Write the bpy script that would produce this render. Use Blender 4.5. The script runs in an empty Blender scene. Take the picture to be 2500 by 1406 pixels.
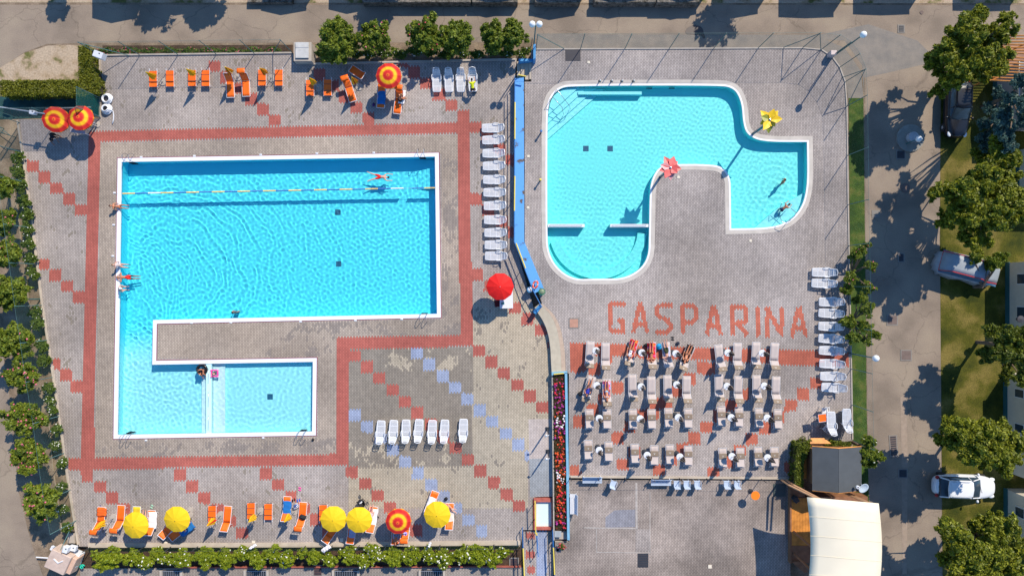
import bpy, bmesh, math, random
import numpy as np
from mathutils import noise as mnoise
from mathutils import Vector, Matrix
from mathutils.geometry import tessellate_polygon
sc = bpy.context.scene
R = math.radians
random.seed(7)
H = 52.0
# ---------------------------------------------------------------- camera, sky, sun, exposure
cam = bpy.data.cameras.new("camera"); camo = bpy.data.objects.new("camera", cam); sc.collection.objects.link(camo)
camo.location = (0, 0, H); camo.rotation_euler = (0, 0, 0)
cam.sensor_width = 36; cam.lens = 36*H/(2500/30.0); cam.clip_end = 2000
sc.camera = camo
w = bpy.data.worlds.new("World"); sc.world = w; w.use_nodes = True
SUN_EL, SX, SY = R(42), .55, .835           # the sun stands in the upper right of the photo
nt = w.node_tree; bg = nt.nodes['Background']
sky = nt.nodes.new('ShaderNodeTexSky'); sky.sky_type = 'NISHITA'; sky.sun_disc = False
sky.sun_elevation = SUN_EL; sky.sun_rotation = math.atan2(SX, SY); sky.dust_density = 0.1; sky.ozone_density = 3.0; sky.air_density = 1.0
sk = nt.nodes.new('ShaderNodeVectorMath'); sk.operation = 'MULTIPLY'; sk.inputs[1].default_value = (.74, 1.0, 1.20)   # clear deep blue sky
nt.links.new(sky.outputs[0], sk.inputs[0]); nt.links.new(sk.outputs[0], bg.inputs[0]); bg.inputs[1].default_value = 0.135
sl = bpy.data.lights.new("sun", 'SUN'); sl.energy = 4.9; sl.angle = R(.5); sl.color = (1, .90, .745)
sl.cycles.is_caustics_light = True
so = bpy.data.objects.new("sun", sl); sc.collection.objects.link(so)
so.rotation_euler = Vector((-SX*math.cos(SUN_EL), -SY*math.cos(SUN_EL), -math.sin(SUN_EL))).to_track_quat('-Z', 'Y').to_euler()
so.location = (30, 40, 60)
sc.view_settings.view_transform = 'Standard'; sc.view_settings.look = 'None'
sc.view_settings.exposure = 0.19; sc.view_settings.gamma = 1
sc.cycles.max_bounces = 8; sc.cycles.transparent_max_bounces = 12
sc.cycles.caustics_reflective = False; sc.cycles.blur_glossy = .5
sc.cycles.sample_clamp_indirect = 6

LD, RD, PZ = .5, .95, .8      # levels of the left deck, the right deck and the plaza
def G(px, py, z=0.0):         # the point at height z that stands where the photo shows it
    k = (H-z)/H
    return Vector(((px-1250)/30.0*k, (703-py)/30.0*k, z))
# ---------------------------------------------------------------- materials
MATS = {}
def mat(name, col, rough=.6, metal=0, var=.12, scale=3.0, spec=.5, trans=0, coat=0):
    if name in MATS: return MATS[name]
    m = bpy.data.materials.new(name); m.use_nodes = True; n = m.node_tree; b = n.nodes['Principled BSDF']
    b.inputs['Roughness'].default_value = rough; b.inputs['Metallic'].default_value = metal
    b.inputs['Specular IOR Level'].default_value = spec; b.inputs['Coat Weight'].default_value = coat
    tc = n.nodes.new('ShaderNodeTexCoord'); no = n.nodes.new('ShaderNodeTexNoise')
    no.inputs['Scale'].default_value = scale; no.inputs['Detail'].default_value = 5
    n.links.new(tc.outputs['Object'], no.inputs['Vector'])
    mr = n.nodes.new('ShaderNodeMapRange'); mr.inputs['From Min'].default_value = .3; mr.inputs['From Max'].default_value = .7
    mr.inputs['To Min'].default_value = 1-var; mr.inputs['To Max'].default_value = 1+var
    n.links.new(no.outputs['Fac'], mr.inputs['Value'])
    mx = n.nodes.new('ShaderNodeVectorMath'); mx.operation = 'SCALE'; mx.inputs[0].default_value = col[:3]
    n.links.new(mr.outputs['Result'], mx.inputs['Scale']); n.links.new(mx.outputs[0], b.inputs['Base Color'])
    MATS[name] = m; return m
def rampmat(name, cols, scale=2.0, detail=8, rough=.9, fine=None, w0=.35, w1=.65, bump=0, cracks=False):
    """surface whose colour wanders between several colours, with a finer grain on top"""
    m = bpy.data.materials.new(name); m.use_nodes = True; n = m.node_tree; b = n.nodes['Principled BSDF']
    b.inputs['Roughness'].default_value = rough; b.inputs['Specular IOR Level'].default_value = .25
    tc = n.nodes.new('ShaderNodeTexCoord'); no = n.nodes.new('ShaderNodeTexNoise')
    no.inputs['Scale'].default_value = scale; no.inputs['Detail'].default_value = detail
    n.links.new(tc.outputs['Object'], no.inputs['Vector'])
    r = n.nodes.new('ShaderNodeValToRGB'); el = r.color_ramp.elements
    while len(el) < len(cols): el.new(.5)
    for i, c in enumerate(cols):
        el[i].position = w0+(w1-w0)*i/(len(cols)-1); el[i].color = (*c, 1)
    n.links.new(no.outputs['Fac'], r.inputs[0])
    out = r.outputs[0]
    if cracks:
        vo = n.nodes.new('ShaderNodeTexVoronoi'); vo.feature = 'DISTANCE_TO_EDGE'; vo.inputs['Scale'].default_value = .22
        ad = n.nodes.new('ShaderNodeVectorMath'); ad.operation = 'MULTIPLY_ADD'; n4 = n.nodes.new('ShaderNodeTexNoise'); n4.inputs['Scale'].default_value = .9; n4.inputs['Detail'].default_value = 6
        n.links.new(tc.outputs['Object'], n4.inputs['Vector']); n.links.new(n4.outputs['Color'], ad.inputs[0]); ad.inputs[1].default_value = (1.6,1.6,0); n.links.new(tc.outputs['Object'], ad.inputs[2]); n.links.new(ad.outputs[0], vo.inputs['Vector'])
        cr = n.nodes.new('ShaderNodeMapRange'); cr.inputs['From Min'].default_value = .002; cr.inputs['From Max'].default_value = .010; cr.inputs['To Min'].default_value = .78; cr.inputs['To Max'].default_value = 1
        n.links.new(vo.outputs['Distance'], cr.inputs['Value']); vv = n.nodes.new('ShaderNodeVectorMath'); vv.operation = 'SCALE'; n.links.new(out, vv.inputs[0]); n.links.new(cr.outputs[0], vv.inputs['Scale']); out = vv.outputs[0]
    if fine:
        n2 = n.nodes.new('ShaderNodeTexNoise'); n2.inputs['Scale'].default_value = fine[0]; n2.inputs['Detail'].default_value = 3
        n.links.new(tc.outputs['Object'], n2.inputs['Vector'])
        mr = n.nodes.new('ShaderNodeMapRange'); mr.inputs['From Min'].default_value = .3; mr.inputs['From Max'].default_value = .7
        mr.inputs['To Min'].default_value = 1-fine[1]; mr.inputs['To Max'].default_value = 1+fine[1]
        n.links.new(n2.outputs['Fac'], mr.inputs['Value'])
        v = n.nodes.new('ShaderNodeVectorMath'); v.operation = 'SCALE'
        n.links.new(out, v.inputs[0]); n.links.new(mr.outputs[0], v.inputs['Scale']); out = v.outputs[0]
        if bump:
            bp = n.nodes.new('ShaderNodeBump'); bp.inputs['Strength'].default_value = bump; bp.inputs['Distance'].default_value = .05
            n.links.new(n2.outputs['Fac'], bp.inputs['Height']); n.links.new(bp.outputs[0], b.inputs['Normal'])
    n.links.new(out, b.inputs['Base Color']); MATS[name] = m; return m
def paver(name, c1, c2, mortar, stain=.22, hue=(1, .97, .93), sscale=.16):
    """running-bond concrete pavers 12 x 24 cm, laid in columns, with worn and stained patches"""
    c1, c2 = [a*.8+b_*.2 for a, b_ in zip(c1, c2)], [a*.35+b_*.65 for a, b_ in zip(c1, c2)]; c1 = [a*1.07 for a in c1]; c2 = [a*1.07 for a in c2]; mortar = [a*.8 for a in mortar]
    m = bpy.data.materials.new(name); m.use_nodes = True; n = m.node_tree; b = n.nodes['Principled BSDF']
    b.inputs['Roughness'].default_value = .85; b.inputs['Specular IOR Level'].default_value = .3
    uv = n.nodes.new('ShaderNodeUVMap'); sp = n.nodes.new('ShaderNodeSeparateXYZ'); cb = n.nodes.new('ShaderNodeCombineXYZ')
    n.links.new(uv.outputs[0], sp.inputs[0]); n.links.new(sp.outputs[0], cb.inputs[1]); n.links.new(sp.outputs[1], cb.inputs[0])
    br = n.nodes.new('ShaderNodeTexBrick'); br.offset = .5
    br.inputs['Color1'].default_value = (*c1, 1); br.inputs['Color2'].default_value = (*c2, 1); br.inputs['Mortar'].default_value = (*mortar, 1)
    br.inputs['Scale'].default_value = 1; br.inputs['Brick Width'].default_value = .246; br.inputs['Row Height'].default_value = .123
    br.inputs['Mortar Size'].default_value = .014; br.inputs['Mortar Smooth'].default_value = .3; br.inputs['Bias'].default_value = 0
    n.links.new(cb.outputs[0], br.inputs['Vector'])
    tc = n.nodes.new('ShaderNodeTexCoord')
    def noise(scale, lo, hi, det=5, f0=.35, f1=.65):
        no = n.nodes.new('ShaderNodeTexNoise'); no.inputs['Scale'].default_value = scale; no.inputs['Detail'].default_value = det
        n.links.new(tc.outputs['Object'], no.inputs['Vector'])
        mr = n.nodes.new('ShaderNodeMapRange'); mr.inputs['From Min'].default_value = f0; mr.inputs['From Max'].default_value = f1
        mr.inputs['To Min'].default_value = lo; mr.inputs['To Max'].default_value = hi; n.links.new(no.outputs['Fac'], mr.inputs['Value']); return mr.outputs[0]
    a = n.nodes.new('ShaderNodeVectorMath'); a.operation = 'SCALE'; n.links.new(br.outputs['Color'], a.inputs[0]); n.links.new(noise(sscale, 1-stain, 1+stain), a.inputs['Scale'])
    c = n.nodes.new('ShaderNodeVectorMath'); c.operation = 'SCALE'; n.links.new(a.outputs[0], c.inputs[0]); n.links.new(noise(2.3, .9, 1.08, 8), c.inputs['Scale'])
    mx = n.nodes.new('ShaderNodeMix'); mx.data_type = 'RGBA'; mx.blend_type = 'MULTIPLY'; n.links.new(noise(.11, 0, 1, 3), mx.inputs['Factor'])
    n.links.new(c.outputs[0], mx.inputs['A']); mx.inputs['B'].default_value = (*hue, 1)
    n.links.new(mx.outputs['Result'], b.inputs['Base Color'])
    bp = n.nodes.new('ShaderNodeBump'); bp.inputs['Strength'].default_value = .5; bp.inputs['Distance'].default_value = .01; bp.invert = True
    n.links.new(br.outputs['Fac'], bp.inputs['Height']); n.links.new(bp.outputs[0], b.inputs['Normal'])
    MATS[name] = m; return m
def leafmat(name, c1, c2, rough=.5, tr=.25):
    """every leaf gets its own green; light passes through the thin blades"""
    if name in MATS: return MATS[name]
    m = bpy.data.materials.new(name); m.use_nodes = True; n = m.node_tree; b = n.nodes['Principled BSDF']; o = n.nodes['Material Output']
    b.inputs['Roughness'].default_value = rough; b.inputs['Specular IOR Level'].default_value = .3
    g = n.nodes.new('ShaderNodeNewGeometry'); r = n.nodes.new('ShaderNodeMix'); r.data_type = 'RGBA'
    r.inputs['A'].default_value = (*c1, 1); r.inputs['B'].default_value = (*c2, 1)
    n.links.new(g.outputs['Random Per Island'], r.inputs['Factor']); n.links.new(r.outputs['Result'], b.inputs['Base Color'])
    t = n.nodes.new('ShaderNodeBsdfTranslucent'); n.links.new(r.outputs['Result'], t.inputs[0])
    mx = n.nodes.new('ShaderNodeMixShader'); mx.inputs[0].default_value = tr
    n.links.new(b.outputs[0], mx.inputs[1]); n.links.new(t.outputs[0], mx.inputs[2]); n.links.new(mx.outputs[0], o.inputs[0])
    MATS[name] = m; return m
def netmat(name, col, cover):
    m = bpy.data.materials.new(name); m.use_nodes = True; n = m.node_tree; b = n.nodes['Principled BSDF']; o = n.nodes['Material Output']
    b.inputs['Base Color'].default_value = (*col, 1)
    t = n.nodes.new('ShaderNodeBsdfTransparent'); mx = n.nodes.new('ShaderNodeMixShader'); mx.inputs[0].default_value = cover
    n.links.new(t.outputs[0], mx.inputs[1]); n.links.new(b.outputs[0], mx.inputs[2]); n.links.new(mx.outputs[0], o.inputs[0])
    MATS[name] = m; return m
# ---------------------------------------------------------------- mesh building
COL = sc.collection
class MB:
    def __init__(s): s.v = []; s.f = []; s.m = []; s.uv = None
    def add(s, vs, fs, mi=0):
        o = len(s.v); s.v += [tuple(a) for a in vs]; s.f += [tuple(o+i for i in f) for f in fs]; s.m += [mi]*len(fs); return s
    def box(s, c, d, mi=0, rz=0, rx=0, ry=0, taper=0):
        x, y, z = [a/2 for a in d]
        M = Matrix.Translation(Vector(c)) @ Matrix.Rotation(rz, 4, 'Z') @ Matrix.Rotation(rx, 4, 'X') @ Matrix.Rotation(ry, 4, 'Y')
        t = 1-taper
        vs = [M @ Vector(p) for p in [(-x,-y,-z),(x,-y,-z),(x,y,-z),(-x,y,-z),(-x*t,-y*t,z),(x*t,-y*t,z),(x*t,y*t,z),(-x*t,y*t,z)]]
        return s.add(vs, [(0,3,2,1),(4,5,6,7),(0,1,5,4),(1,2,6,5),(2,3,7,6),(3,0,4,7)], mi)
    def tube(s, pts, r, n=6, mi=0, caps=True, closed=False):
        pts = [Vector(p) for p in pts]; N = len(pts)
        rs = r if isinstance(r, (list, tuple)) else [r]*N
        rings = []; up = None
        for i, p in enumerate(pts):
            a = pts[i-1] if (i > 0 or closed) else p; b = pts[(i+1) % N] if (i < N-1 or closed) else p
            d = (b-a).normalized() if (b-a).length > 1e-9 else Vector((0,0,1))
            if up is None:
                up = Vector((0,0,1)) if abs(d.z) < .9 else Vector((1,0,0))
            x = d.cross(up)
            if x.length < 1e-6: x = d.orthogonal()
            x.normalize(); y = x.cross(d).normalized(); up = y
            rings.append([p + (x*math.cos(t) + y*math.sin(t))*rs[i] for t in [2*math.pi*k/n for k in range(n)]])
        vs = [q for rg in rings for q in rg]; fs = []
        for i in range(N if closed else N-1):
            j = (i+1) % N
            for k in range(n):
                fs.append((i*n+k, i*n+(k+1) % n, j*n+(k+1) % n, j*n+k))
        if caps and not closed:
            fs.append(tuple(range(n-1, -1, -1))); fs.append(tuple((N-1)*n+k for k in range(n)))
        return s.add(vs, fs, mi)
    def lathe(s, prof, n=16, c=(0,0,0), mi=0, sx=1, sy=1):
        vs = []; fs = []
        for r, z in prof:
            for k in range(n):
                t = 2*math.pi*k/n; vs.append((c[0]+r*math.cos(t)*sx, c[1]+r*math.sin(t)*sy, c[2]+z))
        for i in range(len(prof)-1):
            for k in range(n): fs.append((i*n+k, i*n+(k+1) % n, (i+1)*n+(k+1) % n, (i+1)*n+k))
        fs.append(tuple(range(n-1, -1, -1))); fs.append(tuple((len(prof)-1)*n+k for k in range(n)))
        return s.add(vs, fs, mi)
    def ball(s, c, r, n=10, mi=0, m=6):
        r = r if isinstance(r, (tuple, list)) else (r, r, r)
        vs = [(c[0], c[1], c[2]-r[2])]; fs = []
        for i in range(1, m):
            a = -math.pi/2+math.pi*i/m
            for k in range(n):
                t = 2*math.pi*k/n; vs.append((c[0]+r[0]*math.cos(a)*math.cos(t), c[1]+r[1]*math.cos(a)*math.sin(t), c[2]+r[2]*math.sin(a)))
        vs.append((c[0], c[1], c[2]+r[2])); L = len(vs)-1
        for k in range(n):
            fs.append((0, 1+(k+1) % n, 1+k)); fs.append((L, L-n+k, L-n+(k+1) % n))
        for i in range(m-2):
            for k in range(n): fs.append((1+i*n+k, 1+i*n+(k+1) % n, 1+(i+1)*n+(k+1) % n, 1+(i+1)*n+k))
        return s.add(vs, fs, mi)
    def poly(s, pts, z0, z1, mi=0):       # extruded outline (convex or not)
        n = len(pts); vs = [(p[0], p[1], z0) for p in pts]+[(p[0], p[1], z1) for p in pts]
        tri = tessellate_polygon([[Vector((p[0], p[1], 0)) for p in pts]])
        fs = [tuple(n+i for i in t) for t in tri]+[tuple(reversed(t)) for t in tri]+[(i, (i+1) % n, n+(i+1) % n, n+i) for i in range(n)]
        return s.add(vs, fs, mi)
    def sheet(s, rows, th=0, mi=0):       # grid of points
        nr, nc = len(rows), len(rows[0]); vs = [p for r in rows for p in r]
        fs = [(i*nc+j, i*nc+j+1, (i+1)*nc+j+1, (i+1)*nc+j) for i in range(nr-1) for j in range(nc-1)]
        if th:
            o = len(vs); vs = vs+[(p[0], p[1], p[2]-th) for p in vs]
            fs += [tuple(o+i for i in reversed(f)) for f in fs]
            e = [(i, 0) for i in range(nr)]+[(nr-1, j) for j in range(1, nc)]+[(i, nc-1) for i in range(nr-2, -1, -1)]+[(0, j) for j in range(nc-2, 0, -1)]
            e = [a*nc+b for a, b in e]
            fs += [(e[k], e[(k+1) % len(e)], o+e[(k+1) % len(e)], o+e[k]) for k in range(len(e))]
        return s.add(vs, fs, mi)
    def build(s, name, mats, parent=None, smooth=False, bevel=0, loc=None, solid=0):
        me = bpy.data.meshes.new(name); me.from_pydata(s.v, [], s.f); me.validate()
        mats = mats if isinstance(mats, (list, tuple)) else [mats]
        for m in mats: me.materials.append(m)
        if len(mats) > 1 and len(me.polygons) == len(s.m): me.polygons.foreach_set('material_index', s.m)
        o = bpy.data.objects.new(name, me); COL.objects.link(o)
        if parent: o.parent = parent
        if loc is not None: o.location = loc
        bm = bmesh.new(); bm.from_mesh(me); bmesh.ops.recalc_face_normals(bm, faces=bm.faces); bm.to_mesh(me); bm.free()
        if smooth: me.shade_smooth() if smooth is True else me.shade_auto_smooth(angle=R(smooth)) if hasattr(me, 'shade_auto_smooth') else me.shade_smooth()
        if solid:
            md = o.modifiers.new("thickness", 'SOLIDIFY'); md.thickness = solid; md.offset = 0
        if bevel:
            md = o.modifiers.new("bevel", 'BEVEL'); md.width = bevel; md.segments = 2; md.limit_method = 'ANGLE'
        return o
def tag(o, label=None, cat=None, group=None, kind=None):
    if label: o['label'] = label
    if cat: o['category'] = cat
    if group: o['group'] = group
    if kind: o['kind'] = kind
    return o
def empty(name, label, cat, loc=(0,0,0), rz=0, group=None):
    o = bpy.data.objects.new(name, None); COL.objects.link(o); o.location = loc; o.rotation_euler = (0, 0, rz); o.empty_display_size = .2
    return tag(o, label, cat, group)
def dup(root, loc, rz, label, group=None):
    r = root.copy(); COL.objects.link(r); r.location = loc; r.rotation_euler = (0, 0, rz); r['label'] = label
    if group: r['group'] = group
    for ch in list(root.children):
        c = ch.copy(); COL.objects.link(c); c.parent = r
        for g in list(ch.children):
            d = g.copy(); COL.objects.link(d); d.parent = c
    return r
ORD = ['first','second','third','fourth','fifth','sixth','seventh','eighth','ninth','tenth','eleventh','twelfth','thirteenth','fourteenth','fifteenth','sixteenth']
def pip(x, y, poly):
    c = False; n = len(poly); j = n-1
    for i in range(n):
        xi, yi = poly[i]; xj, yj = poly[j]
        if (yi > y) != (yj > y) and x < (xj-xi)*(y-yi)/(yj-yi)+xi: c = not c
        j = i
    return c
def offset(pts, d):               # outline moved outwards by d (for an anticlockwise outline in world metres)
    n = len(pts); out = []
    A = sum(pts[i][0]*pts[(i+1) % n][1]-pts[(i+1) % n][0]*pts[i][1] for i in range(n))
    sgn = 1 if A > 0 else -1
    for i in range(n):
        a, b, c = Vector(pts[i-1][:2]), Vector(pts[i][:2]), Vector(pts[(i+1) % n][:2])
        d1, d2 = (b-a).normalized(), (c-b).normalized()
        n1, n2 = Vector((d1.y, -d1.x))*sgn, Vector((d2.y, -d2.x))*sgn
        m = (n1+n2); m = m/max(m.length_squared/2, .3)
        out.append((b.x+m.x*d, b.y+m.y*d))
    return out
def smoothline(pts, it=2, closed=True, keep=()):   # corner cutting, some corners kept
    for _ in range(it):
        q = []; n = len(pts); kk = []
        for i in range(n):
            a, b, c = pts[i-1], pts[i], pts[(i+1) % n]
            if i in keep: kk.append(len(q)); q.append(b)
            elif not closed and i in (0, n-1): q.append(b)
            else:
                q.append((b[0]*.75+a[0]*.25, b[1]*.75+a[1]*.25)); q.append((b[0]*.75+c[0]*.25, b[1]*.75+c[1]*.25))
        pts = q; keep = kk
    return pts
# lattices of the two paved decks: px of the corners of a rectangle measured in metres (bilinear)
class Lattice:
    def __init__(s, c00, c10, c01, c11, U, V, z):
        s.c = [Vector(c) for c in (c00, c10, c01, c11)]; s.U, s.V, s.z = U, V, z
    def px(s, u, v):
        a, b = u/s.U, v/s.V; c = s.c
        return c[0]*(1-a)*(1-b)+c[1]*a*(1-b)+c[2]*(1-a)*b+c[3]*a*b
    def world(s, u, v, dz=0):
        p = s.px(u, v); return G(p.x, p.y, s.z+dz)
    def inv(s, x, y):
        u, v = s.U/2, s.V/2
        for _ in range(12):
            p = s.px(u, v); e = Vector((x, y))-p
            if e.length < .01: break
            du = (s.px(u+.1, v)-p)*10; dv = (s.px(u, v+.1)-p)*10; det = du.x*dv.y-du.y*dv.x
            u += (e.x*dv.y-e.y*dv.x)/det; v += (du.x*e.y-du.y*e.x)/det
        return u, v
LL = Lattice((231, 334), (1131, 312), (212, 1132), (1138, 1120), 30.48, 27.0, LD)
LR = Lattice((1380, 842), (2002, 858), (1388, 1160), (2012, 1176), 20.8, 10.6, RD)
def pavedmesh(name, lat, outer, holes, m, dz=0, z=None, step=3.0, kind='structure', flat=True):
    z = lat.z if z is None else z
    loops = [[G(x, y, z) for x, y in outer]]+[[Vector((x, y, z)) for x, y in h] for h in holes]
    tri = tessellate_polygon(loops); vs = [v for l in loops for v in l]
    bm = bmesh.new(); bv = [bm.verts.new((v.x, v.y, v.z+dz)) for v in vs]
    for t in tri:
        try: bm.faces.new([bv[i] for i in t])
        except ValueError: pass
    bmesh.ops.remove_doubles(bm, verts=bm.verts, dist=1e-4)
    xs = [v.x for v in vs]; ys = [v.y for v in vs]
    for a0, a1, ax in ((min(xs), max(xs), 0), (min(ys), max(ys), 1)):
        t = a0+step
        while t < a1:
            co = Vector((t, 0, 0)) if ax == 0 else Vector((0, t, 0)); no = Vector((1, 0, 0)) if ax == 0 else Vector((0, 1, 0))
            bmesh.ops.bisect_plane(bm, geom=bm.verts[:]+bm.edges[:]+bm.faces[:], plane_co=co, plane_no=no); t += step
    uvl = bm.loops.layers.uv.new("UVMap"); cache = {}
    k = H/(H-z)
    for f in bm.faces:
        if f.normal.z < 0: f.normal_flip()
        for l in f.loops:
            c = l.vert.co; key = l.vert.index if l.vert.index >= 0 else (round(c.x, 3), round(c.y, 3))
            key = (round(c.x, 3), round(c.y, 3))
            if key not in cache: cache[key] = lat.inv(1250+c.x*30*k, 703-c.y*30*k)
            l[uvl].uv = cache[key]
    me = bpy.data.meshes.new(name); bm.to_mesh(me); bm.free(); me.materials.append(m)
    o = bpy.data.objects.new(name, me); COL.objects.link(o); o['kind'] = kind
    return o
def paving(name, lat, polys, m, dz=.004, clip=None, keep=None):
    """all pavers whose middle lies in one of the outlines (px), as strips column by column: toothed edges"""
    cells = {}
    for poly in polys:
        uvs = [lat.inv(*p) for p in poly]; u0 = min(u for u, v in uvs); u1 = max(u for u, v in uvs); v0 = min(v for u, v in uvs); v1 = max(v for u, v in uvs)
        for i in range(int(u0/.123)-1, int(u1/.123)+2):
            for j in range(int(v0/.246)-2, int(v1/.246)+2):
                o = 0 if i % 2 else .5
                if pip((i+.5)*.123, (j+.5+o)*.246, uvs):
                    if clip:
                        q = lat.px((i+.5)*.123, (j+.5+o)*.246)
                        if not pip(q.x, q.y, clip): continue
                    if keep and not keep(i*.123, (j+o)*.246): continue
                    cells.setdefault(i, set()).add(j)
    vs = []; fs = []; uv = []
    for i, js in cells.items():
        o = 0 if i % 2 else .5; js = sorted(js); a = js[0]; prev = a; runs = []
        for j in js[1:]+[None]:
            if j is None or j != prev+1 or j-a >= 12: runs.append((a, prev)); a = j
            prev = j
        for a, b in runs:
            k = len(vs); c = [(i*.123, (a+o)*.246), ((i+1)*.123, (a+o)*.246), ((i+1)*.123, (b+1+o)*.246), (i*.123, (b+1+o)*.246)]
            vs += [tuple(lat.world(u, v, dz)) for u, v in c]; fs.append((k+3, k+2, k+1, k)); uv += [c[3], c[2], c[1], c[0]]
    me = bpy.data.meshes.new(name); me.from_pydata(vs, [], fs); me.materials.append(m)
    l = me.uv_layers.new(name="UVMap"); l.data.foreach_set('uv', [t for c in uv for t in c])
    o = bpy.data.objects.new(name, me); COL.objects.link(o); o['kind'] = 'structure'; return o
def flat(name, pts, z, m, kind='structure', holes=(), px=True):
    loops = [[G(x, y, z) if px else Vector((x, y, z)) for x, y in pts]]+[[Vector((x, y, z)) for x, y in h] for h in holes]
    tri = tessellate_polygon(loops); vs = [tuple(v) for l in loops for v in l]
    b = MB(); b.add(vs, tri); o = b.build(name, m)
    for p in o.data.polygons:
        if p.normal.z < 0: p.flip()
    if kind: o['kind'] = kind
    return o
def wallside(mb, pts, z0, z1, mi=0, closed=True):
    n = len(pts); vs = [(p[0], p[1], z0) for p in pts]+[(p[0], p[1], z1) for p in pts]
    fs = [(i, (i+1) % n, n+(i+1) % n, n+i) for i in range(n if closed else n-1)]
    return mb.add(vs, fs, mi)
def band(mb, a, b, z, mi=0):       # flat ring between two outlines with the same count
    n = len(a); vs = [(p[0], p[1], z) for p in a]+[(p[0], p[1], z) for p in b]
    return mb.add(vs, [(i, (i+1) % n, n+(i+1) % n, n+i) for i in range(n)], mi)
# ================================================================ THE SETTING
M_ASPH = rampmat("asphalt", [(.21,.168,.132),(.27,.215,.168),(.31,.25,.19)], scale=.35, fine=(14,.13), cracks=True)
M_ASPH2 = rampmat("asphalt_patch", [(.20,.185,.17),(.26,.23,.20)], scale=1.2, fine=(16,.12))
M_EARTH = rampmat("earth", [(.16,.12,.08),(.23,.17,.12),(.30,.23,.16)], scale=.9, fine=(9,.22), bump=.4)
M_DRY = rampmat("dry_verge", [(.13,.13,.04),(.36,.27,.18),(.42,.33,.24)], scale=.8, fine=(8,.2), w0=.36, w1=.52)
M_SOIL = rampmat("soil", [(.05,.03,.02),(.09,.055,.035)], scale=3, fine=(14,.3), bump=.5)
M_LAWN = rampmat("lawn", [(.03,.04,.003),(.075,.075,.006),(.18,.14,.035)], scale=.45, fine=(11,.35), w0=.34, w1=.62, bump=.5)
M_STRIP = rampmat("grass_strip_green", [(.03,.065,.012),(.055,.10,.015),(.12,.13,.03)], scale=1.1, fine=(13,.35), w0=.36, w1=.70, bump=.5)
M_GREY = paver("grey_pavers", (.42,.37,.34), (.31,.27,.25), (.16,.14,.135), .20)
M_TAN = paver("tan_pavers", (.475,.41,.32), (.41,.355,.275), (.22,.19,.15), .10)
M_DARK = paver("dark_pavers", (.30,.26,.215), (.235,.205,.175), (.13,.115,.10), .14)
M_MIX = paver("ring_pavers", (.43,.36,.295), (.32,.265,.22), (.16,.135,.125), .18)
M_RDK = paver("upper_deck_pavers", (.43,.38,.355), (.29,.258,.248), (.14,.125,.125), .22)
M_PLZ = paver("plaza_pavers", (.36,.305,.275), (.25,.212,.19), (.13,.11,.105), .30, sscale=.3)
M_LOW = paver("lower_pavers", (.34,.30,.27), (.27,.24,.22), (.16,.14,.13), .15)
M_RED = paver("red_pavers", (.46,.135,.105), (.40,.112,.09), (.25,.07,.055), .14, hue=(.93,.9,.9))
M_REDR = paver("worn_red_pavers", (.52,.145,.09), (.42,.115,.075), (.26,.09,.065), .16, hue=(.93,.9,.9))
M_BLUE = paver("blue_pavers", (.34,.39,.53), (.28,.33,.46), (.16,.2,.32), .10)
M_CONC = mat("concrete", (.42,.37,.32), .85, var=.12, scale=2)
M_KERB = mat("beige_kerb", (.50,.42,.33), .85, var=.12, scale=1.5)
M_WHITE = mat("white_paint", (.80,.79,.81), .5, var=.03)
M_WPL = mat("white_plastic", (.72,.73,.76), .35, var=.03, scale=6)
M_ALU = mat("light_metal", (.62,.62,.64), .35, metal=.6, var=.05)
M_STEEL = mat("steel_tube", (.5,.52,.55), .25, metal=.9, var=.05)
M_DKM = mat("dark_metal", (.03,.035,.045), .5, var=.1)
M_BLUEP = rampmat("worn_blue_paint", [(.13,.10,.09),(.10,.30,.62),(.12,.36,.74)], scale=1.6, fine=(12,.06), w0=.33, w1=.42, rough=.5)
M_BLUED = mat("blue_tube", (.03,.16,.42), .4, var=.08)
M_YEL = mat("yellow_tube", (.80,.62,.10), .4, var=.05)
M_POST = mat("green_post", (.06,.16,.16), .5, var=.1)
M_POSTL = mat("pale_green_post", (.09,.19,.19), .5, var=.1)
M_NET = netmat("wire_mesh", (.06,.13,.06), .10)
M_NETG = netmat("dense_green_mesh", (.01,.13,.12), .42)
M_NETM = netmat("garden_mesh", (.02,.12,.06), .13)
M_WOOD = mat("orange_wood", (.55,.22,.04), .55, var=.3, scale=2.2)
M_WOODB = mat("brown_wood", (.24,.11,.055), .6, var=.25, scale=2.5)
M_BURG = mat("burgundy_trim", (.25,.06,.09), .7, var=.2)
M_COPE = mat("beige_coping", (.52,.47,.42), .8, var=.10, scale=1.5)
# pool outlines, in photo px of the water's edge
POOL1 = [(297,396),(1062,383),(1067,766),(374,781),(372,890),(764,883),(762,1053),(287,1061)]
POOL2C = [(1336,545),(1336,300),(1340,246),(1364,216),(1400,210),(1745,209),(1792,214),(1811,250),(1814,300),(1824,330),(1862,347),(1970,347),
          (1972,460),(1952,520),(1900,556),(1785,558),(1784,470),(1783,432),(1762,405),(1715,401),(1662,401),(1612,403),(1590,438),(1586,480),
          (1585,560),(1583,640),(1530,680),(1462,680),(1390,682),(1338,628)]
P1 = [tuple(G(x, y, LD).xy) for x, y in POOL1]
P2 = smoothline([tuple(G(x, y, RD).xy) for x, y in POOL2C], 3, keep=(11, 15))
LEFT = [(243,138),(715,131),(716,152),(765,157),(1262,143),(1257,190),(1256,590),(1303,752),(1322,775),(1338,810),(1344,850),(1347,912),(1350,1212),
        (1308,1212),(1300,1222),(1300,1293),(1275,1293),(1272,1331),(193,1333),(168,1180),(150,1050),(125,880),(104,745),(66,445),(45,292),(243,290)]
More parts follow.
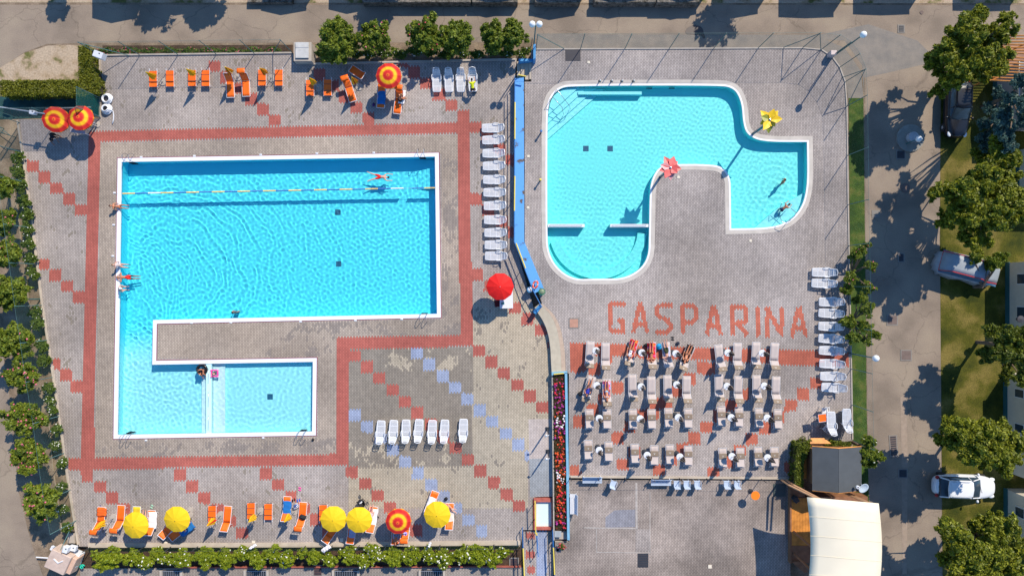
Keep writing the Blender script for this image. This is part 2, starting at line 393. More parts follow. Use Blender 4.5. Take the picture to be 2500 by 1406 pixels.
RIGHT = [(1297,122),(1960,118),(2005,122),(2030,138),(2050,165),(2063,200),(2067,260),(2070,500),(2074,700),(2078,900),(2081,1075),(1975,1090),(1930,1168),
         (1389,1166),(1389,912),(1378,905),(1376,850),(1365,800),(1345,768),(1325,748),(1281,590),(1281,200),(1297,200)]
W1o, W1b = offset(P1, .31), offset(P1, .37)
W2w, W2o = offset(P2, .14), offset(P2, .46)
W2w = offset(P2, .14)
# the ground, one sheet out to the horizon, open where the pools go down
box1 = [tuple(G(x, y, 0).xy) for x, y in [(280,380),(1085,380),(1085,1075),(280,1075)]]
box2 = [tuple(G(x, y, 0).xy) for x, y in [(1325,200),(1990,200),(1990,700),(1325,700)]]
flat("ground", [(-600,-600),(600,-600),(600,600),(-600,600)], 0, M_EARTH, holes=[box1, box2], px=False)
flat("north_road", [(-900,12),(3400,14),(3400,60),(2320,140),(2297,190),(2110,190),(2062,120),(1990,96),(1310,96),(1255,104),(200,106),(115,108),(60,128),(0,168),(-900,300)], .004, M_ASPH)
flat("east_road", [(2112,190),(2297,190),(2294,600),(2296,700),(2298,1000),(2300,1900),(2120,1900),(2118,1000),(2113,600)], .005, M_ASPH)
flat("west_road", [(-900,868),(8,872),(22,960),(30,1050),(45,1200),(75,1320),(110,1420),(140,1900),(-900,1900)], .004, M_ASPH)
flat("road_patch", [(1988,96),(2062,100),(2105,160),(2110,240),(2110,190),(2160,180),(2290,150),(2240,100),(2120,60),(2000,86)], .008, M_ASPH2)
flat("verge", [(-10,172),(60,130),(118,112),(190,111),(190,200),(-10,200)], .012, M_DRY)
flat("courtyard_floor", [(-10,236),(243,232),(243,284),(-10,292)], .03, mat("dark_green_floor", (.012,.06,.06), .9, var=.4, scale=1.5))
flat("wet_patch", smoothline([(1672,80),(1676,70),(1690,62),(1706,63),(1716,70),(1718,82),(1723,92),(1718,97),(1712,86),(1690,86),(1676,84)], 2), .02, mat("wet_asphalt", (.075,.055,.048), .5, var=.1))
flat("worn_track", [(2198,970),(2212,960),(2216,1110),(2214,1400),(2203,1400),(2201,1110)], .013, mat("pale_track", (.315,.245,.19), .9, var=.12))
flat("north_verge", [(-60,-40),(2560,-40),(2560,9),(-60,7)], .010, M_DRY)
flat("lawn", [(2297,190),(2470,120),(2540,120),(2540,1450),(2302,1450),(2298,1000),(2295,600)], .012, M_LAWN)
flat("grass_strip", [(2072,240),(2108,240),(2112,600),(2116,1000),(2122,1240),(2086,1240),(2078,900)], .016, M_STRIP)
flat("north_verge_strip", [(1310,84),(1990,86),(2062,118),(2102,175),(2108,240),(2070,240),(2066,200),(2040,150),(2005,124),(1310,120)], .012, M_ASPH2)
flat("planting_bed", [(196,1336),(1278,1334),(1278,1384),(200,1386)], .012, M_SOIL)
flat("west_bed", [(20,330),(52,330),(70,480),(108,750),(130,900),(156,1080),(190,1330),(110,1330),(80,1200),(40,1000),(20,800)], .008, M_EARTH)
flat("north_bed", [(250,112),(715,110),(715,136),(250,138)], .02, M_SOIL)
flat("rose_bed", [(760,108),(1300,108),(1300,146),(765,154)], .02, M_EARTH)
pavedmesh("lower_path", LL, [(196,1387),(1283,1384),(1283,1640),(190,1640)], [], M_LOW, z=.02)
# decks with their side walls
pavedmesh("left_deck", LL, LEFT, [W1b], M_GREY)
pavedmesh("right_deck", LR, RIGHT, [W2o], M_RDK)
PLZ = [(1389,1172),(1930,1172),(1930,1640),(1355,1640),(1355,1322),(1389,1322)]
pavedmesh("plaza", LR, PLZ, [], M_PLZ, z=PZ)
mb = MB(); wallside(mb, [tuple(G(x, y, LD).xy) for x, y in LEFT], -.02, LD-.003)
wallside(mb, [tuple(G(x, y, RD).xy) for x, y in RIGHT], -.02, RD-.003)
wallside(mb, [tuple(G(x, y, PZ).xy) for x, y in PLZ], -.02, PZ-.003)
tag(mb.build("deck_sides", M_CONC), kind='structure')
# zones of other pavers, each a thin layer above the deck
CL1 = [(243,142),(715,135),(765,160),(1255,147),(1255,590),(1300,752),(1320,778),(1334,810),(1340,850),(1343,912),(1343,1212),(1305,1212),(1296,1290),(1270,1326),(198,1328),(172,1180),(154,1050),(129,880),(108,745),(70,445),(50,296),(243,294)]
def ring(o): return [(x+(o if x > 680 else -o), y+(o if y > 700 else -o)) for x, y in [(1,1)]]
RINGZ = [[(246,350),(1117,328),(1117,372),(287,386)],[(246,350),(284,378),(275,1075),(232,1118)],[(1078,372),(1117,328),(1124,817),(1077,820)],
         [(385,792),(1124,776),(1124,818),(820,828),(820,872),(385,876)],[(232,1075),(820,1066),(820,1108),(232,1118)],[(776,870),(820,866),(820,1068),(776,1070)]]
paving("ring_paving", LL, RINGZ, M_MIX, .003)
paving("dark_paving", LL, [[(850,852),(1154,847),(1154,1138),(850,1142)]], M_DARK, .003)
paving("tan_paving", LL, [[(1153,740),(1250,700),(1340,800),(1343,912),(1343,1130),(1290,1130),(1290,1212),(1180,1212),(1154,1140),(1153,850)],
       [(850,1142),(1154,1138),(1180,1212),(1290,1212),(1290,1240),(850,1240)],[(882,855),(960,853),(1020,880),(1000,960),(950,900),(882,882)]], M_TAN, .002, clip=CL1)
def sqs(c, n, st, h=(14.8, 13.8)):
    return [[(c[0]+i*st[0]-h[0], c[1]+i*st[1]-h[1]), (c[0]+i*st[0]+h[0], c[1]+i*st[1]-h[1]), (c[0]+i*st[0]+h[0], c[1]+i*st[1]+h[1]), (c[0]+i*st[0]-h[0], c[1]+i*st[1]+h[1])] for i in range(n)]
RED1 = [[(218,321),(1146,298),(1146,326),(218,348)],[(217,321),(245,321),(229,1140),(197,1142)],[(168,1119),(850,1107),(850,1135),(168,1146)],
        [(1117,275),(1146,274),(1154,845),(1124,845)],[(820,825),(1154,817),(1154,845),(820,853)],[(820,825),(850,825),(850,1135),(820,1135)]]
for c, n, st in (((80,406),5,(29.2,26.7)),((107,645),4,(28.5,27)),((134,888),3,(26,27.7)),((524,163),6,(29.3,26.3)),((781,183),5,(29.8,26.6)),((981,151),6,(30.2,26.6)),
                 ((1131,284),5,(29.3,26.8)),((1165,671),7,(31,27)),((1169,856),6,(31,27.7)),((865,868),1,(0,0)),((896,895),13,(30.9,28.3)),((213,1161),4,(30,27)),
                 ((439,1158),6,(30.5,28.4)),((649,1155),6,(30.6,28.2)),((860,1152),6,(31,28.6)),((1163,487),4,(30.5,27))):
    RED1 += sqs(c, n, st)
paving("red_paving", LL, RED1, M_RED, .007, clip=CL1)
BL = sqs((1018,862),10,(30.8,27.9))+sqs((866,1013),11,(31,28.4))
paving("blue_paving", LL, BL, M_BLUE, .005, clip=CL1)
CL2 = [(1392,835),(2004,835),(2072,850),(2078,1075),(1970,1090),(1925,1162),(1392,1160)]
RED2 = [[(1380,838),(1560,843),(1560,872),(1380,868)],[(1560,843),(1780,850),(1780,880),(1560,874)],[(1780,852),(2078,860),(2078,896),(1780,884)],[(1392,868),(1440,870),(1440,900),(1410,912),(1392,905)]]
for c, n, st in (((1715,897),3,(-31,29)),((1814,963),9,(-29.5,26.5)),((1993,935),9,(-31.3,27.4)),((1507,946),4,(-31,27.5)),((1480,874),2,(-30,27)),((1600,985),4,(-31,28)),((1400,1150),1,(0,0)),
                 ((1928,1139),1,(0,0)),((1550,1105),2,(-31,28)),((1405,1165),2,(10,10)),((1655,955),3,(-30,28)),((1730,900),1,(0,0))):
    RED2 += sqs(c, n, st)
paving("red_paving", LR, RED2, M_REDR, .006, clip=CL2)
def spots(th, sd): return lambda u, v: mnoise.noise(Vector((u*.9+sd, v*.9, sd)))+mnoise.noise(Vector((u*4+sd, v*4, 3)))*.7 > th
M_SPOT = paver("weathered_pavers", (.30,.255,.225), (.25,.215,.19), (.14,.12,.11), .1)
paving("weathered_paving", LL, [[(730,790),(1124,778),(1124,818),(820,828),(820,870),(775,872),(640,868)],[(232,1080),(820,1070),(820,1106),(232,1116)],[(1080,390),(1116,390),(1122,780),(1082,780)]], M_SPOT, .0055, keep=spots(.22, 1.3))
paving("light_paving", LL, [[(960,852),(1150,849),(1150,905),(930,905)],[(850,1080),(1150,1080),(1150,1136),(850,1140)]], M_TAN, .0045, keep=spots(.24, 5.3))
paving("weathered_paving", LL, [[(245,142),(1250,150),(1250,296),(245,318)],[(170,1150),(1270,1140),(1270,1320),(195,1325)],[(75,330),(215,330),(200,1110),(160,1110)],[(1156,300),(1250,300),(1250,590),(1340,860),(1342,1200),(1160,1200)]], M_DARK, .0015+.0016, keep=spots(.62, 9.1), clip=CL1)
# the word laid in red pavers: strokes as outlines in px
def stroke(a, b, w=4.9):
    a, b = Vector(a), Vector(b); d = (b-a).normalized(); n = Vector((-d.y, d.x))*w
    return [tuple(a+n), tuple(b+n), tuple(b-n), tuple(a-n)]
def letter(ch, x0, x1, y0, y1):
    X = lambda t: x0+(x1-x0)*t; Y = lambda t: y0+(y1-y0)*t; S = []; w = 5.2
    def pl(ps, cl=False):
        q = [(X(a), Y(b)) for a, b in ps]
        for i in range(len(q)-(0 if cl else 1)):
            a, b = Vector(q[i]), Vector(q[(i+1) % len(q)]); d = (b-a).normalized()*3.4; S.append(stroke(a-d, b+d, w))
    e = .125; h = .07
    if ch == 'A': pl([(e,1-h),(.36,.30),(.46,.07)]); pl([(1-e,1-h),(.64,.30),(.54,.07)]); pl([(.28,.69),(.72,.69)])
    elif ch == 'G': pl([(1-e,.13),(1-e,.07),(.3,.07),(e,.16),(e,.84),(.3,.94),(1-e,.93),(1-e,.60),(.62,.60)])
    elif ch == 'S': pl([(1-e,.10),(.36,.07),(e,.17),(e,.34),(.3,.46),(.72,.56),(1-e,.67),(1-e,.83),(.68,.94),(e,.93)])
    elif ch == 'P': pl([(e,1-h),(e,.07),(.68,.07),(1-e,.18),(1-e,.5),(.70,.60),(e,.60)])
    elif ch == 'R': pl([(e,1-h),(e,.07),(.68,.07),(1-e,.18),(1-e,.46),(.70,.57),(e,.57)]); pl([(.38,.60),(1-e,1-h)])
    elif ch == 'I': pl([(.5,h),(.5,1-h)])
    elif ch == 'N': pl([(e,1-h),(e,h)]); pl([(e,.1),(1-e,.9)]); pl([(1-e,h),(1-e,1-h)])
    return S
WORD = []
for ch, x0, x1, y0 in (('G',1484,1527,736),('A',1542,1584,738),('S',1599,1643,739),('P',1661,1705,741),('A',1721,1764,743),('R',1783,1827,744),('I',1843,1857,746),('N',1868,1914,747),('A',1928,1973,748)):
    WORD += letter(ch, x0, x1, y0, y0+77)
paving("paved_lettering", LR, WORD, M_REDR, .006)
# worn marks on the plaza
M_PALE = mat("pale_mortar", (.40,.36,.33), .9, var=.2, scale=4)
for a in ([(1551,1178),(1556,1178),(1557,1290),(1552,1290)],[(1425,1286),(1552,1288),(1552,1291),(1425,1289)],[(1456,1346),(1588,1348),(1588,1350),(1456,1348)],[(1455,1290),(1457,1290),(1458,1346),(1456,1346)],[(1586,1200),(1588,1200),(1588,1348),(1586,1348)]):
    flat("paving_joint", a, PZ+.012, M_PALE)
pavedmesh("plaza_patch", LR, [(1478,1262),(1500,1245),(1551,1243),(1551,1286),(1478,1287)], [], paver("blue_grey_screed", (.27,.27,.31),(.23,.23,.27),(.18,.18,.2),.12), z=PZ, dz=.004)
pavedmesh("plaza_patch", LR, [(1552,1291),(1586,1291),(1586,1347),(1552,1347)], [], M_RDK, z=PZ, dz=.006)
# kerbs round the decks
def kerb(name, pts, z, wd, hg, m, label=None, kind='structure'):
    ps = [G(x, y, z) for x, y in pts]; b = MB(); n = len(ps); L = []
    for i, p in enumerate(ps):
        a = ps[max(i-1, 0)]; c = ps[min(i+1, n-1)]; d = (c-a).xy.normalized(); q = Vector((-d.y, d.x))*wd/2; L.append((p.xy+q, p.xy-q))
    vs = []
    for l, r in L: vs += [(l.x, l.y, z-.02), (l.x, l.y, z+hg), (r.x, r.y, z+hg), (r.x, r.y, z-.02)]
    fs = [(0, 1, 2, 3), tuple(4*(n-1)+k for k in (3, 2, 1, 0))]
    for i in range(n-1):
        for k in range(3): fs.append((4*i+k, 4*(i+1)+k, 4*(i+1)+k+1, 4*i+k+1))
    b.add(vs, fs); o = b.build(name, m); o['kind'] = kind; return o
kerb("deck_kerb", [(247,136),(714,130)], LD, .12, .10, M_CONC)
kerb("deck_kerb", [(766,157),(1258,146)], LD, .14, .12, M_CONC)
kerb("deck_kerb", [(44,294),(66,445),(104,745),(125,880),(150,1050),(168,1180),(192,1328)], LD, .13, .10, M_KERB)
kerb("deck_kerb", [(217,1330),(740,1329),(1272,1324)], LD, .34, .10, M_KERB)
kerb("deck_kerb", [(245,142),(245,288)], LD, .12, .10, M_KERB)
kerb("deck_kerb", [(1300,121),(1960,118),(2005,122),(2030,138),(2050,165),(2063,200),(2067,260),(2070,500),(2074,700),(2078,900),(2081,1072)], RD, .10, .06, M_DARK and M_CONC)
kerb("deck_kerb", [(1392,1163),(1925,1167)], RD, .18, .03, M_KERB)
# ---- swimming pools: coping, shell, water
M_LINER = None
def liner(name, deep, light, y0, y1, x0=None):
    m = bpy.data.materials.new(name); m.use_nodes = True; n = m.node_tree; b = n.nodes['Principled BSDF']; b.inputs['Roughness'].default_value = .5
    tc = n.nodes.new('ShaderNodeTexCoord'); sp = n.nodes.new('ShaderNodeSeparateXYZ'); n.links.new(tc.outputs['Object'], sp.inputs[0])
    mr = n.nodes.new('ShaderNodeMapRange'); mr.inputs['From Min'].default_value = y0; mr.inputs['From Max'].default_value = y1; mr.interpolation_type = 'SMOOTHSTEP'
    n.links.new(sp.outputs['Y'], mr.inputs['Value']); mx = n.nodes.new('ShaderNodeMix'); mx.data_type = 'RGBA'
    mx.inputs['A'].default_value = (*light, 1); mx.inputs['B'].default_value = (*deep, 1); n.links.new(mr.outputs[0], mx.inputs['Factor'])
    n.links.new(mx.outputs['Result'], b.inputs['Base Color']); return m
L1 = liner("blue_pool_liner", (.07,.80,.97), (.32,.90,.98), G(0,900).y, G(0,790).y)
L2 = liner("pale_pool_liner", (.15,.90,.90), (.15,.90,.90), 0, 1)
def recv(o): o.cycles.is_caustics_receiver = True; return o
mb = MB(); band(mb, P1, W1o, LD+.03, 0); wallside(mb, P1, LD-.14, LD+.03, 0); wallside(mb, W1o, LD-.05, LD+.03, 0)
recv(tag(mb.build("pool_coping", M_WHITE), kind='structure'))
mb = MB(); band(mb, W1o, W1b, LD+.012, 0); tag(mb.build("pool_trim", M_BURG), kind='structure')
mb = MB(); band(mb, P2, W2w, RD+.02, 0); wallside(mb, P2, RD-.14, RD+.02, 0); recv(tag(mb.build("pool_coping", M_WHITE), kind='structure'))
mb = MB(); band(mb, W2w, W2o, RD+.015, 0); wallside(mb, W2o, RD-.03, RD+.015, 0); tag(mb.build("pool_coping", M_COPE), kind='structure')
def gp(px, py, z): p = G(px, py, z); return (p.x, p.y, z)
D1, D1s, D1k = LD-1.18, LD-.85, LD-.55
mb = MB(); wallside(mb, P1, -1.3, LD-.12)
a = [gp(x, y, LD) for x, y in ((290,385),(1075,375),(1075,790),(290,790))]
mb.add([(p[0], p[1], D1) for p in a], [(0,1,2,3)])
q = [gp(285,790,LD), gp(385,790,LD), gp(380,885,LD), gp(280,885,LD)]
mb.add([(q[0][0],q[0][1],D1),(q[1][0],q[1][1],D1),(q[2][0],q[2][1],D1s),(q[3][0],q[3][1],D1s)], [(0,1,2,3)])
q = [gp(x, y, LD) for x, y in ((280,885),(505,885),(505,1066),(276,1066))]; mb.add([(p[0], p[1], D1s) for p in q], [(0,1,2,3)])
q = [gp(x, y, LD) for x, y in ((515,880),(775,880),(775,1066),(513,1066))]; mb.add([(p[0], p[1], D1k) for p in q], [(0,1,2,3)])
recv(tag(mb.build("pool_basin", L1), kind='structure'))
mb = MB()
def slab(mb, x0, y0, x1, y1, z0, z1, lv, mi=0):
    a = [G(x, y, lv) for x, y in ((x0,y0),(x1,y0),(x1,y1),(x0,y1))]; mb.poly([(p.x, p.y) for p in a], z0, z1, mi)
M_PALEL = mat("pale_liner", (.60,.93,.97), .5, var=.03)
slab(mb, 503, 887, 516, 1060, -1.2, LD-.015, LD); slab(mb, 487, 887, 502.5, 1060, -1.2, LD-.45, LD); slab(mb, 516.5, 885, 545, 1060, -1.2, LD-.40, LD)
recv(tag(mb.build("pool_divider", M_PALEL), 'pale low wall with steps dividing the shallow end of the big pool', 'wall', kind='structure'))
mb = MB()
for i in range(4): slab(mb, 1015+i*12, 386, 1061, 458, -1.25, D1+.07*(i+1), LD)
recv(tag(mb.build("pool_steps", L1), kind='structure'))
D2 = RD-.84
mb = MB(); wallside(mb, P2, -.6, RD-.12)
mb.poly(offset(P2, .05), D2-.1, D2)
recv(tag(mb.build("pool_basin", L2), kind='structure'))
M_WL = mat("white_liner", (.26,.93,.99), .5, var=.02)
mb = MB()
for i in range(5):      # corner steps
    d = 22+i*13
    slabp = [(1330,205+d*1.55),(1330,200),(1345+d*1.25,200)] ; a = [G(x, y, RD) for x, y in slabp]
c_in = offset(P2, -.05)
for i in range(4):
    d = 130-i*22
    tri = [G(x, y, RD) for x, y in ((1337,226+d*.85),(1337,212),(1350+d,212),(1350+d*.95,218))]
    pts = [(p.x, p.y) for p in tri]
    hull = [c for c in [(p[0], p[1]) for p in c_in] if pip(c[0], c[1], [(G(1337,226+d*.85+2,RD).x-.3,G(1337,226+d*.85,RD).y),(G(1337,200,RD).x-.5,G(1337,195,RD).y),(G(1350+d,200,RD).x,G(1350+d,195,RD).y)])]
    A, B = G(1337.5,226+d*.85,RD), G(1350+d,211.5,RD)
    pts = [(A.x,A.y)]+[h for h in hull if A.y < h[1]-.02 and h[0] < B.x-.02]+[(B.x,B.y)]
    if len(pts) > 3: mb.poly(pts, -.5, D2+.15*(i+1))
recv(tag(mb.build("pool_steps", M_WL), kind='structure'))
mb = MB()   # bench along the north side, two low walls of the round basin, seat ring
slab(mb, 1412, 222, 1568, 229, -.4, RD-.25, RD)
recv(tag(mb.build("underwater_bench", M_WL), kind='structure'))
def rail_wall(x0, x1, y):
    a = G((x0+x1)/2, y, RD); t = empty("low_pool_wall", f"white low wall with a steel rail on the {'left' if x0 < 1400 else 'right'} side of the round basin", 'wall', (a.x, a.y, 0))
    L = (x1-x0)/30.5; mb = MB(); mb.box((0,0,(RD+.02-.4)/2-.0), (L,.24,RD+.02+.4)); recv(mb.build("wall", M_WHITE, t))
    mb = MB(); mb.tube([(-L/2+.15,.02,RD),(-L/2+.15,.02,RD+.12),(L/2-.2,.02,RD+.12),(L/2-.2,.02,RD)], .02); mb.build("handrail", M_STEEL, t)
rail_wall(1338, 1427, 551); rail_wall(1490, 1583, 551)
# seat ring in the round basin
cen = G(1462, 560, RD); mb = MB()
arc = [(cen.x+3.95*math.cos(t), cen.y+3.95*math.sin(t)) for t in [R(a) for a in range(-165, -4, 5)]]; ai = [(cen.x+3.2*math.cos(t), cen.y+3.2*math.sin(t)) for t in [R(a) for a in range(-4, -166, -5)]]
mb.poly([p for p in arc if pip(p[0], p[1], P2)]+[p for p in ai if pip(p[0], p[1], P2)], -.4, RD-.55)
recv(tag(mb.build("pool_seat", L2), kind='structure'))
cen = G(1880, 500, RD); mb = MB()   # pale steps of the children's corner
for i, r in enumerate((2.4,1.9)):
    pass
pts = [G(x, y, RD) for x, y in ((1966,470),(1968,500),(1945,530),(1918,545),(1890,556),(1845,556),(1905,505))]
mb.poly([(p.x, p.y) for p in pts], -.4, RD-.35); recv(tag(mb.build("pool_steps", M_WL), kind='structure'))
# water surfaces with real ripples
M_WATER = bpy.data.materials.new("pool_water"); M_WATER.use_nodes = True; n = M_WATER.node_tree; n.nodes.clear()
g = n.nodes.new('ShaderNodeBsdfGlass'); g.inputs['IOR'].default_value = 1.19; g.inputs['Roughness'].default_value = 0; g.inputs['Color'].default_value = (1,1,1,1)
o = n.nodes.new('ShaderNodeOutputMaterial'); tp = n.nodes.new('ShaderNodeBsdfTransparent'); tp.inputs[0].default_value = (.93,.99,1,1); wm = n.nodes.new('ShaderNodeMixShader'); n.nodes.remove(wm); n.nodes.remove(tp); n.links.new(g.outputs[0], o.inputs[0])
def water(name, outline, z, waves, res=.065):
    xs = [p[0] for p in outline]; ys = [p[1] for p in outline]
    nx = int((max(xs)-min(xs)+.3)/res); ny = int((max(ys)-min(ys)+.3)/res)
    X, Y = np.meshgrid(np.linspace(min(xs)-.15, max(xs)+.15, nx+1), np.linspace(min(ys)-.15, max(ys)+.15, ny+1))
    Z = z+waves(X, Y)
    cx, cy = (X[:-1,:-1]+X[1:,1:])/2, (Y[:-1,:-1]+Y[1:,1:])/2; ins = np.zeros(cx.shape, bool); big = offset(outline, .14); j = len(big)-1
    for i in range(len(big)):
        xi, yi = big[i]; xj, yj = big[j]
        if yi != yj: ins ^= ((yi > cy) != (yj > cy)) & (cx < (xj-xi)*(cy-yi)/(yj-yi)+xi)
        j = i
    r, c = np.nonzero(ins); a = r*(nx+1)+c; F = np.stack([a, a+1, a+nx+2, a+nx+1], -1)
    used = np.unique(F); rm = -np.ones((nx+1)*(ny+1), int); rm[used] = np.arange(len(used)); V = np.stack([X, Y, Z], -1).reshape(-1, 3)[used]; F = rm[F]
    me = bpy.data.meshes.new(name); me.vertices.add(len(V)); me.vertices.foreach_set('co', V.astype(np.float32).ravel())
    me.loops.add(F.size); me.loops.foreach_set('vertex_index', F.astype(np.int32).ravel()); me.polygons.add(len(F))
    me.polygons.foreach_set('loop_start', np.arange(0, F.size, 4, dtype=np.int32)); me.update(calc_edges=True); me.shade_smooth()
    me.materials.append(M_WATER); o = bpy.data.objects.new(name, me); COL.objects.link(o); o['kind'] = 'structure'; o.cycles.is_caustics_caster = True; return o
rng = np.random.default_rng(4)
def dirs(n, w0, w1, amp, th0=0, th1=6.283):
    out = []
    for _ in range(n): out.append((rng.uniform(th0, th1), rng.uniform(w0, w1), rng.uniform(0, 6.28), amp))
    return out
def field(comps, X, Y):
    Z = np.zeros_like(X)
    for th, wl, ph, a in comps: Z += a*wl*np.sin(6.2832/wl*(X*math.cos(th)+Y*math.sin(th))+ph)
    return Z
DA, DB = dirs(48, .24, .52, .0014), dirs(10, .7, 1.2, .0010)
C1 = [G(430,640,LD), G(600,900,LD), G(930,470,LD), G(300,690,LD)]
def waves1(X, Y):
    Z = field(DA, X, Y)+field(DB, X, Y)*.7
    for c, wl, a, fall in ((C1[0],.46,.008,11),(C1[0],.70,.0065,14),(C1[1],.55,.008,8),(C1[2],.42,.007,5),(C1[3],.40,.010,6.5)):
        r = np.hypot(X-c.x, Y-c.y)+.22*np.sin(Y*1.3+X*.4)+.16*np.sin(X*2.1-Y*.9)+.10*np.sin(X*3.7+Y*2.9); Z += a*wl*np.sin(6.2832*r/wl)*np.exp(-(r/fall)**2)*(1-np.exp(-(r/2.6)**4))
    return Z
water("water", P1, LD-.07, waves1)
DC, DD = dirs(36, .22, .42, .0014), dirs(14, .5, 1.0, .0006)
C2 = [G(1908,440,RD), G(1918,508,RD), G(1470,640,RD)]
def waves2(X, Y):
    calm = .35+.65/(1+np.exp(-(np.hypot(X-G(1450,330).x, Y-G(1450,350).y)-3.2)*1.3))
    Z = (field(DC, X, Y)+field(DD, X, Y)*.8)*calm*.9
    for c, wl, a, fall in ((C2[0],.55,.009,3),(C2[1],.5,.009,3),(C2[2],.5,.006,4)):
        r = np.hypot(X-c.x, Y-c.y); Z += a*wl*np.sin(6.2832*r/wl)*np.exp(-(r/fall)**2)
    return Z
water("water", P2, RD-.07, waves2, .06)
for i, (x, y, lv, dz, lab) in enumerate(((824,518,LD,D1,'upper dark drain grate on the big pool floor'),(826,644,LD,D1,'lower dark drain grate on the big pool floor'),(657,969,LD,D1k,'dark drain grate in the shallow bay of the big pool'),
        (1430,364,RD,D2,'left dark drain grate on the curved pool floor'),(1489,364,RD,D2,'right dark drain grate on the curved pool floor'))):
    p = G(x, y, dz+.3 if dz < 0 else dz); mb = MB()
    mb.box((0,0,0), (.44,.44,.02)); 
    for k in range(6): mb.box((-.18+.072*k,0,.012), (.03,.4,.01))
    recv(tag(mb.build("drain_grate", mat("drain_blue", (.01,.12,.24), .6), loc=(p.x, p.y, dz+.015)), lab, 'drain'))
for i, (x, y) in enumerate(((345,384),(475,381),(637,378),(774,375),(913,373),(564,787),(734,785),(868,782),(981,779),(468,788),(357,1074),(643,1068),(280,471),(278,549),(276,625))):
    p = G(x, y, LD); mb = MB(); mb.box((0,0,0), (.2,.13,.03)); mb.ball((0,0,.02), .035)
    tag(mb.build("socket_plate", M_WPL, loc=(p.x, p.y, LD+.03)), f"small white anchor plate, {ORD[i]} of those set along the white edge of the big pool", 'anchor plate', 'anchor plates along the big pool')
# curved bank between the levels, and steps
ra = smoothline([(1303,752),(1322,775),(1338,810),(1344,850),(1345,880),(1347,911)], 2, False); rb = smoothline([(1318,741),(1345,768),(1360,800),(1368,850),(1370,880),(1371,911)], 2, False); rc = smoothline([(1325,743),(1352,766),(1369,800),(1378,850),(1380,880),(1381,911)], 2, False)
mb = MB(); mb.sheet([[tuple(G(a[0], a[1], LD)), tuple(G(a[0], a[1], RD-.08)), tuple(G(b[0], b[1], RD+.02))] for a, b in zip(ra, rb)]); tag(mb.build("curved_bank", mat("cream_plaster", (.52,.45,.34), .85, var=.08)), kind='structure')
mb = MB(); mb.sheet([[tuple(G(a[0], a[1], RD+.024)), tuple(G(b[0], b[1], RD+.024))] for a, b in zip(rb, rc)]); tag(mb.build("curved_bank", mat("tan_plaster", (.48,.36,.27), .85)), kind='structure')
mb = MB()
for i in range(4): slab(mb, 1262+i*10, 152, 1273+i*10, 186 if i < 2 else 198, 0, LD+.112*(i+1), LD)
tag(mb.build("entrance_steps", M_KERB), kind='structure')
# blue capped wall with its pipe railing
def bluewall():
    p0 = G(1262,190,RD); t = empty("blue_wall", "long blue painted wall top with worn patches between the two decks", "wall", (p0.x, p0.y, 0))
    L = [(1256,192),(1255,590),(1305,716)]; Rr = [(1279,190),(1280,590),(1328,705)]
    vs = []
    for a, b in zip(L, Rr):
        for q, z in ((a,0),(a,RD+.12),(b,RD+.12),(b,0)): v = G(q[0], q[1], RD+.1); vs.append((v.x-p0.x, v.y-p0.y, z))
    mb = MB(); mb.add(vs, [(0,1,2,3),(4*2+3,4*2+2,4*2+1,4*2)]+[(4*i+k, 4*i+4+k, 4*i+5+k, 4*i+1+k) for i in range(2) for k in range(3)]); mb.build("wall", M_BLUEP, t)
    railpts = [(1257,196),(1255.5,590),(1301,708),(1322,748),(1303,760)]
    for k, (zz, m, nm) in enumerate(((RD+.95, M_BLUED, "top_rail"), (RD+.5, M_BLUED, "lower_rail"))):
        mb = MB(); mb.tube([G(x, y, zz)-Vector((p0.x, p0.y, 0)) for x, y in railpts], .035, 8); mb.build(nm, m, t)
    segs = [((1257,196),(1255.7,540),6),((1256,592),(1301,708),2),((1301,708),(1322,748),1)]
    for (a, b, nn) in segs:
        for k in range(nn+1):
            x = a[0]+(b[0]-a[0])*k/nn; y = a[1]+(b[1]-a[1])*k/nn; q = G(x, y, RD)-Vector((p0.x, p0.y, RD)); mb = MB(); mb.tube([(q.x, q.y, LD), (q.x, q.y, RD+.95)], .03); mb.build("post", M_BLUED, t)
    for a, b in (((1257.5,250),(1257,340)),((1257,430),(1256,515)),((1260,594),(1283,655))):
        mb = MB(); mb.tube([G(x, y, RD+.98)-Vector((p0.x, p0.y, 0)) for x, y in (a, b)], .05, 8); mb.build("yellow_sleeve", M_YEL, t)
bluewall()
def bluebox(name, lab, pts, z0, z1, m, cat):
    c = G(*pts[0], z1); mb = MB(); mb.poly([tuple((G(x, y, z1)-c).xy) for x, y in pts], z0, z1); return tag(mb.build(name, m, loc=(c.x, c.y, 0), bevel=.02), lab, cat)
M_BLUEM = mat("blue_wall_paint", (.05,.27,.55), .5, var=.15)
bluebox("wall_end", "short angled blue wall end with yellow bar at the bottom of the long blue wall", [(1301,762),(1318,742),(1324,748),(1308,768)], LD, RD+.4, M_BLUEM, "wall")
bluebox("planter_wall", "blue planter wall at the corner beside the white flowering bed", [(1266,144),(1304,144),(1304,150),(1266,150)], 0, RD+.3, M_BLUEM, "wall")
bluebox("planter_wall", "narrow blue pillar under the twin globe lamp by the steps", [(1302,108),(1308,108),(1308,146),(1302,146)], 0, RD+.9, M_BLUEM, "pillar")
mb = MB(); mb.tube([(-.3,.1,RD+.75),(.3,-.02,RD+.75)], .05, 8); p = G(1275,187,RD+.7); tag(mb.build("yellow_bar", M_YEL, loc=(p.x, p.y, 0)), "short yellow bar across the top end of the blue wall", "bar")
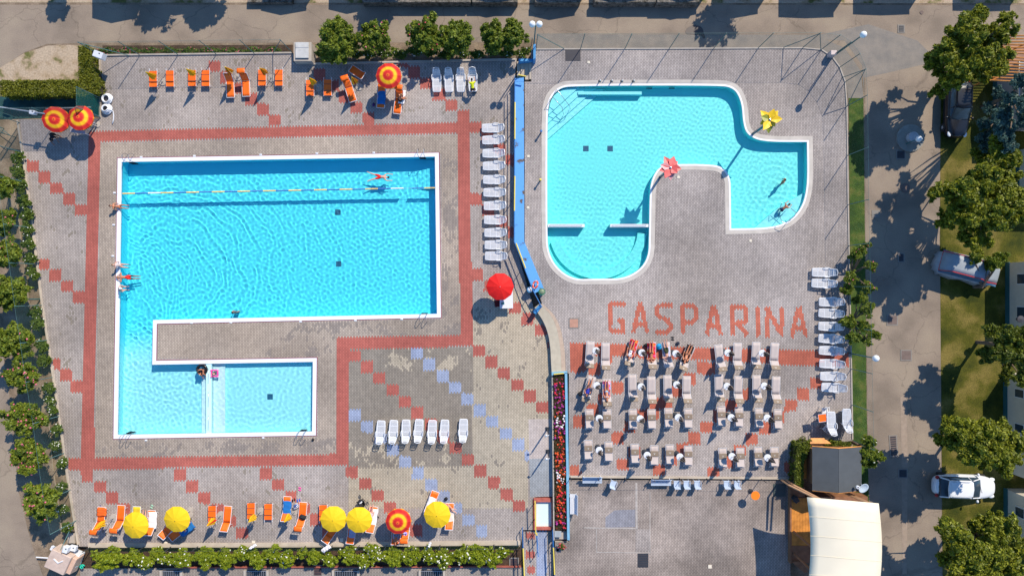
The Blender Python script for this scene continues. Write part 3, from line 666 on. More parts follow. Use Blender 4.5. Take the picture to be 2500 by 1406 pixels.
# flower planter
def planter():
    p0 = G(1366,1120,RD); o = Vector((p0.x, p0.y, 0)); t = empty("flower_planter", "long narrow planter with blue rim full of red, orange and purple flowers", "planter", (p0.x, p0.y, 0))
    S = lambda pts, z: [tuple((G(x, y, z)-o).xy) for x, y in pts]
    mb = MB(); mb.poly(S([(1379,910),(1385,910),(1391,1318),(1385,1318)], RD+.25), 0, RD+.25); mb.poly(S([(1347,909),(1385,906),(1385,911),(1347,916)], RD+.25), 0, RD+.25); mb.build("blue_rim", mat("pale_blue_rim", (.20,.42,.58), .5, var=.12), t)
    mb = MB(); mb.poly(S([(1347,916),(1350,916),(1354,1318),(1351,1318)], RD), 0, RD+.02); mb.poly(S([(1354,1296),(1385,1296),(1386,1318),(1354,1318)], RD), 0, RD-.2); mb.build("stone_side", M_CONC, t)
    mb = MB(); mb.poly(S([(1350,916),(1379,911),(1386,1297),(1353,1297)], RD), .1, RD-.05); mb.build("soil", M_SOIL, t)
    mb = MB(); mb.box(((G(1364,914,RD+.3)-o).x, (G(1364,912,RD+.3)-o).y, RD+.3), (.8,.08,.06), rz=.1); mb.build("yellow_bar", M_YEL, t)
    cols = {'red_blossoms': (.55,.015,.03), 'orange_blossoms': (.62,.08,.01), 'purple_blossoms': (.32,.02,.20), 'white_blossoms': (.75,.7,.7)}
    rr = random.Random(3); bl = {k: MB() for k in cols}; lf = MB(); n = 0
    zones = [(920,980,'red_blossoms'),(975,1008,'purple_blossoms'),(1000,1022,'orange_blossoms'),(1015,1045,'white_blossoms'),(1040,1075,'purple_blossoms'),(1070,1130,'red_blossoms'),(1100,1130,'orange_blossoms'),
             (1118,1150,'purple_blossoms'),(1150,1180,'white_blossoms'),(1170,1230,'red_blossoms'),(1185,1215,'orange_blossoms'),(1230,1262,'orange_blossoms'),(1250,1292,'purple_blossoms'),(1215,1292,'red_blossoms'),(916,1060,'purple_blossoms'),(1050,1250,'orange_blossoms')]
    for y0, y1, k in zones:
        cnt = int((y1-y0)*(.36 if k != 'white_blossoms' else .6))
        for _ in range(cnt):
            y = rr.uniform(y0, y1); x = rr.uniform(1353, 1377)+(y-916)*.015; q = G(x, y, RD+.2)-o; z = RD+rr.uniform(.05,.28); r = rr.uniform(.04,.10)
            bl[k].ball((q.x, q.y, z), (r, r, r*.6), 7, 0, 4)
    for _ in range(4200):
        y = rr.uniform(918, 1292); x = rr.uniform(1351, 1379)+(y-916)*.015; q = G(x, y, RD+.1)-o; z = RD+rr.uniform(-.02,.2); a = rr.uniform(0, 6.28); s = .07
        d = Vector((math.cos(a), math.sin(a), rr.uniform(-.3,.6)))*s; e = Vector((-math.sin(a), math.cos(a), 0))*s*.4; c = Vector((q.x, q.y, z))
        lf.add([c, c+d*.5+e, c+d, c+d*.5-e], [(0,1,2,3)])
    lf.build("leaves", leafmat("planter_leaves", (.04,.06,.01), (.10,.05,.02)), t)
    for k, c in cols.items():
        ob = bl[k].build(k, mat(k, c, .6, var=.35, scale=5), t); ob['kind'] = 'stuff'
planter()
# footbath and the entrance ramp at the bottom
def footbath():
    p0 = G(1327,1256,LD); o = Vector((p0.x, p0.y, 0)); t = empty("foot_bath", "pale square foot bath with brick edges at the pool entrance", "foot bath", (p0.x, p0.y, 0))
    S = lambda pts, z: [tuple((G(x, y, z)-o).xy) for x, y in pts]
    mb = MB(); out = S([(1303,1216),(1349,1216),(1350,1293),(1303,1293)], LD+.15); inn = S([(1309,1225),(1346,1225),(1347,1287),(1309,1287)], LD+.15)
    band(mb, inn, out, LD+.15); wallside(mb, out, 0, LD+.15); wallside(mb, inn, LD-.15, LD+.15); mb.build("brick_edge", mat("red_brick_edge", (.42,.11,.08), .8, var=.25), t)
    mb = MB(); mb.poly(inn, LD-.2, LD-.1); mb.build("basin", mat("pale_basin", (.66,.80,.76), .4, var=.03), t)
    mb = MB(); mb.tube([G(1306,1222,LD+1)-o, G(1308,1302,LD+1)-o], .045, 8); mb.build("yellow_rail", M_YEL, t)
    for y in (1224, 1262, 1300):
        mb = MB(); q = G(1306+(y-1222)*.03, y, LD)-o; mb.tube([(q.x, q.y, 0), (q.x, q.y, LD+1)], .025); mb.build("post", M_BLUED, t)
footbath()
LE = Lattice((1280,1290),(1345,1290),(1280,1420),(1347,1420), 2.2, 4.3, .3)
pavedmesh("entrance_ramp", LE, [(1278,1296),(1349,1296),(1352,1640),(1280,1640)], [], M_GREY, z=.3)
paving("red_paving", LE, [[(1285,1300),(1305,1300),(1305,1316),(1285,1316)],[(1284,1345),(1306,1345),(1306,1362),(1284,1362)],[(1288,1382),(1306,1382),(1306,1400),(1288,1400)]], M_RED)
paving("blue_paving", LE, [[(1310,1296),(1334,1296),(1334,1640),(1308,1640)]], M_BLUE)
mb = MB(); wallside(mb, [tuple(G(x, y, .3).xy) for x, y in [(1278,1296),(1349,1296),(1352,1640),(1280,1640)]], 0, .297); tag(mb.build("ramp_sides", M_CONC), kind='structure')
def entrance_rail(pts, lab, yel):
    p0 = G(*pts[0], .3); o = Vector((p0.x, p0.y, 0)); t = empty("pipe_railing", lab, "railing", (p0.x, p0.y, 0))
    for zz, nm in ((1.3,"top_rail"),(.85,"middle_rail")):
        mb = MB(); mb.tube([G(x, y, 1.3)-o+Vector((0,0,zz-1.3)) for x, y in pts], .035, 8); mb.build(nm, M_BLUED, t)
    for i, (x, y) in enumerate(pts):
        q = G(x, y, 1.3)-o; mb = MB(); mb.tube([(q.x,q.y,.0),(q.x,q.y,1.3)], .03); mb.build("post", M_BLUED, t)
    mb = MB(); mb.tube([G(x, y, 1.34)-o for x, y in yel], .05, 8); mb.build("yellow_sleeve", M_YEL, t)
entrance_rail([(1276,1296),(1277,1340),(1279,1375),(1281,1420)], "blue pipe railing with yellow sleeve on the left side of the entrance ramp", [(1277,1338),(1281,1425)])
entrance_rail([(1350,1298),(1351,1336),(1353,1375),(1355,1420)], "blue pipe railing with yellow sleeve on the right side of the entrance ramp", [(1351,1336),(1354,1402)])
entrance_rail([(1310,1300),(1312,1330),(1314,1358)], "short blue pipe railing in the middle of the entrance ramp", [(1310,1300),(1310.5,1306)])
# plaza and terrace: stone landing by the footbath
pavedmesh("stone_landing", LL, [(1290,1023),(1348,1022),(1350,1118),(1292,1120)], [], paver("pink_stone", (.50,.44,.41),(.46,.40,.38),(.36,.31,.3),.05), dz=.006)
pavedmesh("screed_landing", LL, [(1292,1120),(1350,1118),(1350,1211),(1294,1213)], [], paver("grey_screed", (.34,.36,.38),(.29,.31,.34),(.2,.22,.25),.12), dz=.006)
# manhole covers and grates
def cover(name, lab, px, py, z, dx, dy, m, rz=0, frame=None, round_=False, slats=0, cat='cover'):
    p = G(px, py, z); t = empty(name, lab, cat, (p.x, p.y, z), rz)
    mb = MB()
    if round_: mb.lathe([(dx/2,0),(dx/2,.025),(dx/2-.02,.03),(0.01,.03)], 20)
    else: mb.box((0,0,.015), (dx, dy, .03))
    mb.build("lid", m, t)
    if frame is not None:
        mb = MB(); e = .09
        for sx, sy, a, b in ((0,1,dx+2*e,e),(0,-1,dx+2*e,e),(1,0,e,dy),(-1,0,e,dy)): mb.box((sx*(dx+e)/2, sy*(dy+e)/2, .012), (a, b, .024))
        mb.build("frame", frame, t)
    if slats:
        mb = MB()
        for k in range(slats): mb.box((0, -dy/2+dy*(k+.5)/slats, .035), (dx*.92, dy/slats*.45, .015))
        mb.build("bars", M_DKM, t)
    return t
DK = mat("dark_cover", (.045,.042,.05), .7, var=.1); CB = mat("brown_cover", (.16,.115,.10), .8, var=.15); CG = mat("grey_cover", (.22,.20,.18), .8, var=.1)
cover("manhole_cover","dark rectangular cover in the upper deck paving beside a fence post",1399,135,RD,1.2,.9,DK)
cover("manhole_cover","square reddish cover in the paving left of the big lettering",1401,789,RD,.66,.66,mat("terracotta",(.45,.24,.17),.8),frame=CG)
cover("manhole_cover","dark square cover in the paving beside the hedge and hut",1903,1196,PZ,1.0,1.0,mat("green_black",(.05,.07,.07),.6))
cover("storm_grate","dark slatted grate in the lower plaza paving",1570,1367,PZ,.85,1.1,DK,slats=8,cat='grate')
cover("storm_grate","small square grate on the north road near the corner",2200,71,.01,.4,.5,DK,frame=CG,slats=4,cat='grate')
cover("manhole_cover","tiny round cover on the north road near the corner",2250,31,.01,.3,.3,CB,round_=True)
cover("manhole_cover","brown square cover on the east road below the tree shadow",2178,781,.01,.75,.7,CB,frame=CG)
cover("manhole_cover","brown square cover on the east road beside the globe lamp",2212,867,.01,.75,.72,CB,frame=CG)
cover("manhole_cover","pale small square cover on the sunny part of the east road",2138,523,.01,.45,.45,CG,frame=CG)
cover("manhole_cover","round brown cover on the east road",2210,459,.01,.75,.75,CB,round_=True)
cover("storm_grate","black rectangular grate in the shaded part of the east road",2200,629,.01,.36,.6,DK,frame=CG,slats=5,cat='grate')
cover("storm_grate","shaded grate on the east road just below the round planter base",2199,378,.01,.6,.6,DK,frame=CG,slats=5,cat='grate')
cover("storm_grate","long dark grate on the east road beside the shrub",2181,1088,.01,.48,1.6,CB,rz=.06,frame=CG,slats=9,cat='grate')
cover("storm_grate","square grate in a pale concrete frame in tree shadow on the east road",2204,1155,.01,.6,.6,DK,frame=CG,slats=5,cat='grate')
for i, (x, d) in enumerate(((620,0),(1030,0),(1325,0))): pass
for x, y, lab in ((776,1392,"small dark brown grate in the lower path below the bushes"),(1255,1374,"dark grate in the lower path beside the ramp")):
    cover("storm_grate", lab, x, y, .03, .6, .75, mat("rusty", (.10,.05,.045), .8), frame=CG, slats=6, cat='grate')
for i, (x, w_) in enumerate(((420,44),(627,50),(845,56),(1055,54))):
    p = G(x, 1400, .03); t = empty("light_well", f"{['','second ','third ','fourth '][i]+'grated' if i else 'leftmost grated'} light well with stone sides along the lower path", "light well", (p.x, p.y, .02)); ww = w_/30
    mb = MB()
    for s in (-1, 1): mb.box((s*(ww/2+.09),-.2,.1), (.18,1.1,.2))
    mb.build("stone_side", M_CONC, t); mb = MB(); mb.box((0,-.2,.01), (ww,1.0,.02)); mb.build("pit", M_DKM, t)
    mb = MB()
    for k in range(10): mb.box((-ww/2+ww*(k+.5)/10,-.2,.13), (.02,1.0,.02))
    mb.box((0,.28,.15), (ww,.03,.03)); mb.build("bars", M_ALU, t)
kerb("brick_edging", [(430,1383),(1272,1381)], .02, .1, .16, mat("brick_edging_red", (.33,.09,.06), .8, var=.3))
for x, y, lv, lab in ((1437,153,RD,"white square light fitting in the paving above the curved pool"),(1656,433,RD,"small cream floor light below the red flower fountain"),(1832,588,RD,"small cream floor light below the pool's square corner"),(1290,382,RD,"small cream floor light beside the blue wall, upper one"),(1289,507,RD,"small cream floor light beside the blue wall, lower one"),
                 (1733,1382,PZ,"square yellowish cover in the plaza paving"),(619,1323,LD,"white square cover at the deck edge near closed yellow parasol"),(405,1326,LD,"blue tinted square cover in umbrella shadow at the deck edge"),(834,1317,LD,"blue tinted square cover between the two yellow umbrellas")):
    p = G(x, y, lv); mb = MB(); s = .2 if lv == RD else .28; mb.box((0,0,.02), (s,s,.03)); mb.ball((0,0,.03), (.05,.05,.02)); tag(mb.build("floor_light" if lv == RD else "access_cover", mat("cream_plastic", (.72,.64,.52), .5, var=.03), loc=(p.x, p.y, lv)), lab, "floor light" if lv == RD else "cover")
# ================================================================ PLANTS
def leafcloud(clumps, n, size, rnd, aspect=.45, up=.35, shell=.3):
    """leaf-sized quads spread through the volume of each clump (x,y,z,rx,ry,rz)"""
    g = np.random.default_rng(rnd.randrange(1 << 30)); cl = np.array(clumps, float); wts = (cl[:,3]*cl[:,4]*cl[:,5])**.75; idx = g.choice(len(cl), n, p=wts/wts.sum())
    d = g.normal(size=(n, 3)); d /= np.linalg.norm(d, axis=1)[:, None]; d[:, 2] = np.where(g.random(n) < .7, np.abs(d[:, 2]), d[:, 2])
    r = (shell+(1-shell)*g.random(n)**.6)[:, None]*(1+.10*g.normal(size=(n, 1)))
    c = cl[idx, :3]+d*r*cl[idx, 3:6]
    nrm = d*.6+g.normal(size=(n, 3))*.6+np.array([0, 0, up]); nrm /= np.linalg.norm(nrm, axis=1)[:, None]
    a = np.cross(nrm, g.normal(size=(n, 3))); a /= np.linalg.norm(a, axis=1)[:, None]; b = np.cross(nrm, a)
    s = (size*(.6+.8*g.random(n)))[:, None]; a *= s; b *= s*aspect
    V = np.stack([c-a, c-a*.1+b, c+a, c-a*.1-b], 1).reshape(-1, 3)
    return V, n
def leafobj(name, clumps, n, size, m, parent, rnd, **k):
    V, n = leafcloud(clumps, n, size, rnd, **k)
    me = bpy.data.meshes.new(name); me.vertices.add(4*n); me.vertices.foreach_set('co', V.astype(np.float32).ravel())
    me.loops.add(4*n); me.loops.foreach_set('vertex_index', np.arange(4*n, dtype=np.int32)); me.polygons.add(n); me.polygons.foreach_set('loop_start', np.arange(0, 4*n, 4, dtype=np.int32))
    me.update(calc_edges=True); me.materials.append(m); o = bpy.data.objects.new(name, me); COL.objects.link(o)
    if parent: o.parent = parent
    return o
L_TREE = leafmat("tree_leaves", (.075,.105,.008), (.30,.31,.02)); L_DARK = leafmat("dark_tree_leaves", (.045,.07,.007), (.18,.21,.018)); L_CON = leafmat("conifer_needles", (.03,.075,.07), (.10,.18,.15))
L_OLE = leafmat("oleander_leaves", (.06,.11,.01), (.24,.28,.025)); L_BUSH = leafmat("bush_leaves", (.10,.17,.008), (.34,.38,.02)); L_ROSE = leafmat("rose_leaves", (.045,.09,.012), (.16,.22,.03)); L_HEDGE = leafmat("hedge_leaves", (.08,.10,.006), (.25,.25,.02))
M_BARK = mat("bark", (.17,.12,.085), .9, var=.3, scale=6)
FLW = {'pink': mat("pink_petals", (.62,.13,.20), .6, var=.4, scale=4), 'white': mat("white_petals", (.78,.76,.70), .6, var=.1), 'red': mat("red_petals", (.50,.06,.07), .6, var=.3, scale=4)}
def plant(name, lab, cat, base, clumps, n, size, lm, limbs, seed, trunk_r=.12, flowers=None, group=None, **k):
    """base: ground point; clumps: (dx,dy,z,rx,ry,rz) round the base"""
    rr = random.Random(seed); t = empty(name, lab, cat, (base.x, base.y, base.z), group=group); mb = MB()
    hub = Vector((0, 0, limbs))
    if trunk_r: mb.tube([(0,0,-.05), (.03,.02,limbs*.5), tuple(hub)], [trunk_r*1.15, trunk_r, trunk_r*.85], 8)
    for c in clumps:
        e = Vector(c[:3]); m_ = hub.lerp(e, .5)+Vector((rr.uniform(-.15,.15), rr.uniform(-.15,.15), .15))
        mb.tube([tuple(hub), tuple(m_), tuple(e)], [max(trunk_r*.55,.03), max(trunk_r*.4,.02), .015], 6)
    mb.build("trunk", M_BARK, t)
    sub = []
    for c in clumps:             # each clump breaks up into smaller tufts
        for _ in range(19):
            d = Vector((rr.gauss(0,1), rr.gauss(0,1), abs(rr.gauss(0,.8)))).normalized(); f = rr.uniform(.35,1.12); q = rr.uniform(.13,.36)
            sub.append((c[0]+d.x*c[3]*f, c[1]+d.y*c[4]*f, c[2]+d.z*c[5]*f, c[3]*q*rr.uniform(.7,1.5), c[4]*q*rr.uniform(.7,1.5), c[5]*q*rr.uniform(.6,1.2)))
        sub.append((c[0], c[1], c[2], c[3]*.6, c[4]*.6, c[5]*.6))
    leafobj("crown", sub, n, size, lm, t, rr, **k)
    if flowers:
        kind, cnt, r = flowers; fb = MB()
        for _ in range(cnt):
            c = rr.choice(sub[:-1]); d = Vector((rr.gauss(0,1), rr.gauss(0,1), abs(rr.gauss(0,1.2))+.2)).normalized(); s = r*rr.uniform(.6,1.3)
            p = Vector(c[:3])+Vector((d.x*c[3], d.y*c[4], d.z*c[5]))*1.05; fb.ball(tuple(p), (s, s, s*.6), 6, 0, 4)
        o = fb.build("blossoms", FLW[kind], t); o['kind'] = 'stuff'
    return t
def crown(rr, R0, z, n, flat_=.55, spread=.62):
    out = []
    for i in range(n):
        a = 6.283*i/n+rr.uniform(-.4,.4); q = rr.uniform(.35, 1)*spread*R0; s = R0*rr.uniform(.36,.52)
        out.append((q*math.cos(a), q*math.sin(a), z+rr.uniform(-.25,.3)*R0, s*1.12, s*1.12, s*flat_*1.5))
    out.append((0, 0, z+.25*R0, R0*.45, R0*.45, R0*.35)); return out
# big trees east of the road; px = where the crown shows, at its height
def tree(px, py, R0, z, lab, seed, n=15000, lm=L_TREE, clumps=None, size=.19, cat='tree', name='tree', nc=7, flowers=None, base=None):
    rr = random.Random(seed); c = G(px, py, z); b = Vector((c.x-.4, c.y, .0))
    cl = clumps or crown(rr, R0, z-.2, nc)
    if base: b = G(base[0], base[1], 0); off = Vector((c.x-b.x, c.y-b.y)); cl = [(q[0]+off.x, q[1]+off.y)+tuple(q[2:]) for q in cl]
    if clumps: cl = [(q[0]+rr.uniform(-.2,.2), q[1]+rr.uniform(-.2,.2), q[2], q[3]*rr.uniform(.68,1.02), q[4]*rr.uniform(.70,1.02), q[5]*.9) for q in cl]+[(q[0]*.94, q[1]*.96, q[2]-z*.30, q[3]*.68, q[4]*.68, q[5]*.8) for q in cl]
    return plant(name, lab, cat, b, cl, int(n*1.8), size*.74, lm, z*.42, seed, .14, flowers)
def pxclumps(cx, cy, z, lst):     # clumps given in px offsets from the crown centre
    k = (H-z)/H/30; return [(dx*k, -dy*k, z+dz, r*k, r*k, r*k*.75) for dx, dy, dz, r in lst]
tree(2350,125,0,5.6,"large spreading green tree over the parked black car by the road corner",11,26000,L_TREE,pxclumps(0,0,5.6,[(0,-55,.6,42),(28,-85,.2,26),(92,-40,.2,36),(110,-75,.1,22),(-30,18,0,38),(40,20,.5,46),(85,22,0,44),(-10,58,.2,34),(-45,-5,-.3,26),(-25,78,-.3,28),(15,-15,.8,30)]),base=(2303,188))
tree(2400,470,0,5.8,"broad tree group crown above the lawn between black car and covered car",12,34000,L_TREE,pxclumps(0,0,5.8,[(-50,-10,.2,48),(0,-40,.3,45),(40,-100,0,42),(65,-60,0,34),(45,10,.4,50),(-15,40,.2,50),(-50,60,-.3,38),(20,75,0,45),(75,60,0,42),(95,10,-.2,36),(-85,-5,-.4,26),(5,110,-.5,30)]),base=(2335,480))
tree(2400,1080,0,5.2,"bright green bushy tree below the long lawn beside the cream cabin",13,24000,L_TREE,pxclumps(0,0,5.2,[(-60,-35,.2,40),(-20,-25,.4,44),(30,-30,.2,40),(70,-10,0,36),(-30,20,.2,42),(20,30,.3,42),(45,65,-.2,32),(-75,5,-.3,26),(85,30,-.3,28)]),base=(2325,1050))
tree(2390,1345,0,5.4,"broad green tree at the bottom right corner beside the road",14,30000,L_TREE,pxclumps(0,0,5.4,[(-60,-45,.2,40),(-25,-10,.4,46),(-50,40,0,42),(5,50,.3,48),(40,0,.3,44),(75,-55,0,40),(80,40,.1,46),(30,-45,-.1,34),(100,0,-.2,38),(-10,95,0,40)]),base=(2330,1280))
tree(2462,845,0,5.0,"dark green tree crown hanging over the cream cabin with a round vent",15,14000,L_DARK,pxclumps(0,0,5,[(-15,-35,.2,30),(15,-5,.3,36),(-20,25,0,34),(30,35,.1,34),(45,-30,0,28),(35,80,-.2,30)]),base=(2385,835))
tree(2440,700,0,2.2,"low olive green shrub between covered car and upper cabin",16,4000,L_OLE,pxclumps(0,0,2.2,[(0,-60,0,20),(-40,-70,-.4,16),(25,-72,0,18)]))
tree(2478,265,0,7.2,"blue green conifer overhanging the grey cabin roof",17,16000,L_CON,pxclumps(0,0,7.2,[(0,-55,.4,24),(-18,-20,0,22),(5,0,.8,30),(-30,20,-.2,26),(20,40,0,28),(-22,55,-.4,26),(15,-30,.3,20),(-5,80,-.5,26),(30,10,0,26)]),size=.15,base=(2396,262))
tree(2138,1100,0,3.0,"green shrub with a few white flowers beside the dark roofed hut",18,7500,L_OLE,pxclumps(0,0,3,[(0,-20,.2,20),(-12,10,0,22),(14,8,.2,20),(-2,28,-.2,18)]),size=.13,cat='shrub',name='shrub',flowers=('white',26,.06))
tree(2118,665,0,2.6,"upper loose oleander with red flowers on the grass strip by the fence",19,5200,L_OLE,pxclumps(0,0,2.6,[(-12,-45,.1,18),(12,-60,0,13),(25,-18,0,16),(-22,10,0,18),(18,32,.1,20),(-28,45,-.4,14)]),size=.13,cat='shrub',name='oleander_shrub',flowers=('pink',45,.055))
tree(2118,785,0,2.6,"lower loose green shrub on the grass strip by the fence",20,5600,L_OLE,pxclumps(0,0,2.6,[(-5,-55,.1,17),(15,-28,0,17),(-30,0,-.2,20),(8,10,.1,17),(32,28,0,15),(-20,42,0,16),(18,50,0,14)]),size=.13,cat='shrub',name='shrub')
# oleanders north of the left deck
for i, (x, y, r, lab, fl) in enumerate(((820,97,1.62,"large round oleander shrub right of the concrete cabinet on the north edge",None),(915,92,1.25,"oleander shrub with pale pink flowers on the north edge",('pink',40,.06)),(1036,82,1.35,"left one of the two touching oleanders, with a few red flowers",('red',26,.06)),
        (1112,86,1.28,"right one of the two touching oleanders on the north edge",None),(1206,88,1.0,"smaller left oleander of the pair next to the twin globe lamp",None),(1250,80,1.08,"taller right oleander of the pair next to the twin globe lamp",None))):
    rr = random.Random(40+i); z = 2.5; c = G(x, y, z)
    plant("oleander_shrub", lab, "shrub", Vector((c.x, c.y-.05, 0)), crown(rr, r*1.12, z-.45, 9, .9), int(9500*r), .12, L_OLE, .9, 50+i, .07, fl)
# oleanders along the west side
for i, (x, y, r, lab) in enumerate(((-2,455,1.0,"oleander at the left picture edge, uppermost of the visible row"),(2,540,.9,"oleander at the left picture edge with reddish leaves"),(8,622,1.05,"round green oleander beside the second fence post from the top"),(16,712,1.35,"big round oleander beside the dark road shadow at left"),(24,835,1.3,"ragged green oleander where the west road begins"),
        (52,922,1.25,"oleander with pink flowers below the ragged green one"),(58,1020,1.45,"wide oleander covered with many pink flowers, beside the west road"),(66,1115,1.4,"oleander with scattered pink flowers, second from the bottom at left"),(96,1228,1.45,"lowest oleander of the row, with bright magenta flowers"))):
    rr = random.Random(70+i); z = 2.9; c = G(x, y, z); b = G(x+34, y+(2), 0)
    cl = crown(rr, r*1.1, z-.5, 9, .9); off = Vector((c.x-b.x, c.y-b.y)); cl = [(q[0]+off.x, q[1]+off.y)+q[2:] for q in cl]
    rr2 = random.Random(170+i); t = plant("oleander_shrub", lab, "shrub", b, cl, int(9500*r), .12, L_OLE, .5, 90+i, .06, ('pink', 20 if i < 5 else 80, .07), group="oleanders along the west fence")
# white flowering bushes: west hedge row and the bed south of the deck
def bush(x, y, r, z, lab, seed, lm, fl, group, zb=0, n=None, ry=None, cat="bush", name="flowering_bush"):
    rr = random.Random(seed); c = G(x, y, z); ry = ry or r
    cl = [(r*.5*math.cos(a), ry*.5*math.sin(a), z*.75-zb, r*.55, ry*.55, z*.3) for a in [k*1.57+rr.uniform(-.5,.5) for k in range(4)]]+[(0,0,z-.15-zb,r*.55,ry*.55,z*.3)]
    return plant(name, lab, cat, Vector((c.x, c.y, zb)), cl, n or int(3600*r*ry/.5), .09, lm, z*.4, seed, .03, fl, group=group)
WB = [(38,383,'top'),(40,418,''),(48,452,''),(55,490,''),(62,525,''),(62,560,''),(66,595,''),(70,632,''),(76,668,''),(82,760,''),(88,790,''),(98,845,''),(105,880,''),(115,948,''),(118,980,''),(125,1000,''),(135,1050,''),(132,1090,''),(148,1130,''),(145,1190,''),(150,1245,''),(158,1290,'')]
for i, (x, y, s) in enumerate(WB):
    bush(x, y, .55 if i < 14 else .45, 1.0, f"low white flowering bush inside the west fence, {ORD[i] if i < 16 else ['seventeenth','eighteenth','nineteenth','twentieth','twenty-first','twenty-second'][i-16]} from the top", 200+i, L_ROSE, ('white', 10 if i < 13 else 24, .05), "white flowering bushes inside the west fence")
SB = [(262,1368,1.35,.95,'broad bright green round bush, leftmost in the bed below the deck',0),(325,1362,.7,.7,'bright green bush touching the broad leftmost one',5),(352,1376,.62,.55,'flowering bush left of the gap below the first yellow umbrella',14),(392,1358,.8,.75,'bush with white roses below the second yellow umbrella',24),(440,1362,.95,.9,'wide rose bush full of white blooms, left part of the bed',46),
      (500,1362,.9,.85,'green rose bush between two flowering ones, left half of bed',8),(545,1366,.85,.8,'dense green bush with white roses at its right side',16),(590,1352,.75,.6,'rose bush with pale roses near the closed yellow parasol',22),(625,1368,.7,.75,'low green bush in the middle of the left bed half',7),(663,1355,.75,.7,'green bush under the blue towel lounger',10),(698,1366,.7,.7,'last bush before the bare gap of soil',16),
      (737,1352,.42,.42,'small round bright bush just right of the gap',0),(766,1360,.62,.6,'larger round bright bush right of the gap',2),(805,1370,.6,.6,'bush behind the white cloth on the deck edge',16),(850,1358,.75,.8,'bush below the two yellow umbrellas',14),(885,1372,.6,.6,'bush with white roses left of the thick rose cluster',24),(915,1352,.85,.85,'thick cluster of white roses below the striped umbrella',70),
      (965,1362,.9,.85,'dark green smooth bush below the striped umbrella',4),(1005,1360,.75,.8,'bush with few white roses right of the dark one',16),(1050,1356,.8,.75,'bush below the fourth yellow umbrella',26),(1085,1366,.75,.75,'rose bush with large white blooms, right part of the bed',36),(1130,1355,.8,.8,'bush with scattered roses in the right part',22),(1170,1358,.95,.9,'high bright green bush near the right end',8),(1205,1368,.6,.6,'bush with white roses near the right end of the bed',16),(1228,1350,.6,.45,'last small rose bush beside the entrance ramp',18)]
for i, (x, y, r, ry, lab, nf) in enumerate(SB):
    bush(x, y, r*1.12, 1.15 if i else 1.5, lab, 300+i, L_BUSH, ('white', nf, .065) if nf else None, "bushes in the bed below the deck", ry=ry)
rr0 = random.Random(5)
for i in range(9):
    x = 262+i*50; bush(x, 123, .8, .55, f"low flower patch with pink blooms along the north kerb, {ORD[i]} from the left", 400+i, L_ROSE, ('pink', 26, .05), "flower patches along the north kerb", ry=.28, n=1300)
for i in range(14):
    x = 785+i*38; bush(x, 128+rr0.uniform(-4,4), .7, .7, f"low white rose bush under the oleanders, {ORD[i]} from the left", 430+i, L_ROSE, ('white', 13, .045), "white roses under the oleanders", ry=.4, n=1300)
def hedge(pts, lab, seed, ht, lm=L_HEDGE, n=9000, zb=0, name="hedge"):
    rr = random.Random(seed); ps = [G(x, y, ht) for x, y in pts]; c = sum(ps, Vector())/len(ps); t = empty(name, lab, "hedge", (c.x, c.y, zb))
    xs = [p.x for p in ps]; ys = [p.y for p in ps]; cl = []; pp = [(p.x, p.y) for p in ps]; mb = MB(); core = offset(pp, -.12)
    mb.poly([(a-c.x, b-c.y) for a, b in core], 0, ht-.18-zb); mb.build("trunk", mat("hedge_core", (.05,.04,.02), .9), t)
    k = 0
    while len(cl) < 260 and k < 9000:
        k += 1; x = rr.uniform(min(xs), max(xs)); y = rr.uniform(min(ys), max(ys))
        if pip(x, y, pp): cl.append((x-c.x, y-c.y, ht-.25-zb, .28, .28, .24)); 
        if rr.random() < .5 and cl: q = cl[-1]; cl.append((q[0], q[1], rr.uniform(.2, ht-.3)-zb, .26, .26, .25))
    cl = []
    while len(cl) < n//9:
        x = rr.uniform(min(xs), max(xs)); y = rr.uniform(min(ys), max(ys))
        if pip(x, y, pp):
            q = rr.uniform(.08,.17); cl.append((x-c.x, y-c.y, ht-zb-.14+rr.uniform(-.05,.05), q, q, .12))
            if not pip(x+rr.choice((-.25,.25)), y+rr.choice((-.25,.25)), pp): [cl.append((x-c.x, y-c.y, rr.uniform(.2, ht-.1)-zb, q, q, q)) for _ in range(3)]
    leafobj("foliage", cl, int(n*1.5), .07, lm, t, rr); return t
hedge([(0,196),(192,196),(190,112),(212,112),(240,200),(240,226),(205,232),(0,232)], "clipped green hedge bent in an L around the dry verge", 21, 1.5, n=26000)
hedge([(1950,1088),(1982,1074),(1975,1098),(1962,1130),(1960,1190),(1944,1190),(1944,1130)], "narrow dark hedge wrapped around the left side of the hut", 22, RD+1.4, L_DARK, 9000)
hedge([(2020,1078),(2078,1082),(2078,1092),(2020,1090)], "short dark hedge above the hut's upper gable", 23, RD+.9, L_DARK, 3500)
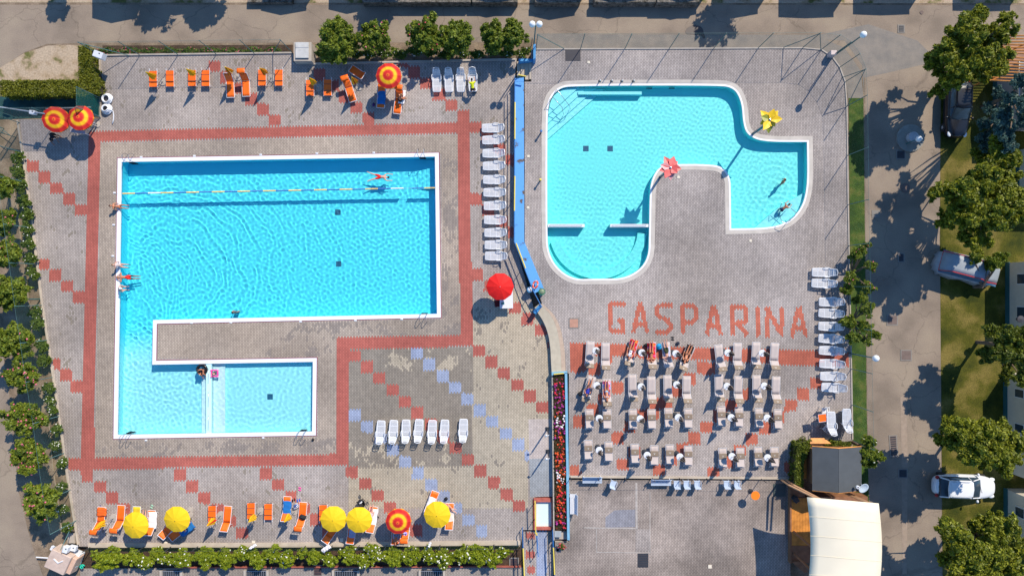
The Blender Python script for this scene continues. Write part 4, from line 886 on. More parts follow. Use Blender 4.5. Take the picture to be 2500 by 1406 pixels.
# ================================================================ FENCES, LAMPS
def fence(name, lab, pts, z, ht, postm, netm, spacing=2.2, braces=(), wire=True, rail=False, pr=.03, top_only=None):
    ps = [G(x, y, z) for x, y in pts]; o = Vector((ps[0].x, ps[0].y, z)); t = empty(name, lab, "fence", tuple(o)); mb = MB(); n = 0
    for a, b in zip(ps, ps[1:]):
        L = (b-a).length; k = max(1, round(L/spacing))
        for i in range(k+1):
            if i == 0 and a is not ps[0]: continue
            q = a.lerp(b, i/k)-o; q.z = 0; pb = MB(); pb.tube([(q.x, q.y, -.1), (q.x, q.y, ht)], pr, 7); pb.build("post", postm, t); n += 1
        c, d = a-o, b-o; mb.add([(c.x, c.y, .03), (d.x, d.y, .03), (d.x, d.y, ht), (c.x, c.y, ht)], [(0,1,2,3)])
    if netm: mb.build("mesh_panel", netm, t)
    wb = MB()
    for zz in ((ht,) if not rail else (ht, ht*.6, ht*.3)): wb.tube([(p-o).xy.to_3d()+Vector((0,0,zz)) for p in ps], .007 if not rail else .025, 5)
    wb.build("top_wire" if not rail else "rails", postm, t)
    for a, b in braces:
        a = G(a[0], a[1], z)-o; b = G(b[0], b[1], z)-o; bb = MB(); bb.tube([(a.x, a.y, ht*.95), (b.x, b.y, 0)], .028, 6); bb.build("brace", postm, t)
    return t
fence("mesh_fence", "tall green wire fence along the north side of the left deck", [(249,137),(715,131)], LD, 2.9, M_POST, M_NETM, 3.3, braces=[((249,137),(318,137)),((715,131),(666,131))])
fence("mesh_fence", "tall wire fence around the upper deck on the road side", [(1309,120),(1960,117),(2005,122),(2030,138),(2050,165),(2064,200),(2067,260),(2070,500),(2074,700),(2078,900),(2082,1075)], RD, 3.0, M_POST, M_NET, 3.4, braces=[((1309,120),(1378,120)),((1960,117),(1912,117)),((1960,117),(2004,122)),((2064,200),(2067,262)),((2064,200),(2056,190))])
fence("mesh_fence", "tall wire fence along the slanting west edge of the left deck", [(48,300),(64,445),(78,556),(91,645),(104,745),(117,830),(130,920),(146,1015),(158,1105),(172,1195),(186,1270)], LD, 2.9, M_POSTL, M_NET, 3.1)
fence("mesh_fence", "dense dark green mesh fence between hedge and striped umbrellas", [(44,289),(243,287)], LD, 2.9, M_POSTL, M_NETG, 3.4, braces=[((243,287),(178,288))])
fence("mesh_fence", "short dense green mesh fence beside the white hose coils", [(246,286),(246,240)], LD, 2.9, M_POSTL, M_NETG, 1.6)
fence("low_fence", "low dark railing on the wall above the bushes", [(222,1334),(1272,1327)], LD, 1.05, M_DKM, M_NET, 2.15, pr=.035)
fence("green_gate", "green bar gate at the left picture edge below the mesh fence", [(-20,292),(40,336)], 0, 2.0, M_POST, None, 1.0, rail=True)
fence("low_fence", "low dark handrail at the edge of the upper deck over the benches", [(1392,1164),(1925,1169)], RD, 1.0, M_DKM, None, 2.15, pr=.03)
fence("mesh_fence", "short mesh fence behind the oleanders beside the lamp", [(1060,112),(1298,112)], 0, 1.6, M_POST, M_NETM, 3.0)
def lamp(px, py, z, ht, lab, heads=1, r=.25, base=True):
    p = G(px, py, z); t = empty("street_lamp", lab, "lamp", (p.x, p.y, z)); mb = MB(); mb.tube([(0,0,0),(0,0,ht-.1)], [.06,.045], 8); mb.build("pole", M_POST, t)
    if heads == 2:
        mb = MB(); mb.tube([(-.28,0,ht-.1),(.28,0,ht-.1)], .03); mb.build("crossarm", M_POST, t)
    for k in range(heads):
        dx = 0 if heads == 1 else (-.26 if k == 0 else .26)
        mb = MB(); mb.ball((dx,0,ht+r*.6), r if heads == 1 else .24, 14, 0, 8); mb.build("globe", mat("frosted_globe", (.80,.82,.83), .15, var=.05), t, smooth=True)
        mb = MB(); mb.lathe([(.09,0),(.12,.05),(.06,.1)], 10, (dx,0,ht-.1)); mb.build("collar", M_ALU, t)
    return t
lamp(1303,116,RD,4.3,"tall lamp with two white globes above the steps",2)
lamp(2033,139,RD,4.3,"tall single globe lamp at the rounded corner of the upper deck")
lamp(2073,862,RD,3.6,"single globe lamp beside the east fence near the red band")
lamp(2210,352,0,1.6,"short globe lamp on the round planter base in the east road",1)
lamp(2275,480,0,2.0,"short globe lamp half hidden in the tree by the east lawn",1,.28)
lamp(100,730,0,2.2,"small red trimmed garden lamp beside the west fence",1,.13)
p = G(2036,138,RD); mb = MB(); mb.box((0,0,.35), (.45,.35,.7)); tag(mb.build("lamp_cabinet", mat("pinkish_box", (.62,.5,.47), .6), loc=(p.x-.35, p.y+.05, RD), bevel=.02), "small pinkish cabinet at the foot of the corner lamp", "cabinet")
p = G(2221,338,0); t = empty("planter_base", "round concrete base with drum in tree shadow on the east road", "planter base", (p.x, p.y, 0)); mb = MB(); mb.lathe([(1.12,0),(1.12,.12),(1.0,.14),(.01,.14)], 32); mb.build("plinth", mat("round_concrete", (.26,.25,.22), .85), t); mb = MB(); mb.lathe([(.4,.14),(.4,.55),(.36,.55),(.34,.5),(.01,.5)], 24); mb.build("drum", mat("drum", (.5,.5,.52), .5), t)
# ================================================================ BUILDINGS
M_PANEL = mat("beige_panel", (.58,.52,.42), .7, var=.06); M_ROOFG = mat("grey_roof", (.28,.28,.29), .7, var=.08); M_ROOFB = mat("beige_roof", (.33,.31,.27), .75, var=.06, scale=1.2); M_WTRIM = mat("white_trim", (.75,.75,.74), .5, var=.03); M_GLASS = mat("window_glass", (.03,.05,.07), .08, var=.1); M_TEALSH = mat("teal_shade", (.02,.10,.11), .6)
def cabin(lab, x0, y0, x1, y1, hw, rise, axis='y', roof=M_ROOFB, wins=(), wallm=None):
    """mobile home whose foot shows at these px"""
    a, b = G(x0, y0, 0), G(x1, y1, 0); c = (a+b)/2; W, L = abs(b.x-a.x), abs(b.y-a.y); t = empty("mobile_home", lab, "cabin", (c.x, c.y, 0))
    mb = MB(); mb.box((0,0,hw/2), (W-.1, L-.1, hw-.05)); mb.build("wall", wallm or M_PANEL, t)
    mb = MB()
    if axis == 'y': vs = [(-W/2,-L/2,hw),(0,-L/2,hw+rise),(W/2,-L/2,hw),(-W/2,L/2,hw),(0,L/2,hw+rise),(W/2,L/2,hw)]
    else: vs = [(-W/2,L/2,hw),(-W/2,0,hw+rise),(-W/2,-L/2,hw),(W/2,L/2,hw),(W/2,0,hw+rise),(W/2,-L/2,hw)]
    mb.add(vs, [(0,1,4,3),(1,2,5,4),(0,2,1),(3,4,5),(0,3,5,2)]); rf = mb.build("roof", roof, t)
    mb = MB()
    for sx in (-1, 1): mb.box((sx*(W/2+.02),0,hw), (.07,L+.1,.12))
    for sy in (-1, 1): mb.box((0,sy*(L/2+.02),hw+.0), (W-.03,.07,.12))
    mb.build("gutter", M_WTRIM, t)
    for py, l_ in wins:       # windows in the wall facing the road: photo height of their middle, width
        dy = (703-py)/30*(H-1.6)/H-c.y
        mb = MB(); mb.box((-W/2+.04,dy,1.65), (.06,l_+.14,.94)); f = mb.build("window", M_WTRIM, t); mb = MB(); mb.box((-W/2,dy,1.65), (.05,l_,.8)); mb.build("pane", M_GLASS, f)
    mb = MB(); mb.box((-W/2+.03,0,.2), (.08,L,.4)); mb.build("shade_strip", M_TEALSH, t)  # dark teal strip standing in for the shade along the wall's foot
    mb = MB(); mb.box((0,-L/2+.03,1.15), (.9,.05,2.0)); d = mb.build("door", M_WTRIM, t); mb = MB(); mb.box((.33,-L/2-.01,1.1), (.12,.05,.04)); mb.build("handle", M_ALU, d)
    return t
cabin("grey roofed cabin half hidden by the conifer at the right edge", 2424,178,2580,322, 2.7,.35,'x',M_ROOFG,wallm=M_ROOFG)
cabin("cabin corner with pale roof at the right edge below the conifer", 2478,368,2620,488, 2.7,.3,'x',M_ROOFB)
cabin("beige cabin right of the covered car with two windows facing the road", 2454,640,2620,805, 2.6,.2,'x',M_ROOFB,[(681,.75),(762,.8)])
cabin("beige cabin behind the dark tree, with two small windows", 2449,908,2620,1150, 2.6,.2,'x',M_ROOFB,[(960,.6),(1045,.6)])
cabin("beige cabin at the right edge right of the white car", 2450,1190,2620,1312, 2.6,.2,'x',M_ROOFB,[(1250,.7)])
p = G(2487,779,2.9); mb = MB(); mb.lathe([(.14,0),(.14,.25),(.28,.27),(.28,.32),(.02,.38)], 16); tag(mb.build("roof_vent", DK, loc=(p.x, p.y, 2.8)), "dark round vent cap on the beige cabin roof by the dark tree", "vent")
# cabins just north of the picture: their shadows and eaves reach into it
NB = [(225,335,50,.45),(370,497,33,.4),(637,748,32,.4),(802,905,29,.4),(1138,1250,38,.4),(1292,1403,44,.4),(1437,1545,41,.4),(1590,1700,41,.5),(1740,1850,40,.4),(1900,2035,48,.1),(2082,2220,41,.1),(2325,2466,32,.1)]
for i, (x0, x1, y, rise) in enumerate(NB):
    hw = 2.75; k = H/(H-hw); S = hw/math.tan(SUN_EL)           # shadow offset in metres
    X0, X1 = (x0-1250)/30+SX*S, (x1-1250)/30+SX*S; Y = (703-y)/30+SY*S+.05
    c = ((X0+X1)/2, Y+4.2); t = empty("mobile_home", f"cabin just above the picture's top edge, {ORD[i]} from the left, seen by its shadow", "cabin", (c[0], c[1], 0), group="cabins along the top edge"); W, L = X1-X0, 8.2
    mb = MB(); mb.box((0,0,hw/2), (W-.3, L-.3, hw-.05)); mb.build("wall", M_PANEL, t)
    mb = MB(); mb.add([(-W/2,-L/2,hw),(0,-L/2,hw+rise),(W/2,-L/2,hw),(-W/2,L/2,hw),(0,L/2,hw+rise),(W/2,L/2,hw)], [(0,1,4,3),(1,2,5,4),(0,2,1),(3,4,5),(0,3,5,2)]); mb.build("roof", M_ROOFB, t)
    mb = MB(); mb.box((0,-L/2+.13,1.15), (.9,.05,2.0)); mb.build("door", M_WTRIM, t)
M_STONE = rampmat("grey_stone", [(.07,.06,.045),(.15,.14,.12),(.22,.19,.16)], scale=3, fine=(12,.4), bump=.6)
for i, (x0, x1, hh) in enumerate(((590,700,.45),(870,1135,.85),(1138,1250,.85),(1292,1403,.85),(1437,1588,.9),(1590,1694,1.0))):
    a, b = G(x0+14, 8, hh), G(x1+14, 8, hh); mb = MB(); mb.box((0,0,hh/2), (b.x-a.x, .55, hh)); tag(mb.build("hedge_wall", M_STONE, loc=((a.x+b.x)/2, a.y+.32, 0), bevel=.05), f"low grey stone wall along the top edge, {ORD[i]} from the left", "wall", "stone walls along the top edge")
for i, (x, y, z, s) in enumerate(((470,-85,5.0,1.9),(590,-90,5.2,1.8),(30,-70,4.6,1.7),(215,-60,3.9,.9),(1000,-70,5.0,1.5),(1850,-75,5.6,1.9))):
    c = Vector(((x-1250)/30, (703-y)/30+1, 0)); rr = random.Random(600+i)
    plant("tree", f"tree above the top edge whose ragged shadow falls on the north road, {ORD[[3,4,0,2,5,6][i] if False else i]} of six", "tree", c, crown(rr, s, z, 7), 5000, .17, L_TREE, z-1.4, 610+i, .14, group="trees above the top edge")
# hut with dark gable roof
def hut():
    z1, z2 = 3.1, 3.75; a, b = G(1983,1090,z1), G(2101,1196,z1); c = (a+b)/2; W, L = b.x-a.x, a.y-b.y; t = empty("garden_hut", "wooden hut with dark grey gable roof and orange trim", "hut", (c.x, c.y, 0)); rx = G(2047,1140,z2).x-c.x
    mb = MB(); mb.box((0,0,z1/2), (W-.5, L-.6, z1-.02)); mb.add([(-W/2+.25,L/2-.3,z1-.01),(W/2-.25,L/2-.3,z1-.01),(rx,L/2-.3,z2-.1)], [(0,1,2)]); mb.build("wall", M_WOODB, t)
    mb = MB(); mb.add([(-W/2,-L/2,z1),(rx,-L/2,z2),(rx,L/2,z2),(-W/2,L/2,z1)], [(0,1,2,3)]); mb.add([(rx,-L/2,z2),(W/2,-L/2,z1+.1),(W/2,L/2,z1+.1),(rx,L/2,z2)], [(0,1,2,3)]); mb.build("roof", mat("dark_felt", (.075,.085,.095), .8, var=.1, scale=1.5), t, solid=.06)
    mb = MB()
    for s in (-1, 1): mb.tube([(-W/2,s*(L/2+.03),z1-.02),(rx,s*(L/2+.03),z2-.02),(W/2,s*(L/2+.03),z1+.08)], .05, 4)
    mb.build("trim", M_WOOD, t)
    mb = MB(); mb.box((-W/2+.1,0,1.6), (.5,L-.9,.06)); mb.box((-W/2-.2,L/2-.5,1.0), (.08,.08,2)); mb.box((-W/2-.2,-L/2+.5,1.0), (.08,.08,2)); mb.build("counter", M_WOOD, t)
    mb = MB(); mb.add([(-W/2+.15,L/2+.05,2.4),(W/2-1.9,L/2+.05,2.4),(W/2-2.3,L/2+.42,2.1),(-W/2+.35,L/2+.42,2.1)], [(0,1,2,3)]); mb.build("awning", M_WOOD, t, solid=.05)
hut()
def dish():
    p = G(2107,1190,3.4); t = empty("satellite_dish", "pale blue satellite dish beside the hut's lower right corner", "satellite dish", (p.x, p.y, 0))
    mb = MB(); mb.tube([(0,0,0),(0,0,3.2)], .035); mb.tube([(0,0,3.2),(-.1,.25,3.35)], .03); mb.build("mast", M_ALU, t)
    mb = MB(); d = Vector((.25,-.35,1)).normalized(); x = d.cross(Vector((0,1,0))).normalized(); y = d.cross(x); rows = []
    for i in range(7):
        r = .43*i/6; rows.append([tuple(Vector((0,0,3.35))+x*r*math.cos(k*math.pi/12)+y*r*math.sin(k*math.pi/12)*.92+d*(r*r*.6)) for k in range(25)])
    mb.sheet(rows); mb.build("dish", mat("dish_grey", (.52,.62,.72), .35, var=.03), t, smooth=True, solid=.02)
    mb = MB(); mb.tube([(-.1,.1,3.4),(-.55,.15,3.75)], .02); mb.lathe([(.13,0),(.13,.12),(.08,.14),(.08,.02)], 14, (-.6,.15,3.68)); mb.build("receiver", M_WPL, t)
dish()
def sail():
    t = empty("canopy_roof", "large cream vaulted membrane roof over the wooden terrace", "canopy", (26,-20,0)); o = Vector((26,-20,0)); z0 = 4.7
    rows = []
    for i in range(15):
        s = i/14; z = z0+.9*math.sin(math.pi*min(max((s*.8+.1),0),1)) 
        yl = 1213+s*330; xl = 1970+9*math.sin(math.pi*min(s*1.4,1)); xr = 2145+8*math.sin(math.pi*min(s*1.5, 1)); yr = 1228+s*330
        rows.append([tuple(G(xl+(xr-xl)*j/8, yl+(yr-yl)*j/8, z0+.15+.5*math.sin(math.pi*j/8))-o) for j in range(9)])
    mb = MB(); mb.sheet(rows); mb.build("membrane", mat("cream_membrane", (.80,.72,.56), .6, var=.04, scale=.5), t, smooth=True, solid=.03)
    for i in (2,4,6,8,10,12): mb = MB(); mb.tube([Vector(p)+Vector((0,0,.03)) for p in rows[i]], .014, 5); mb.build("seam", mat("cream_seam", (.76,.68,.52), .7, var=.02), t)
    for a, za, b, zb in (((1926,1184),PZ,(2004,1222),5.0),((1938,1184),PZ,(2014,1224),5.0),((2062,1203),PZ,(2135,1234),4.9),((2070,1203),PZ,(2142,1236),4.9)):
        mb = MB(); p, q = G(*a, 2.4)-o, G(*b, zb-.25)-o; r = G(*a, za)-o
        d = (q-p); mb.tube([p, q], .085, 4); mb.tube([(p.x,p.y,0),(p.x,p.y,2.4)], .09, 4); mb.build("timber_beam", mat("pale_timber", (.50,.28,.15), .6, var=.15), t)
    for a in ((1978,1340),(1978,1398)):
        mb = MB(); p = G(*a, 4.6)-o; mb.tube([(p.x+.3,p.y,0),(p.x+.3,p.y,4.6)], .09, 6); mb.build("post", M_WOODB, t)
sail()
def terrace():
    z = PZ+.35; p = G(1955,1290,z); o = Vector((p.x, p.y, 0)); t = empty("wooden_terrace", "orange wooden terrace platform with brown edge left of the cream roof", "terrace", (p.x, p.y, 0)); S = lambda pts, zz: [tuple((G(x, y, zz)-o).xy) for x, y in pts]
    mb = MB(); mb.poly(S([(1932,1213),(2120,1213),(2120,1330),(1932,1330)], z), 0, z-.06)
    mb.build("base", M_WOODB, t)
    for i in range(7):
        mb = MB(); x = 1932+i*7; mb.poly(S([(x,1215),(x+6.6,1215),(x+6.6,1331),(x,1331)], z), z-.05, z); mb.build("plank", M_WOOD, t)
    mb = MB(); mb.poly(S([(1928,1190),(1932,1190),(1932,1374),(1928,1374)], z), 0, z+.05); mb.build("edge_board", M_WOODB, t)
    mb = MB(); mb.poly(S([(1933,1332),(2120,1332),(2120,1373),(1933,1373)], z), 0, z-.01); mb.build("brown_floor", M_WOODB, t); mb = MB(); mb.poly(S([(1933,1190),(1965,1190),(1965,1212),(1933,1212)], z), 0, z-.01); mb.build("upper_step", M_WOODB, t)
terrace()
p = G(1943,1219,1.5); t = empty("loudspeaker", "black loudspeaker box on the terrace corner", "loudspeaker", (p.x, p.y, 1.15), .6); mb = MB(); mb.box((0,0,.25), (.38,.42,.5)); mb.build("cabinet", M_DKM, t, bevel=.02); mb = MB(); mb.box((0,-.215,.25), (.32,.02,.42)); mb.build("grille", mat("grille_cloth", (.05,.06,.07), .9), t)
mb = MB(); p = G(1935,1372,PZ+.4); mb.poly([(-.05,.1),(.8,.1),(1.2,-.7),(.9,-.8),(.1,-.1)], 0, .5); tag(mb.build("timber_wedge", M_WOODB, loc=(p.x, p.y, PZ)), "angled brown timber piece below the terrace", "timber")
def pergola():
    z = 2.9; p = G(2460,140,z); o = Vector((p.x, p.y, 0)); t = empty("wooden_pergola", "orange wooden slatted pergola deck at the top right edge", "pergola", (p.x, p.y, 0))
    for i in range(16):
        mb = MB(); y = 88+i*7.2; a, b = G(2440-(i*2.4), y, z)-o, G(2540, y+(6 if i > 6 else 0), z)-o; mb.tube([a, b], .055, 4); mb.build("slat", M_WOOD, t)
    for x, y in ((2412,195),(2436,90),(2540,90),(2540,195),(2470,120)):
        mb = MB(); q = G(x, y, z)-o; mb.tube([(q.x,q.y,0),(q.x,q.y,z)], .07, 4); mb.build("post", M_WOOD, t)
    mb = MB(); mb.tube([G(2437,84,z)-o, G(2410,200,z)-o, G(2438,190,z)-o], .07, 4); mb.build("edge_beam", M_WOOD, t)
    mb = MB(); mb.poly([tuple((G(x, y, .3)-o).xy) for x, y in ((2425,110),(2540,110),(2540,190),(2425,190))], 0, .3); mb.build("floor", M_WOODB, t)
pergola()
def cabinet():
    z = 1.3; p = G(738,126,z); t = empty("concrete_cabinet", "grey concrete cabinet with pale metal lid on the north edge", "cabinet", (p.x, p.y, 0)); mb = MB(); mb.box((0,0,z/2-.03), (1.42,1.5,z-.06)); mb.build("body", M_CONC, t, bevel=.02)
    mb = MB(); mb.box((0,.08,z+.03), (1.05,1.25,.06)); mb.build("lid", mat("pale_lid", (.50,.50,.49), .5, var=.12), t, bevel=.01); mb = MB(); mb.box((0,.28,z+.07), (1.03,.02,.012)); mb.build("handle", M_ALU, t)
cabinet()
def whitebox(px, py, z, dim, lab, rz=0, nm="service_box"):
    p = G(px, py, z); t = empty(nm, lab, "box", (p.x, p.y, z-dim[2]), rz); mb = MB(); mb.box((0,0,dim[2]/2), dim); mb.build("body", M_WPL, t, bevel=.03); mb = MB(); mb.box((dim[0]*.15,dim[1]*.2,dim[2]+.004), (.1,.08,.02)); mb.build("latch", M_DKM, t); return t
whitebox(238,133,2.3,(.75,.5,.55),"white service box on the corner post beside the hedge end",-.35)
whitebox(77,274,2.9,(.42,.3,.35),"white box on the boom over the green mesh fence",-.1)
p = G(0,262,2.8); mb = MB(); q = G(110,278,2.8); mb.tube([(0,0,0),tuple(q-p)], .05, 8); mb.tube([(6,-.9,-2.3),(6,-.9,0)], .04); tag(mb.build("boom", M_ALU, loc=tuple(p)), "long pale metal boom reaching in from the left edge over the green fence", "boom")
# ================================================================ CARS
def outline(L, W, e=3.2, n=40, fx=0, taper=0):
    pts = []
    for k in range(n):
        a = 2*math.pi*k/n; c, s = math.cos(a), math.sin(a); x = (abs(c)**(2/e))*L/2*(1 if c > 0 else -1)+fx; y = (abs(s)**(2/e))*W/2*(1 if s > 0 else -1)*(1-taper*(x-fx)/L); pts.append((x, y))
    return pts
def loft(mb, sections, mi=0):
    n = len(sections[0][0]); vs = []; fs = []
    for pts, z in sections: vs += [(p[0], p[1], z) for p in pts]
    for i in range(len(sections)-1):
        for k in range(n): fs.append((i*n+k, i*n+(k+1) % n, (i+1)*n+(k+1) % n, (i+1)*n+k))
    fs.append(tuple(range(n-1, -1, -1))); fs.append(tuple((len(sections)-1)*n+k for k in range(n))); return mb.add(vs, fs, mi)
def car(px, py, rz, L, W, paint, lab, estate=True):
    """front towards +x of the car"""
    p = G(px, py, .9); t = empty("parked_car", lab, "car", (p.x, p.y, 0), rz); hh = 1.0
    mb = MB(); loft(mb, [(outline(L-.3,W-.22,4),.22),(outline(L-.04,W-.04,3.6),.42),(outline(L,W,3.4),.62),(outline(L-.08,W-.06,3.2),.86),(outline(L-.35,W-.22,3.0),hh),(outline(L-1.0,W-.5,3.0),hh+.05)]); mb.build("body", paint, t, smooth=40)
    x0, x1 = -L/2+.28, L/2-1.42                                     # cabin foot from rear window to windscreen
    def ring(xa, xb, w0, w1, z): return ([(xa,-w0*.86),(xa+.12,-w0),(xb-.25,-w1),(xb,-w1*.80),(xb+.07,0),(xb,w1*.80),(xb-.25,w1),(xa+.12,w0),(xa,w0*.86),(xa-.06,0)], z)
    mb = MB(); loft(mb, [ring(x0,x1+.15,W/2-.12,W/2-.10,hh-.02), ring(x0+.08,x1-.05,W/2-.14,W/2-.13,hh+.1), ring(x0+.50,x1-.85,W/2-.28,W/2-.27,1.5)]); mb.build("window", M_GLASS, t, smooth=30)
    mb = MB(); loft(mb, [ring(x0+.44,x1-.80,W/2-.265,W/2-.255,1.485), ring(x0+.50,x1-.86,W/2-.31,W/2-.30,1.545), ring(x0+.8,x1-1.1,W/2-.45,W/2-.45,1.565)]); mb.build("roof", paint, t, smooth=50)
    mb = MB()
    for s in (-1, 1):
        mb.tube([(x1+.05,s*(W/2-.2),hh+.06),(x1-.85,s*(W/2-.285),1.5)], .04, 6); mb.tube([(x0+.04,s*(W/2-.2),hh+.05),(x0+.5,s*(W/2-.285),1.5)], .05, 6)
        mb.tube([(0.1,s*(W/2-.12),hh),(0.05,s*(W/2-.27),1.5)], .035, 6)
    mb.build("pillar", paint, t); 
    for s in (-1, 1):
        mb = MB(); mb.tube([(x0+.7,s*(W/2-.36),1.57),(x0+.8,s*(W/2-.36),1.61),(x1-1.2,s*(W/2-.36),1.61),(x1-1.1,s*(W/2-.36),1.57)], .02); mb.build("roof_rail", M_ALU if "white" in lab else paint, t)
        mb = MB(); mb.ball((x1-.12,s*(W/2+.10),1.02), (.10,.13,.09), 8); mb.build("mirror", paint, t, smooth=True)
        mb = MB(); mb.ball((L/2-.30,s*(W/2-.30),.80), (.26,.17,.07), 10); o = mb.build("headlight", mat("headlight", (.75,.78,.82), .08, var=.02), t, smooth=True); o.rotation_euler.z = 0
        mb = MB(); mb.ball((-L/2+.20,s*(W/2-.24),.86), (.17,.15,.10), 8); mb.build("tail_light", mat("tail_red", (.35,.01,.01), .2), t, smooth=True)
        for x in (-L/2+.85, L/2-.9):
            mb = MB(); mb.lathe([(.2,-.1),(.31,-.1),(.33,-.05),(.33,.07),(.3,.1),(.2,.1)], 20); wl = mb.build("wheel", mat("tyre", (.02,.02,.02), .8), t); wl.rotation_euler = (math.pi/2,0,0); wl.location = (x, s*(W/2-.12), .33)
            mb = MB(); mb.lathe([(.2,-.09),(.2,.09),(.05,.11),(.01,.11)], 12); r_ = mb.build("rim", M_ALU, wl)
    mb = MB(); mb.box((-L/2-.0,0,.66), (.03,.52,.12)); mb.build("number_plate", M_WPL, t)
    mb = MB(); mb.tube([(x1+.20,-.35,hh+.07),(x1-.05,.25,hh+.13)], .012, 4); mb.build("wiper", M_DKM, t)
    return t
car(2357,1189,R(-2),4.9,1.92, mat("white_car_paint",(.78,.80,.83),.25,var=.01,coat=.6), "white estate car parked facing right between two trees")
car(2341,264,R(-92),4.7,1.85, mat("black_car_paint",(.006,.008,.014),.3,var=.05,coat=.2), "black car parked under the big tree, front pointing down")
def covered():
    p = G(2366,655,.9); t = empty("covered_car", "car under a grey blue cloth cover with red piping", "covered car", (p.x, p.y, 0), R(-15)); L, W = 4.9, 1.95
    def wav(pts, a): return [(x*(1+a*math.sin(k*2.1)*.03), y*(1+a*(math.sin(k*1.7)+.7*math.sin(k*2.9))*.06)) for k, (x, y) in enumerate(pts)]
    mb = MB(); n = 48; loft(mb, [(wav(outline(L+.15,W+.2,4,n),1.3),.12),(wav(outline(L,W+.02,4,n),.6),.6),(outline(L-.1,W-.1,4,n),.98)]); mb.build("skirt", mat("grey_cover_cloth", (.36,.40,.44), .6, var=.12, scale=3), t, smooth=True)
    top = [(-L/2+.15,-.72,1.0),(-L/2+.1,.72,1.0),(-L/2+.75,.74,1.52),(-L/2+.8,-.74,1.52)]
    mb = MB(); X = [(-L/2+.05,.78,.99),(-L/2+.7,.72,1.50),(0,.72,1.56),(.85,.70,1.50),(1.5,.74,1.06),(L/2-.08,.66,.97)]
    mb.sheet([[(x, -y, z), (x, -y*.5, z+.03), (x, 0, z+.04), (x, y*.5, z+.03), (x, y, z)] for x, y, z in X])
    mb.build("top_panel", mat("pale_cover_cloth", (.30,.34,.38), .55, var=.08, scale=3), t, smooth=True, solid=.02)
    mb = MB(); vs = []
    for s in (-1, 1):
        for (x, y, z), (x2, y2, z2) in zip(X, X[1:]): mb.add([(x,s*y,z-.01),(x2,s*y2,z2-.01),(x2,s*(W/2-.06),.97),(x,s*(W/2-.06),.97)], [(0,1,2,3)])
    mb.build("side_panel", mat("blue_cover_cloth", (.05,.14,.24), .6, var=.15), t)
    mb = MB()
    for s in (-1, 1): mb.tube([(x, s*y*1.01, z+.02) for x, y, z in X], .03, 6)
    mb.tube([(-L/2+.05,-.78,1.0),(-L/2+.05,.78,1.0)], .03, 6); mb.build("red_piping", mat("red_piping", (.60,.05,.05), .5), t)
covered()
